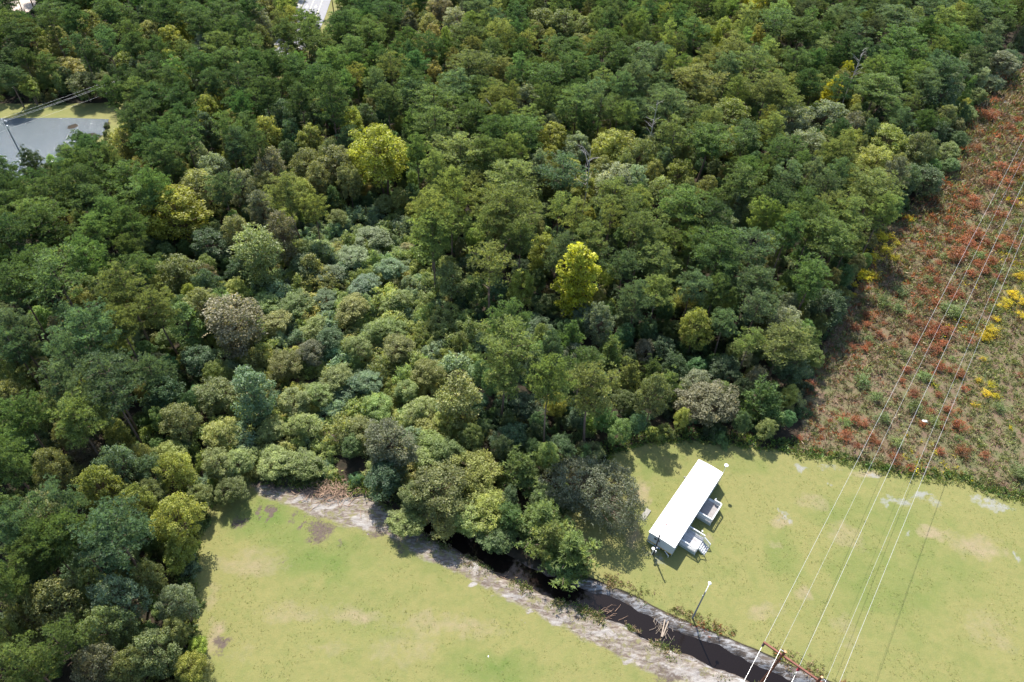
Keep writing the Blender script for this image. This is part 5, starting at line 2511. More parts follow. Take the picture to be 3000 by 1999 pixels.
B -150.2 192.0 4.7 6.7 dg
B 109.9 167.3 4.9 7.9 mg
B 73.7 192.4 3.4 5.0 gb
B 74.8 174.0 3.8 4.7 dg
B 99.5 237.0 4.1 5.2 ol
B -108.7 108.7 3.7 7.5 mg
B 17.8 127.7 3.4 7.3 ol
B -32.0 206.5 3.1 5.8 ol
B 92.5 147.2 4.8 8.3 mg
B -8.3 217.3 4.0 8.8 mg
B 12.9 217.6 4.0 6.3 gb
B -137.1 197.2 4.2 8.9 gb
B -164.0 217.4 4.9 7.1 mg
B -118.4 201.4 3.3 7.8 gb
B -46.1 204.7 3.1 5.4 dg
B -68.7 42.5 4.0 7.7 dg
B -109.7 140.3 4.4 5.9 dg
B -65.9 133.0 3.3 5.2 ol
B 58.2 230.6 3.9 6.2 tg
B -61.5 114.3 3.0 5.2 mg
B -53.0 26.2 3.2 6.4 dg
B 73.3 158.1 3.1 5.6 dg
B 47.2 204.7 4.2 4.6 gb
B 19.1 114.1 3.5 8.7 tg
B -132.2 208.5 3.6 5.4 mg
B -75.1 211.1 3.1 5.3 gb
B -12.9 150.9 3.3 8.6 dg
B -129.4 206.4 3.6 7.3 mg
B -55.7 151.8 4.7 6.5 tg
B 34.8 121.0 5.0 5.5 ol
B -65.5 157.5 3.1 5.0 br
B -175.9 216.3 5.1 7.1 dg
B 102.9 213.0 3.1 7.3 gb
B 3.6 195.7 4.0 8.5 gb
B 16.6 142.4 3.3 7.6 ol
B 29.4 149.4 4.4 7.8 mg
B 53.0 142.1 3.1 4.8 dg
B -142.5 194.7 3.4 8.2 dg
B 12.0 127.0 4.5 7.6 gb
B -153.0 231.6 3.2 7.4 mg
B -92.6 166.5 3.8 4.8 tg
B -133.9 215.3 4.4 8.2 dg
B -178.6 218.3 3.3 6.3 mg
B -109.5 118.9 3.8 6.8 dg
B 60.2 159.1 3.1 5.8 gb
B 12.2 225.0 3.4 5.2 mg
B -62.2 59.2 3.1 6.8 mg
B 107.6 206.8 4.2 5.6 ol
B 0.8 182.0 3.7 8.2 dg
B -71.3 186.2 4.4 5.1 ol
B 16.8 121.4 3.2 7.8 dg
B -32.6 140.6 4.7 5.8 ol
B 27.8 140.3 3.1 6.4 mg
B 56.5 122.2 4.2 6.8 ol
B 103.9 232.9 3.9 8.2 mg
B -103.7 136.7 3.2 8.2 ol
B -63.7 239.9 4.6 8.3 yg
B -92.3 171.1 4.1 7.3 tg
B -7.6 195.7 4.7 7.3 tg
B 2.7 156.7 4.8 7.7 gb
B 16.8 225.4 4.5 6.9 br
B 113.2 173.4 4.2 6.9 yg
B 34.0 175.8 3.9 7.9 gb
B -66.0 202.1 4.7 5.0 mg
B 60.9 219.9 3.2 7.3 mg
B 104.5 177.7 3.6 8.7 yg
B 77.2 149.6 4.3 7.8 dg
B 30.6 104.3 3.5 7.5 dg
B 0.9 208.4 3.4 6.2 ol
B -90.2 194.2 3.3 7.1 tg
B -81.7 113.2 4.3 8.0 dg
B -46.8 135.9 3.1 5.4 dg
B 94.9 220.3 3.4 6.8 tg
B 135.9 238.3 3.7 4.8 dg
B -49.0 229.2 3.1 5.5 ol
B 109.8 222.0 3.5 4.5 mg
B -56.9 62.6 3.1 8.9 ol
B 106.7 213.3 5.1 5.3 dg
B 50.2 145.7 4.7 8.0 ol
B 51.7 238.8 4.6 5.1 dg
B -66.3 167.5 3.9 7.9 ol
B 80.3 238.1 4.5 7.8 dg
B -6.3 182.7 3.1 5.3 mg
B -158.5 214.8 4.8 8.5 dg
B 57.7 157.6 4.0 7.2 gb
B -93.6 198.9 3.0 5.5 ol
B -80.7 198.5 5.0 7.9 gb
B 48.8 178.7 4.4 8.5 dg
B 79.0 197.6 3.0 7.5 gb
B -25.7 233.4 3.1 5.5 mg
B -74.0 227.6 4.1 5.0 mg
B -77.5 75.0 4.7 7.4 br
B 76.0 128.6 3.9 5.0 mg
B 69.9 234.0 3.0 8.1 gb
B 79.2 163.0 3.2 8.6 gb
B -15.4 188.0 3.2 7.6 tg
B -106.0 142.2 4.5 6.6 mg
B -59.9 134.6 5.1 7.0 mg
B 28.8 172.6 3.5 7.1 gb
B -96.4 164.6 3.5 7.6 mg
B 19.1 141.6 3.0 6.2 mg
B -68.1 121.7 3.1 8.4 dg
B -57.2 204.3 4.4 5.4 dg
B -51.4 193.7 4.6 4.9 ol
B 43.4 187.7 4.7 7.0 ol
B 69.0 165.8 3.3 7.0 gb
B 28.5 177.1 4.8 5.0 dg
B -119.7 126.1 3.4 6.8 gb
B 32.2 147.6 3.6 7.0 mg
B 9.9 132.7 4.1 4.5 dg
B 78.5 219.2 3.9 8.1 gb
B 43.4 191.7 4.6 6.5 gb
B 55.3 175.0 4.3 7.1 mg
B 11.9 76.6 4.2 4.9 gb
B -131.6 218.6 3.9 5.3 mg
B -58.7 45.0 4.8 7.4 gb
B -117.5 194.2 5.2 6.2 mg
B -67.4 187.0 3.9 8.2 br
B -44.1 216.8 3.3 8.6 mg
B -73.5 162.6 3.5 6.7 dg
B -10.5 230.5 4.0 6.5 mg
B 12.1 231.3 3.2 7.2 gb
B -148.8 197.2 4.2 5.8 br
B -83.1 219.1 4.4 6.0 mg
B 101.4 204.4 4.5 8.7 yg
B 4.9 159.2 3.2 8.3 gb
B 45.3 87.2 4.1 7.2 br
B 86.7 198.1 3.8 5.0 tg
B -140.5 213.1 4.5 4.5 dg
B -34.8 194.6 3.6 8.0 dg
B 28.3 215.6 4.3 6.2 mg
B 128.5 231.7 4.7 7.4 ol
B 14.8 170.3 3.1 7.2 dg
B -73.6 236.4 4.2 8.2 mg
B -144.0 203.6 3.5 7.9 gb
B -160.7 209.4 3.5 6.3 dg
B 3.8 211.8 4.8 7.7 tg
B 9.2 69.4 5.1 5.5 mg
B -74.2 53.2 4.7 6.9 tg
B -47.1 173.4 3.5 7.3 ol
B 53.5 156.0 3.2 7.1 mg
B 57.0 99.0 3.8 8.9 tg
B 20.2 223.9 3.1 6.9 tg
B -112.2 155.5 4.3 6.0 mg
B 4.2 221.8 3.8 8.3 tg
B -93.5 147.7 4.2 7.9 mg
B 18.4 98.7 3.1 5.5 mg
B -82.9 201.3 3.2 7.2 yg
B 67.6 116.3 3.6 8.7 ol
B -161.1 228.7 3.6 7.9 mg
B -61.0 158.2 4.6 7.3 gb
B 106.9 225.8 3.8 7.2 ol
B -14.2 238.3 3.7 8.8 mg
B 69.9 190.5 4.9 7.5 mg
B 4.4 125.7 5.1 6.5 gb
B -183.1 223.9 4.5 5.2 ol
B -55.0 229.6 3.1 7.6 gb
B -6.9 228.3 3.3 6.1 mg
B 21.4 181.1 3.1 7.7 mg
B -158.5 205.6 3.2 5.6 ol
B -142.3 223.1 4.6 7.7 ol
B -10.8 170.5 4.2 4.8 mg
B 1.2 231.9 3.3 6.7 gb
B 114.4 176.6 3.2 7.5 dg
B -123.3 217.9 3.8 8.6 mg
B -102.1 219.7 3.1 4.5 tg
B -77.1 218.4 4.3 6.9 gb
B 37.5 100.5 3.5 5.9 dg
B 40.4 155.0 4.5 6.6 ol
B 118.2 200.3 3.4 6.3 mg
B 65.1 201.5 5.1 7.0 gb
B -87.0 223.5 4.4 8.4 gb
B 94.2 239.3 4.7 4.9 dg
B -85.9 84.6 3.7 6.8 dg
B 12.6 119.0 5.1 8.3 gb
B 54.5 224.2 3.3 5.0 mg
B 28.0 221.9 3.6 7.6 gb
B -74.1 86.2 3.1 6.5 mg
B 36.3 189.0 4.0 7.9 ol
B -12.9 177.5 4.9 7.1 dg
B 51.6 200.3 4.5 5.9 ol
B -116.2 136.9 4.9 6.4 yg
B 85.6 165.9 3.4 6.3 ol
B -65.7 207.9 4.5 6.2 dg
B 113.0 195.4 3.6 7.6 br
B 73.5 151.4 4.2 8.7 dg
B -23.2 150.1 3.7 5.1 br
B 57.5 177.6 3.9 5.0 yg
B 95.7 182.0 3.9 5.9 ol
B 1.5 92.4 3.6 7.3 mg
B -0.9 67.7 3.7 8.3 gb
B 7.8 231.1 3.1 5.9 gb
B -74.3 49.0 3.3 6.6 gb
B -78.1 130.2 3.3 6.1 mg
B 47.2 208.4 3.7 5.4 ol
B 106.9 183.4 4.4 6.9 yg
B -1.2 200.0 3.1 7.9 mg
B 0.4 152.8 3.8 5.0 br
B -146.3 218.6 4.7 7.9 dg
B -145.3 210.0 3.9 6.3 ol
B -67.4 234.4 3.9 8.1 ol
B 112.1 235.3 4.5 8.7 mg
B 3.6 172.5 3.7 6.3 gb
B -11.5 220.4 3.5 8.1 tg
B -125.4 197.3 3.0 8.5 dg
B 60.7 115.5 3.3 7.7 ol
B 32.2 197.5 3.3 7.7 dg
B -61.7 221.8 3.6 4.9 mg
B -155.5 203.0 4.1 6.8 tg
B 38.5 216.6 3.8 6.5 mg
B 43.6 162.1 3.7 7.5 tg
B -77.5 181.5 3.2 8.1 br
B -22.6 218.9 5.2 6.2 dg
B 97.3 202.2 4.4 5.3 tg
B 12.7 97.4 3.7 7.7 gb
B -11.0 142.1 4.2 8.9 gb
B 1.1 85.2 4.4 7.1 gb
B -106.0 164.0 3.3 7.2 mg
B -77.6 64.1 4.4 7.6 gb
B 55.2 111.5 3.5 8.0 yg
B 84.2 158.9 3.8 8.2 mg
B 51.9 174.2 3.7 6.1 gb
B -158.5 235.6 4.2 6.9 dg
B 41.9 136.3 4.0 7.5 tg
B 116.2 219.9 3.2 6.3 tg
B -29.1 141.5 4.5 7.3 tg
B -169.8 232.1 3.8 7.4 gb
B -58.9 64.4 3.6 6.0 ol
B 57.9 136.2 3.2 6.8 gb
B -16.5 162.1 3.4 8.4 gb
B 112.9 199.1 3.4 5.6 yg
B 44.9 199.3 4.1 5.0 dg
B -18.8 141.8 4.3 4.9 mg
B -14.6 191.5 3.0 7.3 ol
B 12.1 221.7 4.2 6.7 gb
B -47.0 238.8 4.8 7.4 dg
B 4.7 207.4 4.0 5.5 ol
B -109.2 233.0 3.8 8.0 gb
B 42.5 103.3 4.4 5.8 gb
B 81.7 161.5 3.6 6.2 gb
B 41.7 121.6 3.9 4.7 mg
B 76.8 157.4 3.5 5.6 gb
B -91.7 205.9 4.6 8.6 tg
B -71.6 40.4 3.0 8.6 tg
B -101.1 173.8 4.7 7.0 mg
B -95.6 157.1 3.1 6.2 dg
B 103.5 238.3 5.2 8.5 dg
B -71.3 66.2 3.5 8.5 ol
B -46.7 159.9 3.5 7.1 mg
B -64.9 85.4 4.4 4.8 gb
B -73.5 82.4 4.6 5.2 tg
B -163.3 220.8 3.6 7.9 dg
B -89.3 104.2 3.5 5.8 dg
B 123.3 221.0 5.0 8.6 dg
B 54.0 209.4 3.5 7.9 tg
B -167.5 208.1 3.4 8.7 ol
B -34.5 180.0 3.0 7.0 tg
B -103.7 105.1 3.6 6.1 dg
B -80.6 174.2 3.8 5.1 ol
B 19.7 215.7 4.4 5.6 mg
B 12.1 206.5 3.3 6.9 mg
B -96.7 199.8 4.7 5.5 ol
B -53.2 236.0 3.3 6.7 ol
B -7.3 162.8 3.7 4.9 ol
B -135.1 239.5 4.5 8.0 gb
B -32.3 165.6 3.0 8.7 ol
B -62.8 76.2 3.2 7.3 ol
B 70.6 176.8 4.4 7.9 mg
B -110.1 103.8 4.9 5.9 tg
B -62.0 55.5 4.1 5.8 ol
B -3.9 199.4 3.2 5.5 dg
B -84.8 99.4 5.0 8.2 ol
B -43.2 184.3 4.5 4.5 dg
B -84.8 158.7 4.2 6.0 mg
B 120.9 209.2 3.1 4.8 mg
B -92.8 88.5 3.3 6.5 tg
B -69.2 128.1 3.0 5.7 gb
B -111.3 111.8 3.2 6.3 dg
B -54.1 64.9 5.0 5.9 tg
B 96.0 214.2 3.4 6.5 mg
B -61.5 217.4 4.5 4.6 mg
B 39.2 132.9 3.4 7.4 ol
B -13.1 185.6 4.0 9.0 mg
B -57.8 70.6 3.6 7.8 tg
B 1.0 191.1 3.2 7.7 gb
B -107.4 99.1 3.4 6.8 mg
B 145.2 222.8 3.0 8.9 mg
B -136.6 224.8 3.6 8.7 dg
B 1.3 116.9 4.6 6.2 dg
B -193.0 239.7 3.3 5.0 ol
B 67.8 219.0 3.5 7.2 mg
B 6.6 154.9 3.8 6.6 mg
B -87.1 188.6 4.1 5.0 gb
B -14.3 134.7 3.8 5.8 dg
B -65.7 141.1 4.0 8.6 tg
B -55.9 132.9 3.4 7.6 tg
B -149.0 209.9 5.0 8.7 ol
B -54.4 155.2 3.5 8.0 mg
B 14.6 82.8 3.3 7.1 dg
B -30.1 239.3 3.3 6.9 gb
B -103.9 209.7 3.9 7.0 yg
B 21.5 218.3 3.0 5.6 tg
B -11.0 130.4 3.0 6.3 ol
B -26.3 216.0 3.7 6.6 gb
B 29.1 183.9 3.1 4.8 mg
B -64.5 102.5 4.1 7.5 yg
B -127.4 215.1 3.5 9.0 tg
B 147.6 239.6 3.0 7.4 mg
B -124.0 200.8 3.2 4.6 ol
B -73.4 179.9 4.8 8.1 dg
B 21.6 111.3 4.6 4.6 dg
B -102.6 118.9 3.6 7.6 dg
B -111.9 235.2 3.2 8.2 tg
B 104.7 200.3 4.9 4.5 gb
B -129.6 231.2 4.3 7.1 mg
B 59.0 211.7 4.7 6.7 gb
B 35.8 197.8 4.2 6.1 mg
B -21.2 134.7 3.3 5.4 mg
B 42.8 107.2 4.5 8.3 yg
B 84.5 230.8 5.0 7.7 mg
B -185.1 230.0 3.0 6.1 dg
B 11.3 115.3 3.1 7.7 ol
B 39.0 84.5 3.2 5.5 mg
B 62.2 204.9 3.7 7.5 dg
B 111.0 213.0 3.4 6.0 tg
B -61.8 141.0 3.3 5.3 dg
B -14.3 116.3 4.6 7.1 ol
B 43.0 95.3 3.4 5.6 tg
B 82.7 214.9 3.2 8.7 tg
B 135.1 223.6 3.0 6.2 dg
B 53.7 159.2 4.4 7.7 ol
B -150.3 218.1 4.0 5.5 mg
B 21.1 124.1 3.4 8.1 gb
B -61.7 26.2 4.1 6.9 tg
B -54.3 74.3 3.2 7.8 gb
B -45.1 201.7 3.3 6.6 gb
B -1.6 191.0 3.1 4.7 yg
B 72.0 227.8 3.8 7.0 ol
B -167.6 233.8 3.1 4.7 dg
B -16.6 170.9 3.7 7.7 mg
B 142.8 218.8 3.0 6.5 tg
B -2.5 130.1 3.1 8.2 ol
B -57.8 50.9 3.5 7.1 gb
B -83.2 102.9 3.9 6.6 dg
B -18.0 173.8 3.7 5.7 ol
B -9.2 119.3 4.6 5.8 mg
B 137.2 225.3 3.0 5.9 gb
B -0.2 203.6 3.3 7.9 gb
B 16.4 79.4 3.9 5.3 gb
B 13.5 130.6 4.4 7.7 mg
B 111.0 177.1 3.4 7.2 mg
B 14.3 166.3 3.6 5.8 mg
B -67.6 125.6 3.7 6.6 ol
B -177.4 234.8 3.8 5.8 ol
B -97.1 214.3 4.5 8.2 yg
B -80.9 126.5 4.2 4.9 mg
B -0.0 75.4 3.1 5.3 ol
B -188.2 239.7 4.0 7.3 ol
B 62.6 158.1 3.1 4.5 tg
B 4.9 112.6 4.2 7.5 dg
B -47.5 231.5 3.7 8.1 gb
B -29.2 185.9 3.3 4.7 gb
B 115.7 223.8 4.1 7.1 yg
B -35.2 236.9 3.2 7.7 dg
B -35.8 141.1 3.1 6.3 dg
B 91.9 222.1 3.9 6.9 gb
B 105.8 209.5 3.4 8.4 gb
B 33.1 136.3 3.1 5.8 mg
B -7.7 137.9 4.1 7.9 gb
B 101.5 178.8 3.0 8.8 dg
B 50.1 191.4 3.5 8.6 ol
B -70.8 114.6 3.2 5.0 ol
B 65.6 159.6 4.7 6.7 mg
B -35.2 220.0 4.2 5.5 gb
B 15.1 204.0 3.4 8.7 mg
B -16.1 201.9 3.2 7.5 gb
B 86.5 178.5 3.5 5.7 mg
B -161.5 232.4 4.2 5.8 tg
B -144.7 198.9 4.7 7.3 mg
B 76.4 216.7 3.5 4.5 dg
B -77.1 198.1 3.5 6.7 gb
B -105.6 172.8 5.2 7.6 dg
B 46.0 224.9 4.9 7.0 mg
B 118.5 215.0 4.2 6.5 gb
B 60.2 140.0 3.4 6.5 mg
B -62.7 212.6 4.0 6.0 tg
B -29.8 228.4 3.1 5.3 dg
B -18.4 187.5 3.7 4.7 mg
B 8.7 95.7 3.1 6.0 dg
B 40.1 170.0 3.0 7.2 ol
B 100.5 168.2 3.1 6.3 gb
B -4.5 72.7 3.5 6.1 dg
B -32.1 169.5 3.7 5.6 dg
B 56.7 219.1 3.5 8.1 mg
B -154.0 234.9 4.0 5.3 br
B -67.3 100.1 3.3 5.3 mg
B -4.9 222.2 4.8 5.5 mg
B 79.3 127.2 3.1 5.1 tg
B -14.7 212.7 4.5 5.4 dg
B -74.3 73.1 3.1 5.1 dg
B -30.5 188.4 3.2 6.3 mg
B -12.5 123.2 3.4 6.6 ol
B -84.4 162.2 3.7 8.9 gb
B -43.7 195.6 3.2 8.8 gb
B 40.9 184.5 4.4 6.5 gb
B -146.4 206.9 3.4 7.6 ol
B 130.1 212.4 4.2 5.9 gb
B 55.8 150.4 3.6 4.8 mg
B -60.3 80.9 3.1 6.1 ol
B -31.6 212.8 3.3 4.6 tg
B 68.7 112.3 3.9 6.9 ol
B 26.7 212.3 4.0 5.6 ol
B -54.0 216.7 3.1 7.2 tg
B -7.3 133.6 3.2 6.3 ol
B -56.3 124.3 3.6 5.9 dg
B -17.1 230.4 3.2 8.0 mg
B -123.9 126.2 3.1 5.2 gb
B -83.2 137.3 3.7 7.6 ol
B -55.0 78.1 3.6 4.7 gb
B -48.1 187.2 3.3 5.8 tg
B -82.6 215.9 3.3 5.1 dg
B 72.5 147.2 3.2 5.4 yg
B -115.3 201.8 3.4 6.9 mg
B -54.6 201.9 3.3 5.5 dg
B -26.1 151.9 4.4 8.2 mg
B -89.1 110.5 4.5 7.2 mg
B 73.5 214.9 4.2 5.8 yg
B -122.9 225.6 4.6 8.9 mg
B -100.8 129.7 3.3 5.6 tg
B 52.2 148.8 3.7 8.9 dg
B -62.8 123.9 4.6 6.5 mg
B -109.3 164.1 3.3 6.8 mg
B -40.6 232.6 3.0 7.7 gb
B -102.8 168.5 3.7 5.1 mg
B -104.7 131.7 4.5 7.3 dg
B 22.4 91.5 3.2 5.8 gb
B 104.4 217.4 4.3 8.2 gb
B 93.6 213.1 3.2 5.3 ol
B -74.1 191.4 4.6 8.1 gb
B -25.8 143.1 4.2 7.6 dg
B -13.5 158.0 3.3 5.9 gb
B 68.1 196.0 3.2 6.8 dg
B -46.3 28.4 3.3 4.5 gb
B 79.6 227.3 3.1 5.3 ol
B 80.8 223.1 3.5 7.3 gb
B 68.8 226.1 3.1 4.5 yg
B -15.3 165.2 3.8 7.5 gb
B -103.0 160.2 3.2 9.0 tg
B 5.2 174.7 3.1 6.9 mg
B 35.5 138.9 3.8 8.3 mg
B -56.6 236.7 3.1 8.3 gb
B 33.6 161.6 4.2 5.1 mg
B -99.8 104.3 4.1 8.7 ol
B 42.0 99.5 3.2 7.3 ol
B 121.5 227.0 3.1 4.9 tg
B -45.7 209.7 3.3 8.6 mg
B 9.9 183.4 3.1 8.7 ol
B -165.2 231.5 4.2 6.4 tg
B -116.0 219.5 3.3 7.7 gb
B -164.3 210.8 3.7 8.9 ol
B -40.6 188.4 4.3 8.7 gb
B -37.4 205.4 3.8 5.6 mg
B -38.1 219.4 3.1 8.4 gb
B 83.3 135.1 3.9 5.0 ol
B 11.6 203.0 4.7 7.2 ol
B -26.0 159.8 5.0 5.3 gb
B -46.8 176.9 3.7 6.7 mg
B -174.6 210.4 3.9 8.6 br
B -79.2 191.4 3.4 7.3 gb
B 17.2 138.1 3.3 6.6 yg
B -25.4 198.4 3.0 5.7 mg
B -79.5 183.9 4.2 5.3 mg
B -81.6 148.2 3.9 5.7 mg
B -29.6 154.3 3.4 7.5 dg
B 48.0 96.2 4.0 5.2 gb
B 102.9 223.5 3.9 6.0 mg
B -59.1 179.7 5.0 4.8 mg
B 49.7 171.5 3.2 8.6 ol
B -31.8 203.6 3.5 7.4 ol
B -41.3 217.6 3.1 5.7 mg
B -55.5 226.8 3.2 7.4 gb
B 49.4 226.6 3.2 4.6 mg
B -81.3 166.2 3.5 4.6 gb
B 135.4 227.4 3.6 5.2 gb
B -99.2 114.6 3.4 6.1 ol
B 45.6 108.9 3.2 8.4 mg
B -9.6 157.7 3.3 6.1 mg
B 10.6 209.3 4.1 7.4 gb
B -41.2 200.1 3.3 6.7 gb
B 21.1 194.2 3.7 7.1 ol
B -68.7 198.2 4.5 7.3 ol
B -78.7 148.3 3.1 5.5 yg
B 13.6 193.5 3.9 7.1 gb
B -43.1 159.7 3.3 6.4 dg
B -35.5 160.0 3.3 7.3 ol
B -111.6 225.6 3.1 5.6 dg
B -26.2 148.5 3.8 8.1 mg
B -66.7 73.2 4.4 8.0 tg
B -5.8 187.1 3.6 7.6 mg
B 58.0 94.6 4.3 5.6 mg
B -17.6 191.0 3.7 6.3 ol
B -87.7 211.0 3.5 6.8 gb
B 4.5 68.7 3.3 6.6 dg
B 31.2 214.4 3.5 8.4 mg
B 18.3 207.5 3.9 4.5 mg
B 55.6 239.8 3.7 7.9 mg
B 0.8 60.0 3.4 5.5 dg
B 3.6 141.2 3.1 8.5 ol
B -60.6 236.4 3.2 6.3 gb
B 109.8 170.9 3.9 8.1 ol
B 19.1 178.0 4.4 6.6 mg
B -2.5 213.4 4.3 5.7 dg
B 23.1 220.6 3.0 7.9 tg
B -77.1 80.5 4.0 6.9 gb
B 72.2 134.1 3.2 5.9 yg
B -40.1 26.3 4.4 7.3 dg
B 70.8 117.7 3.7 8.5 mg
B -96.2 102.3 4.5 7.5 gb
B -102.6 187.0 3.2 8.3 dg
B 2.0 178.9 4.3 8.8 br
B -73.3 167.9 3.0 7.5 mg
B -43.9 238.1 3.1 8.1 gb
B -91.5 159.6 3.4 8.1 yg
B -108.7 197.0 3.6 4.6 mg
B -174.8 232.9 3.9 7.5 mg
B 45.4 235.7 3.3 5.8 br
B -62.8 167.9 3.5 5.9 tg
B -78.2 59.3 3.6 7.8 dg
B 59.0 133.2 3.7 4.7 tg
B -22.5 167.8 3.1 4.9 yg
B -131.1 234.5 3.4 7.6 gb
B 86.1 170.0 5.2 7.0 gb
B 77.4 236.4 3.4 7.5 gb
B -89.8 144.9 4.5 5.3 mg
B 48.8 149.3 3.1 8.9 dg
B -94.6 232.6 4.2 6.7 gb
B -144.2 235.9 3.3 7.3 mg
B -122.7 132.8 3.9 4.7 mg
B 50.9 121.3 4.1 7.4 ol
B -56.4 31.9 3.3 6.0 mg
B 31.1 112.3 3.9 6.5 dg
B 98.1 154.7 3.3 7.9 dg
B 75.5 140.2 3.7 7.8 dg
B -49.6 157.5 3.6 5.9 dg
B -70.3 95.6 3.4 7.4 ol
B 14.1 88.2 3.8 9.0 mg
B -116.0 214.7 3.4 6.5 mg
B 57.1 193.6 3.1 5.3 ol
B 85.1 154.9 3.6 8.6 mg
B 84.1 149.2 4.8 7.2 mg
B -118.3 217.2 3.3 6.7 gb
B -101.3 112.3 3.4 7.5 gb
B -84.5 78.8 4.3 7.4 ol
B -165.5 238.7 3.6 4.6 gb
B -51.1 49.4 3.3 7.3 dg
B 19.0 73.5 4.1 6.9 tg
B -108.2 189.8 3.9 8.1 dg
B 131.2 221.6 3.6 6.3 ol
B 157.3 239.4 4.1 8.3 gb
B 80.5 208.8 3.0 6.8 mg
B 102.5 165.6 4.0 5.6 dg
B 55.1 206.5 3.2 6.9 mg
B 38.7 122.5 3.9 8.8 gb
B -88.7 92.7 4.8 8.6 tg
B -27.2 189.4 3.4 7.3 gb
B -10.0 149.7 3.0 6.2 mg
B 25.9 82.0 3.1 8.2 tg
B -59.0 212.7 5.2 8.5 br
B -121.3 139.6 3.1 7.1 dg
B -122.3 213.2 3.0 8.5 dg
B -92.8 102.7 3.0 5.3 gb
B -84.9 151.8 3.5 5.5 ol
B 58.5 152.6 3.4 4.5 mg
B -105.1 184.7 3.3 4.9 mg
B 73.4 239.9 3.9 8.5 mg
B 2.8 234.8 3.7 5.5 mg
B -58.8 161.4 3.4 8.8 dg
B -18.1 136.3 3.0 8.3 mg
B 123.0 190.5 3.2 8.8 gb
B 91.7 151.4 4.1 6.1 dg
B 36.7 104.9 4.2 4.7 mg
B -44.2 139.2 4.0 8.6 gb
B -71.3 214.0 4.0 7.6 mg
B 54.7 230.6 3.7 8.9 mg
B -73.5 46.4 3.5 6.0 ol
B 93.1 200.5 3.1 7.4 dg
B -93.6 211.5 3.7 6.9 mg
B 34.9 220.2 3.6 5.7 gb
B 48.1 217.0 3.3 5.1 mg
B -82.2 134.1 3.4 8.0 mg
B 141.8 231.9 3.4 5.0 ol
B 40.5 76.8 3.2 6.5 mg
B -53.1 130.9 4.1 7.2 tg
B -99.6 179.7 3.1 5.4 ol
B -85.0 197.4 3.2 8.9 gb
B -108.2 112.6 4.4 8.0 mg
B -71.6 118.0 3.1 6.9 mg
B -57.3 100.1 5.0 8.4 tg
B 4.1 215.2 3.4 5.6 dg
B 5.5 95.0 3.3 8.2 ol
B -68.3 46.9 3.9 7.7 mg
B -104.4 113.0 4.1 7.0 gb
B -138.1 231.3 3.7 6.2 ol
B -79.2 116.6 4.9 8.1 mg
B 55.0 125.3 3.3 6.2 ol
B -52.6 34.5 3.0 7.7 gb
B 33.3 190.8 3.3 6.9 dg
B 52.9 119.1 3.1 4.8 dg
B -43.1 231.4 3.3 4.7 tg
B -25.3 207.6 4.0 5.7 mg
B -7.1 177.8 3.8 6.4 br
B -56.3 187.3 3.4 8.0 ol
B -93.5 128.0 4.0 6.2 mg
B 35.5 148.1 4.3 8.3 ol
B 45.2 115.5 3.3 4.6 mg
B -2.7 144.8 3.8 7.2 dg
B -46.4 228.5 3.4 8.9 mg
B -18.3 145.1 3.0 5.2 gb
B -58.5 218.9 3.8 5.6 tg
B 18.5 190.8 3.3 4.7 ol
B -122.9 232.4 3.1 8.1 gb
B -73.6 149.7 3.4 4.8 gb
B 66.3 210.4 3.5 8.5 gb
B 77.9 134.9 3.4 8.3 mg
B -117.4 150.9 3.1 6.5 tg
B 6.4 141.9 3.5 4.9 gb
B 24.2 132.0 3.6 5.8 dg
B -89.7 164.1 3.2 6.4 tg
B -65.7 54.1 3.4 8.3 mg
B -118.8 117.9 4.1 8.7 ol
B -67.8 87.4 4.2 5.9 mg
B 96.4 206.3 3.7 6.7 gb
B -100.6 136.8 3.4 7.8 dg
B 34.6 132.6 3.8 7.6 mg
B 50.5 104.0 4.5 7.4 ol
B -20.9 180.3 3.1 7.8 dg
B -62.3 34.6 3.1 7.2 ol
B -177.1 221.2 3.5 7.8 tg
B 137.4 222.9 3.1 8.0 ol
B 58.2 103.2 3.2 7.6 ol
B -2.4 217.0 3.3 6.9 mg
B -34.9 197.5 3.2 8.8 mg
B -169.0 204.9 3.1 5.4 tg
B 40.2 164.2 3.3 6.6 dg
B 81.9 184.0 3.4 5.9 dg
B 15.5 179.5 3.1 7.7 tg
B -125.8 238.4 3.1 7.3 ol
B 81.6 201.1 3.0 9.0 mg
B -119.6 236.1 3.2 6.8 mg
B 4.0 88.4 3.4 7.3 gb
B -89.5 132.7 3.1 6.0 gb
B -2.0 141.3 3.2 6.0 br
B -28.4 182.2 4.9 5.9 dg
B -171.7 207.5 3.7 4.7 mg
B -86.1 104.3 4.1 6.9 mg
B -152.5 210.9 3.7 7.8 tg
B 22.1 226.5 3.3 5.0 mg
B 28.7 232.0 3.9 5.8 mg
B 5.3 75.9 3.5 4.8 mg
B 151.7 228.2 4.1 4.9 dg
B 30.8 138.3 3.3 7.8 dg
B 154.6 234.1 3.3 5.2 dg
B 77.1 143.2 3.7 4.8 gb
B -78.5 169.8 3.2 6.2 mg
B 86.6 193.7 3.2 5.9 tg
B -70.5 153.9 4.2 8.1 mg
B 17.1 173.1 3.1 7.9 mg
B 97.4 195.2 3.5 6.0 ol
B 105.5 175.0 3.5 6.6 mg"""
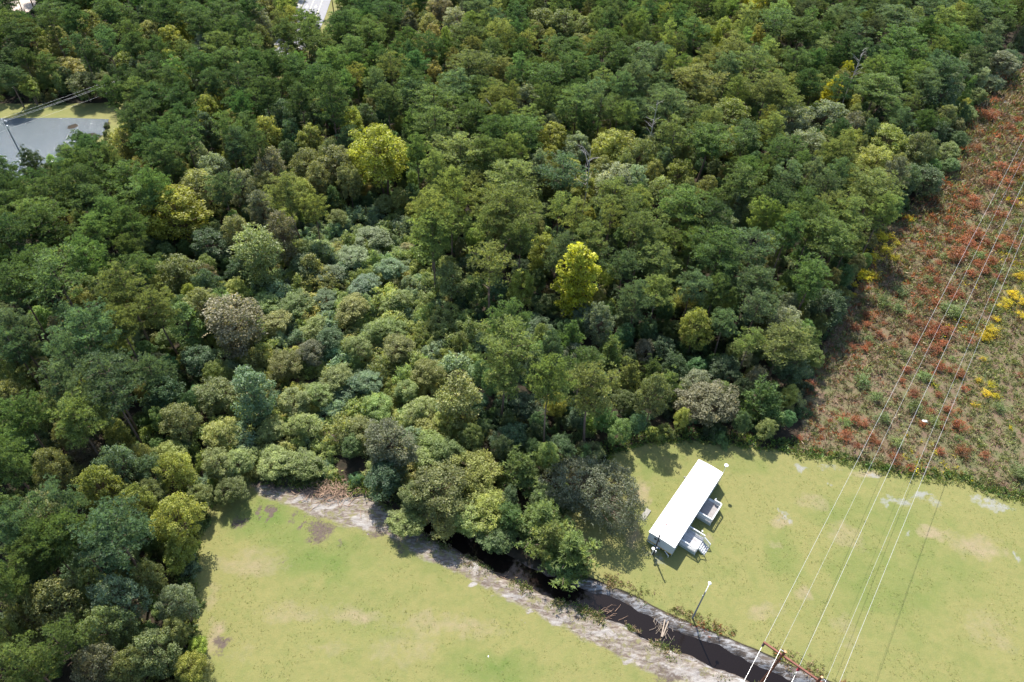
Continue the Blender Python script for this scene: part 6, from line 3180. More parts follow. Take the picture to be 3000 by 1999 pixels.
MOUNDS = """-22.0 112.8 5.0 4.6 tb 11 1 3
-8.6 92.3 3.7 2.5 tg 33 2 0
-32.7 109.2 4.5 3.7 tb 11 2 0
-31.0 123.1 4.5 2.6 tb 11 2 6
-44.4 75.8 8.0 4.6 tg 22 2 -1
-38.3 135.8 7.6 6.0 tb 9 6 2
-6.3 92.1 3.9 2.2 tg 33 1 0
-53.5 121.8 7.6 5.4 tb 10 1 7
-23.5 91.8 6.8 4.0 to 11 7 -1
-33.6 124.6 4.4 3.5 tg 11 2 2
-12.8 98.7 7.4 4.2 tg 33 2 5
-24.5 126.3 4.4 2.4 tk 11 1 1
-29.8 108.4 3.2 2.8 tb 11 1 0
-44.0 113.2 8.0 6.6 to 11 3 1
-37.0 98.0 7.2 5.0 tb 11 5 -1
-32.7 135.0 3.0 1.7 tg 9 6 2
-11.0 81.5 5.5 3.5 tg 33 3 0
-17.3 83.6 4.1 3.3 to 33 4 1
-41.3 103.7 8.3 5.2 to 11 4 1
-10.1 88.8 8.0 5.5 tb 33 2 0
-36.2 107.4 6.6 3.3 tg 11 3 0
-55.6 112.2 5.1 3.8 to 10 2 -1
-46.2 116.6 4.4 2.8 tg 11 3 3
-15.0 93.9 5.2 3.4 tb 33 3 -1
-34.3 114.5 4.9 3.7 tg 11 2 0
-14.7 86.5 4.6 2.4 tg 33 3 1
-36.0 76.0 4.3 3.9 to 12 3 1
-39.1 107.0 3.8 2.4 tg 11 4 1
-29.3 88.7 3.3 2.9 tg 11 6 2
-37.5 94.7 3.3 1.8 to 11 5 2
-29.0 82.3 6.1 3.6 tb 11 6 3
-29.0 116.8 5.4 4.0 tb 11 1 1
-42.4 118.3 3.3 2.8 tg 11 3 2
-11.0 78.4 3.8 2.5 tk 33 5 -1
-24.8 82.7 3.2 1.9 to 11 6 3
-49.6 65.4 3.8 3.6 tg 22 3 0
-30.9 77.4 5.1 3.2 tb 12 2 -1
-40.2 124.0 6.3 3.7 to 11 2 0
-46.5 102.2 4.3 2.4 tb 10 0 2
-36.0 118.6 7.6 3.6 tb 11 2 2
-31.1 127.5 4.9 3.6 tg 11 2 4
-30.2 100.0 4.4 2.5 tg 11 6 1
-25.0 70.3 4.9 3.9 to 12 2 0
-2.7 101.3 4.7 2.6 tg 33 1 2
-22.0 82.5 3.3 3.0 tg 33 4 3
-53.7 109.7 4.7 4.2 tb 10 1 2
-54.7 95.5 5.4 4.1 to 10 5 -1
-30.8 136.8 4.0 3.2 tg 9 6 1
1.5 101.6 8.0 4.1 tg 0 5 -1
-34.8 129.0 4.4 4.1 tb 11 2 8
-36.8 125.9 7.2 4.6 tg 11 2 3
-27.0 125.5 3.0 2.0 tb 11 1 6
-27.5 132.7 7.4 5.1 tb 9 6 5
-25.9 106.6 8.4 6.5 tg 11 0 0
-39.5 112.2 7.2 6.2 to 11 3 0
-28.7 86.3 4.5 2.3 tb 11 6 2
-17.3 113.0 6.8 4.6 tg 11 0 6
-47.6 113.3 4.7 2.9 tg 11 3 5
-18.9 89.2 6.8 4.5 tg 33 3 4
-31.9 119.7 5.6 4.7 tg 11 2 1
-8.2 95.0 3.2 2.6 tg 33 2 2
-51.5 96.6 4.9 3.2 tb 10 0 0
-41.2 75.1 4.4 3.2 tg 22 1 2
-42.4 121.4 6.9 6.5 tb 11 3 3
-39.8 129.1 3.1 2.8 to 11 2 1
-42.7 138.5 8.2 5.0 tg 9 5 -1
-30.8 105.4 5.9 5.3 tb 11 0 0
-24.1 137.4 3.1 2.6 tb 9 7 -1
-12.5 92.5 3.9 3.1 tg 33 2 1
-52.3 86.0 4.6 3.7 tb 10 6 0
-40.3 85.1 4.0 3.0 to 10 7 5
-30.8 115.0 4.4 3.7 tg 11 1 1
-48.4 110.8 4.5 2.4 tb 10 1 5
-35.4 70.4 3.6 2.0 tg 12 3 3
-23.9 101.0 7.4 4.3 tg 11 0 1
-36.5 122.5 3.2 2.2 tb 11 2 5
-49.8 112.3 3.1 2.6 tg 10 1 2
-41.7 67.1 3.4 3.1 to 22 1 1
-39.4 65.6 5.0 3.3 tg 22 1 0
-14.6 80.7 3.2 1.7 to 33 4 0
-31.2 102.2 4.8 4.4 tg 11 6 0
-15.4 110.4 3.1 2.5 tb 11 0 4
-42.7 96.1 4.2 2.3 tb 10 0 4
-27.7 92.8 4.3 2.5 tk 11 6 -1
-47.3 91.7 6.0 4.5 tg 10 7 1
-24.9 77.8 8.1 5.9 tg 12 2 0
-20.4 63.0 3.7 1.8 to 12 0 0
-32.5 89.3 7.6 4.1 tb 11 6 1
-33.0 81.1 4.8 2.5 tb 11 6 4
-7.3 98.5 6.1 4.8 tg 33 2 4
-54.7 91.6 3.5 3.3 tg 10 5 0
-24.2 86.4 6.5 5.8 to 11 6 2
3.5 96.8 3.6 2.1 tb 23 3 -1
-2.4 98.5 5.7 3.7 tg 33 1 1
-19.7 81.2 4.8 4.4 to 33 4 2
-22.3 104.8 4.9 2.8 tb 11 0 1
-37.6 129.3 4.3 2.6 tb 11 2 9
-20.1 115.0 4.8 2.7 tb 11 1 5
-51.5 92.3 4.9 4.4 tg 10 7 0
-21.3 73.8 6.3 4.0 tg 12 1 3
-27.0 123.1 6.3 3.5 tg 11 1 2
-14.0 75.6 7.3 5.9 tb 33 5 -1
-44.1 99.1 3.2 3.0 tb 10 0 3
-31.9 67.6 4.2 2.8 tg 12 3 1
-14.7 67.2 3.2 1.5 tg 33 5 1
-57.2 117.2 7.1 5.1 tg 10 2 1
-9.6 103.3 4.5 3.6 tg 33 2 6
-45.3 69.9 7.6 5.6 tb 22 2 -1
-20.5 123.1 8.4 6.1 tg 11 1 6
-34.4 137.8 4.9 4.1 tb 9 6 0
-25.3 129.8 3.7 2.6 tg 11 1 7
-44.5 127.6 3.0 1.8 tb 11 3 4
-36.3 89.7 3.1 2.7 tg 11 5 1
-17.0 79.4 3.1 2.5 tg 33 4 0
-17.5 104.8 4.5 3.0 tg 11 0 5
-40.9 71.7 3.7 2.0 tg 22 1 1
-31.6 130.7 7.1 4.5 tg 11 2 5
-17.7 73.6 4.5 2.8 to 33 5 2
-48.2 123.8 5.6 4.0 to 11 3 2
-33.7 65.2 4.8 2.4 to 12 3 0
-20.9 69.0 3.1 2.1 tg 12 1 2
-45.3 81.8 3.0 2.6 tg 10 6 1
-22.6 118.7 3.4 2.4 tg 11 1 3
-18.7 108.9 6.0 3.1 tg 11 0 4
-31.5 97.0 4.7 2.5 to 11 6 0
-20.7 96.0 3.6 3.3 tg 11 7 -1
-43.7 107.2 4.5 2.3 to 11 4 2
-32.4 94.0 4.7 3.7 to 11 6 1
-43.9 62.5 4.4 2.1 to 22 4 0
-30.5 133.6 3.4 1.8 tb 9 6 4
-27.7 129.4 3.3 2.3 tb 11 1 7
-48.1 107.7 7.6 4.7 tb 10 1 3
-58.3 93.1 3.5 3.1 tg 10 5 1
-19.5 71.4 3.5 2.0 to 12 1 1
-15.0 72.0 3.1 2.5 to 33 5 1
5.1 100.9 4.7 4.1 tb 0 5 -1
-48.3 62.6 3.3 1.4 tb 22 4 -1
-50.3 119.8 3.4 3.0 tg 11 3 6
-46.8 85.7 4.0 2.3 tg 10 7 2
-48.7 128.5 5.6 4.2 tb 11 3 8
-51.5 99.8 3.8 3.0 to 10 1 -1
-10.9 72.1 4.9 2.7 to 33 5 0
-6.3 88.4 4.4 3.6 tb 33 1 -1
-40.1 132.7 4.5 3.7 tb 11 2 12
-16.0 107.9 3.5 1.9 tb 11 0 3
-12.9 105.7 5.5 2.9 tg 11 0 7
-22.0 66.1 4.1 1.6 tg 12 1 0
-12.7 102.1 3.0 2.8 to 33 2 2
-47.6 98.2 5.6 3.6 tg 10 0 1
-37.9 121.1 4.0 2.2 tb 11 2 4
-34.1 110.9 3.4 1.9 tb 11 2 1
-50.1 70.6 7.4 5.6 tg 22 3 1
-54.1 102.4 4.7 3.2 tb 10 1 0
-17.8 76.7 4.9 2.7 tg 33 4 2
-46.6 66.1 6.6 5.4 to 22 3 -1
-50.7 84.2 3.5 2.8 tg 10 6 0
-46.4 61.7 3.7 2.4 to 22 4 1
-42.3 130.2 4.7 4.1 tb 11 2 11
-58.2 89.9 3.7 2.9 tg 10 5 2
-28.5 72.4 8.0 6.1 to 12 2 1
-17.9 98.4 5.0 4.5 to 11 0 0
-42.0 78.7 4.9 4.4 to 10 7 6
-58.6 113.9 4.8 4.4 tb 10 2 1
-20.7 67.3 3.0 2.1 tg 12 1 1
-41.6 69.5 4.1 3.7 to 22 1 2
-43.4 132.9 4.8 2.9 tg 11 2 6
-51.5 88.8 3.2 2.1 to 10 6 -1
-37.3 72.8 3.5 1.9 to 22 1 5
-16.2 89.2 3.7 2.6 tg 33 3 2
-51.9 113.3 4.7 3.7 tb 10 1 4
-42.0 99.2 3.9 3.2 tg 11 4 2
-42.6 89.3 4.8 3.9 to 10 7 3
-37.8 90.9 4.5 3.8 tg 11 5 2
-48.3 94.2 3.8 2.0 tg 10 0 0
-31.0 69.6 4.1 3.2 tg 12 3 2
-33.3 99.5 5.0 2.8 to 11 5 0
-6.2 95.5 4.1 3.4 tb 33 2 1
-27.8 78.9 3.5 2.5 tg 12 2 1
-43.3 82.7 3.1 1.7 to 10 7 4
-19.2 85.1 5.1 4.6 tg 33 3 3
-13.9 95.8 3.4 1.9 tg 33 2 3
-18.8 102.8 4.1 3.5 tg 11 0 3
-39.3 69.3 4.6 2.8 to 22 1 3
-19.6 106.3 4.4 2.3 tg 11 0 2
-40.8 127.0 4.0 2.5 tb 11 2 7
-29.1 120.1 4.8 4.5 tb 11 1 2
-54.1 114.9 3.2 2.6 tg 10 1 1
-35.3 104.4 5.9 4.3 tg 11 4 0
-45.3 93.9 4.3 3.5 tb 10 0 1
-33.1 85.5 5.9 3.2 tg 11 6 4
-17.2 95.8 3.5 3.2 tg 33 3 5
-38.6 80.6 4.6 4.3 to 10 7 8
-33.0 106.6 4.0 2.7 tb 11 3 0
-14.2 82.8 4.8 3.4 to 33 3 1
-45.9 120.3 4.6 3.8 tg 11 3 4
-9.9 96.4 4.4 3.9 to 33 2 1
-41.8 115.0 3.2 2.4 tg 11 3 1
-30.5 112.0 4.7 2.6 tg 11 1 0
-49.7 80.7 3.1 1.6 tk 10 6 -1
-16.7 65.4 5.5 2.4 to 12 0 1
-30.7 65.5 3.3 2.1 tb 12 3 0
-16.8 101.0 4.1 2.6 to 11 0 1
-37.0 67.6 4.3 3.0 to 22 1 4
-25.4 89.2 3.4 2.9 tg 11 6 3
0.9 98.6 3.3 2.7 tg 23 3 1
-12.6 70.1 4.9 4.4 tg 33 5 0
-35.8 87.7 4.2 3.3 to 11 5 3
-23.3 131.2 5.8 4.2 tg 9 7 -1
-25.1 94.6 3.9 3.6 tb 11 7 1
-38.4 88.2 5.4 4.4 tg 11 5 3
-27.0 84.6 4.0 3.3 tg 11 6 5
-28.6 97.7 4.2 2.6 tb 11 6 0
-35.2 101.2 3.8 3.0 tg 11 5 0
-43.6 66.7 3.7 2.7 to 22 2 -1
-38.9 92.9 4.2 3.1 tk 11 5 -1
-46.5 131.9 4.9 3.7 tb 11 3 7
-12.5 85.4 3.6 2.1 to 33 3 0
-21.9 84.5 3.3 2.9 to 33 4 4
-51.4 125.9 4.9 3.9 tg 11 3 7
-15.7 63.2 3.3 1.4 tg 12 0 -1
-52.5 107.5 3.6 2.7 tg 10 1 0
-26.1 116.8 4.0 2.9 tk 11 1 0
-28.4 114.4 3.9 3.7 to 11 1 0
-44.1 101.9 4.9 3.0 to 10 0 -1
-34.7 135.4 3.8 2.6 tb 9 6 1
-44.9 109.8 4.8 4.2 tg 11 4 3
-21.7 120.4 3.4 2.5 tg 11 1 4
-36.4 81.9 4.0 2.4 to 10 7 9
-24.8 121.1 4.4 2.3 tb 11 1 4
-26.2 97.3 5.3 3.6 tb 11 7 0
1.3 95.2 7.2 5.7 tg 23 3 0
-55.2 89.2 5.1 3.5 tb 10 5 -1
-20.5 77.0 4.2 2.6 to 33 4 3
-26.8 135.8 3.4 1.7 tb 9 6 3
-38.2 82.6 3.1 2.4 to 10 7 7
-39.4 119.3 3.8 2.2 tb 11 3 2
-21.7 108.6 4.8 3.5 tb 11 0 2
-41.7 63.8 3.7 1.8 to 22 1 0
-52.3 105.4 3.1 1.6 tb 10 1 1
-33.2 71.4 3.6 2.4 tb 12 3 1
-29.5 138.7 4.9 2.5 tg 9 6 0
-15.0 103.8 5.5 3.9 to 11 0 2
-8.6 72.4 4.4 2.6 tg 33 6 -1
-46.2 128.9 3.9 3.1 tb 11 3 6
-23.9 116.3 3.2 2.3 to 11 1 2
-37.5 131.6 4.2 3.7 tb 11 2 10
-29.6 68.2 3.0 2.4 tg 12 3 0
-34.7 121.7 4.1 2.8 tb 11 2 3
-12.8 90.2 3.5 3.0 to 33 2 0
-37.5 101.0 4.4 2.8 to 11 4 0
-38.1 115.4 4.9 3.1 tb 11 3 1
-48.7 116.9 3.0 1.5 tb 11 3 5
-51.0 115.2 3.8 1.9 tb 10 1 6
-55.4 105.6 5.7 5.3 tg 10 2 0
-17.5 81.6 3.4 2.4 tg 33 4 1
-19.1 118.0 4.0 3.0 tg 11 1 5
-17.9 68.3 4.9 3.0 to 12 1 0
-25.6 113.6 4.9 2.7 to 11 1 1
-55.9 108.6 4.9 3.3 tb 10 2 0
-48.5 84.2 4.0 2.5 tb 10 6 1
-46.1 88.8 4.7 4.3 to 10 7 1
-57.2 96.7 3.4 2.6 tb 10 4 -1
-44.2 85.5 3.7 3.3 to 10 7 2
-48.8 88.1 5.9 4.7 to 10 7 0
-5.1 101.8 3.3 2.0 to 33 2 3
-35.2 94.7 5.5 3.5 to 11 5 1"""
SHRUBS = """117.7 155.6 3.4 rd 38 5 3
123.8 153.0 2.8 rd 38 6 0
103.6 148.5 1.7 rd 37 3 2
109.1 149.5 2.5 rd 37 2 1
110.5 146.1 1.4 rd 37 2 0
112.0 142.5 3.8 rd 37 1 2
109.6 139.6 3.2 rd 37 1 1
105.5 140.4 1.6 rd 37 3 0
119.2 141.8 3.2 rd 37 0 6
119.6 139.1 2.6 rd 37 0 8
116.3 138.3 2.1 rd 37 0 5
97.8 134.7 2.1 rd 37 4 -1
99.2 139.6 1.1 rd 37 3 1
102.8 132.6 3.6 rd 37 5 0
105.7 134.5 2.6 rd 37 0 0
110.4 136.4 2.1 rd 37 0 1
104.5 127.1 2.5 rd 37 7 0
107.9 128.5 3.0 rd 37 7 1
111.4 131.6 2.6 rd 37 0 4
110.2 126.4 2.0 rd 37 7 2
95.6 127.9 2.0 rd 37 5 2
95.6 124.0 2.0 rd 41 2 -1
91.1 119.9 2.4 rd 41 3 -1
88.6 117.3 1.4 rd 41 4 -1
97.0 120.9 2.4 rd 41 1 -1
98.6 119.2 2.4 rd 41 0 1
96.6 118.0 1.9 rd 41 0 0
92.2 116.6 1.7 rd 41 5 -1
74.9 114.6 1.2 rd 15 6 -1
75.6 110.7 2.3 rd 36 3 2
71.3 106.7 1.8 rd 39 2 2
74.3 108.0 1.8 rd 36 4 6
76.0 105.5 1.6 rd 36 4 4
78.2 108.9 0.9 rd 36 3 1
84.6 110.9 1.6 rd 36 3 0
85.9 108.7 2.1 rd 36 2 -1
88.3 107.6 2.7 rd 36 1 1
86.7 105.4 2.7 rd 36 1 0
90.5 106.7 2.7 rd 36 0 1
82.6 104.3 1.8 rd 36 4 1
82.7 103.3 1.8 rd 36 4 0
85.7 101.2 2.6 rd 36 7 0
87.9 103.0 2.2 rd 36 0 0
94.3 104.5 2.0 rd 36 0 2
69.1 100.9 1.5 rd 39 2 0
71.1 100.5 1.5 rd 39 2 1
78.0 102.0 1.3 rd 36 4 2
72.7 102.2 1.3 rd 36 4 5
84.4 96.3 2.2 rd 36 7 1
86.1 95.6 1.5 rd 36 7 2
77.8 95.1 1.5 rd 36 5 0
88.2 94.7 1.9 rd 40 4 1
105.1 117.9 1.2 rd 41 0 2
87.2 90.7 1.3 rd 40 4 0
81.4 88.9 1.4 rd 36 6 3
76.5 88.5 2.1 rd 36 6 2
77.9 86.6 1.0 rd 43 2 2
82.7 94.5 1.3 rd 36 6 0
75.9 92.3 1.1 rd 36 5 1
57.4 89.6 1.7 rd 39 4 0
55.9 87.8 1.2 rd 39 4 1
81.6 85.0 1.8 rd 43 1 3
81.8 81.1 2.4 rd 43 1 2
78.0 84.4 1.6 rd 43 2 1
75.0 81.1 1.4 rd 43 2 0
79.8 82.9 1.4 rd 43 1 1
78.7 80.8 1.2 rd 43 1 0
60.1 77.5 2.3 rd 42 0 0
62.9 81.3 2.0 rd 39 6 1
61.0 82.1 1.4 rd 39 6 0
64.6 80.9 1.6 rd 39 7 -1
58.6 81.3 0.8 rd 42 2 -1
51.7 77.0 1.2 rd 42 4 -1
64.7 77.4 1.9 rd 42 0 2
65.4 76.5 1.2 rd 43 4 2
61.6 75.7 1.2 rd 42 0 1
79.5 75.2 2.3 rd 43 0 1
75.9 75.1 1.5 rd 43 0 0
83.6 74.8 1.5 rd 43 0 3
67.4 72.9 1.9 rd 43 4 0
69.2 71.4 1.3 rd 43 5 -1
67.0 74.0 0.9 rd 43 4 1
77.9 70.7 0.7 rd 43 0 2
100.1 95.2 1.3 rd 40 0 -1
83.8 85.3 1.0 rd 40 5 -1
88.2 96.8 0.9 rd 36 7 3
111.1 134.4 2.1 rd 37 0 3
114.3 140.2 2.1 rd 37 1 3
116.6 133.6 1.5 rd 37 0 7
108.1 131.4 2.0 rd 37 0 2
106.9 136.9 1.8 rd 37 1 0
98.9 130.9 1.5 rd 37 5 1
122.4 150.8 1.7 rd 38 6 1
75.6 90.9 0.8 rd 36 6 1
76.6 104.6 0.9 rd 36 4 3
166.1 240.6 2.3 rd 16 2 -1
172.6 243.5 2.3 rd 16 1 -1
154.8 221.7 2.7 rd 16 6 0
146.3 212.0 3.7 rd 16 5 -1
147.5 209.2 4.1 rd 16 6 2
151.7 212.7 3.1 rd 16 6 1
162.1 221.7 2.2 rd 16 0 0
156.1 208.8 2.6 rd 16 7 0
150.8 203.0 2.5 rd 16 7 1
140.4 194.0 2.5 rd 38 2 1
133.8 188.0 2.9 rd 38 3 1
135.0 187.3 1.9 rd 38 3 0
150.0 194.4 2.9 rd 38 1 1
136.0 178.3 3.2 rd 38 2 0
131.8 172.8 3.6 rd 38 4 -1
128.5 168.0 2.7 rd 38 5 0
134.1 169.8 2.7 rd 38 7 0
138.7 175.0 3.2 rd 38 0 -1
142.3 179.0 2.8 rd 38 1 0
119.3 163.3 2.2 rd 38 5 2
120.2 159.9 3.0 rd 38 5 1
117.0 158.8 1.7 rd 38 5 4
132.1 165.7 2.2 rd 38 7 1
130.5 159.0 2.6 rd 38 7 2
163.4 219.0 1.6 rd 16 0 1
87.9 139.3 3.2 gr 15 1 0
84.2 137.0 2.6 gr 15 2 -1
81.4 132.5 3.1 gr 15 5 -1
83.2 130.6 3.1 gr 15 7 -1
87.5 134.5 2.6 gr 15 0 0
88.6 131.8 2.6 gr 15 0 1
79.1 124.4 3.0 gr 15 6 1
81.2 124.7 2.5 gr 15 6 2
76.2 121.5 1.5 gr 15 6 3
74.8 117.7 1.4 gr 15 6 4
79.1 126.6 2.0 gr 15 6 0
91.0 140.6 2.1 gr 15 1 1
99.0 149.1 2.2 gr 15 1 2
91.7 137.9 1.6 gr 15 0 2
115.5 126.6 2.5 gr 37 0 -1
111.4 117.8 2.4 gr 40 2 3
107.9 116.9 2.4 gr 41 0 1
99.9 107.3 2.7 gr 40 2 0
97.9 105.2 2.3 gr 40 3 1
94.6 99.1 1.3 gr 40 3 0
90.9 93.0 1.3 gr 40 4 -1
90.6 89.5 1.7 gr 40 5 2
92.3 89.2 1.4 gr 40 5 1
92.7 91.9 1.5 gr 40 5 0
110.6 120.1 2.4 gr 37 7 -1
109.5 113.2 1.9 gr 40 2 2
106.3 115.8 1.9 gr 41 0 0
103.2 111.7 1.4 gr 40 2 1
87.4 86.7 1.2 gr 40 5 3
94.0 112.6 4.2 gs 41 7 1
94.0 114.1 2.8 gs 41 7 0
80.3 93.1 2.5 gs 36 6 -1
75.0 84.8 2.8 gs 43 2 1
68.4 87.0 2.5 gs 39 0 -1
68.1 81.9 2.8 gs 39 7 -1
60.9 80.8 2.0 gs 42 1 -1
108.4 124.4 2.0 gs 37 7 -1
68.7 76.4 2.3 gs 43 3 -1
80.5 78.0 1.9 gs 43 1 -1
101.6 133.5 2.6 gs 37 4 -1
109.6 134.0 3.1 gs 37 0 0
78.3 99.3 2.2 gs 36 5 -1
88.3 115.7 1.9 gs 41 4 0
73.2 103.6 1.8 gs 36 4 -1
85.1 119.3 2.9 gs 41 4 1
80.1 115.3 3.3 gs 15 6 -1
67.3 90.8 3.3 gs 39 1 -1
88.2 71.5 3.0 gs 40 6 1
87.1 70.8 2.2 gs 43 0 -1
82.8 113.3 2.8 gs 36 3 -1
93.8 124.5 2.0 gs 41 3 -1
88.5 99.2 1.3 gs 36 7 -1
118.0 139.1 2.1 gs 37 0 1
91.4 85.9 2.4 gs 40 6 0
77.5 82.1 2.4 gs 43 2 0"""
DITCH = [[-12.07,56.94],[-5.66,53.49],[-0.87,51.23],[2.79,49.49],[6.02,48.24],[9.23,46.92],[12.84,45.9],[15.46,44.75],[18.52,43.64],[20.73,42.32],[24.33,40.66],[29.24,38.87],[32.56,37.51],[35.85,36.14],[39.6,34.57],[46.86,31.61],[61.91,25.63]]
LAWN_R = [[4.6,54.1],[10.0,59.8],[15.9,66.6],[17.6,71.6],[23.5,74.2],[30.8,75.4],[39.8,75.1],[50.3,73.9],[58.9,72.9],[66.3,70.5],[76.6,70.0],[82.9,67.3],[86.4,66.4],[105.8,61.2],[154.4,45.0],[123.7,16.8],[60.1,22.5],[35.5,35.5],[21.1,42.2],[9.2,47.7]]
LAWN_L = [[-33.0,14.0],[-39.0,31.8],[-42.0,38.3],[-45.0,45.6],[-46.2,50.9],[-47.3,56.7],[-45.7,59.9],[-41.9,63.4],[-22.0,61.6],[-11.8,55.0],[-5.5,51.9],[6.0,47.0],[18.3,42.6],[28.9,37.6],[35.4,35.1],[46.1,30.1],[60.9,24.3],[56.2,14.3]]
BRUSH = [[50.3,73.9],[53.1,79.8],[55.1,88.1],[61.7,98.6],[71.3,113.9],[82.1,127.9],[87.8,141.9],[97.6,150.1],[111.8,167.9],[125.5,182.1],[142.9,212.0],[164.2,243.2],[179.1,260.1],[190.0,267.8],[235.7,260.4],[245.0,153.0],[206.6,93.2],[154.4,45.0],[105.8,61.2],[86.4,66.4],[82.9,67.3],[76.6,70.0],[66.3,70.5],[58.9,72.9]]
SAND = [[-42.0,62.1],[-38.1,64.0],[-29.7,63.8],[-22.0,61.9],[-17.6,58.3],[-11.8,55.0],[-5.5,51.9],[-0.8,49.5],[6.0,46.2],[11.6,44.2],[18.2,41.6],[24.0,39.0],[28.8,37.2],[35.3,34.6],[46.1,30.1],[44.0,23.6],[34.4,30.8],[27.0,33.8],[20.4,35.9],[11.4,39.8],[4.7,43.4],[-3.3,47.1],[-11.2,50.5],[-18.0,54.1],[-25.1,55.5],[-33.2,58.1],[-38.6,60.0]]
THICKET = [[-59.3,112.4],[-55.9,121.1],[-49.1,130.9],[-42.8,138.5],[-30.5,139.5],[-23.5,137.2],[-18.9,119.0],[-12.2,104.7],[-3.6,102.2],[4.1,103.7],[8.2,98.0],[0.1,94.6],[-4.9,88.7],[-10.0,80.7],[-8.1,73.1],[-13.3,63.0],[-22.2,62.5],[-29.7,64.1],[-40.4,64.2],[-46.1,61.2],[-51.2,62.9],[-51.2,67.7],[-50.1,72.8],[-46.2,75.4],[-49.7,80.7],[-55.1,87.3],[-60.8,88.7],[-60.8,96.3],[-54.9,98.7],[-55.4,104.9]]
POND = [[-214.1,175.4],[-177.7,178.5],[-149.7,180.5],[-131.2,182.6],[-119.5,182.9],[-116.8,172.8],[-120.4,161.1],[-125.4,151.8],[-128.5,143.4],[-144.8,130.0],[-158.9,108.4]]
BANK = [[-218.7,180.9],[-182.6,185.6],[-154.8,189.4],[-126.0,192.7],[-120.2,195.9],[-114.7,184.5],[-118.0,182.0],[-149.1,179.5],[-176.8,177.1],[-212.5,173.4]]
BANK2 = [[-118.5,183.0],[-115.2,185.5],[-108.3,179.8],[-110.6,165.7],[-117.0,154.3],[-122.0,145.5],[-125.1,137.5],[-150.4,98.1],[-158.9,108.4],[-144.8,130.0],[-128.5,143.4],[-125.4,151.8],[-120.4,161.1],[-116.8,172.8]]
ROAD = [[-93.4,346.8],[-86.8,308.3],[-83.7,283.4],[-81.6,261.3],[-81.3,244.7],[-83.3,230.7],[-86.7,215.0],[-91.8,200.6],[-96.8,188.5],[-101.4,182.2]]
LOT = [[-227.3,296.4],[-198.8,300.7],[-187.5,269.1],[-185.9,259.0],[-195.2,264.3],[-208.8,270.0]]
LUSH = [[-38.0,56.0,5.8,3.6,1.0],[-28.9,49.6,8.1,2.7,0.8],[-32.8,52.8,4.6,2.9,0.8],[1.1,35.3,6.0,2.2,0.9],[-5.3,35.9,2.8,2.2,0.5],[43.5,54.4,3.2,5.2,0.8],[56.6,62.3,9.1,3.3,0.6],[55.9,50.5,6.3,6.7,0.7],[65.8,51.0,7.9,5.2,0.5],[32.9,66.2,3.5,2.0,0.4],[24.1,69.2,3.5,2.1,0.6],[41.9,70.9,5.4,2.2,0.6],[46.0,44.9,7.0,4.6,0.3],[-24.4,52.0,4.1,1.7,0.5],[-14.6,39.6,4.2,2.3,0.3],[-8.7,50.6,3.1,2.2,0.5]]
STRAW = [[-36.8,48.6,6.0,2.7,0.7],[-28.8,41.3,5.7,2.0,0.6],[-20.3,41.7,4.3,1.5,0.7],[-12.9,37.3,6.9,2.7,0.5],[-7.7,40.8,9.5,1.9,0.7],[12.5,67.8,2.9,4.1,0.7],[22.5,64.3,1.7,2.6,0.9],[20.1,56.7,1.6,3.5,0.8],[54.1,57.9,3.3,2.5,0.7],[68.7,59.2,3.3,1.3,0.9],[74.2,57.1,5.0,2.6,0.8],[50.4,63.9,3.4,2.0,0.7],[61.6,70.2,4.2,1.1,0.9],[37.7,45.0,3.0,1.5,0.7],[44.4,47.9,2.0,1.6,0.7],[44.4,59.8,1.7,1.3,0.8],[42.7,55.5,1.6,1.2,0.5],[-34.9,36.3,2.7,2.8,0.4],[-39.0,37.5,1.4,2.8,0.8],[-40.9,43.2,1.4,2.6,0.6],[49.2,42.6,3.0,3.0,0.5],[70.0,43.5,4.5,4.8,0.5],[7.7,46.1,1.5,1.0,0.4],[28.5,49.2,3.1,1.6,0.3],[32.3,56.1,0.8,0.9,0.7],[54.6,56.1,2.2,1.2,0.5],[-23.0,36.9,4.6,1.4,0.5]]
GRAVEL = [[50.3,70.7,1.3,0.9,1.0],[55.1,70.9,2.4,0.7,0.6],[62.0,69.9,1.5,0.7,0.95],[54.9,67.5,0.8,0.5,0.9],[69.2,65.9,1.9,0.7,1.0],[65.4,64.9,2.9,0.8,0.85],[63.0,64.4,1.3,0.6,0.8],[71.1,65.0,1.2,0.7,0.7],[79.6,65.1,2.3,0.7,1.0],[81.7,64.3,2.1,0.7,0.9],[78.4,66.2,0.9,0.5,0.9],[79.9,55.7,0.9,0.3,0.9],[44.8,61.7,0.8,0.9,0.8],[45.1,60.4,0.7,0.6,0.9],[157.2,226.0,4.4,6.6,1.0],[155.7,218.2,4.0,5.1,0.8],[64.3,59.2,0.3,0.3,0.9],[27.3,66.6,0.6,0.4,0.4],[23.5,52.2,1.1,1.1,0.7],[22.0,53.3,0.8,1.4,0.5],[28.3,54.8,1.6,0.8,0.5]]
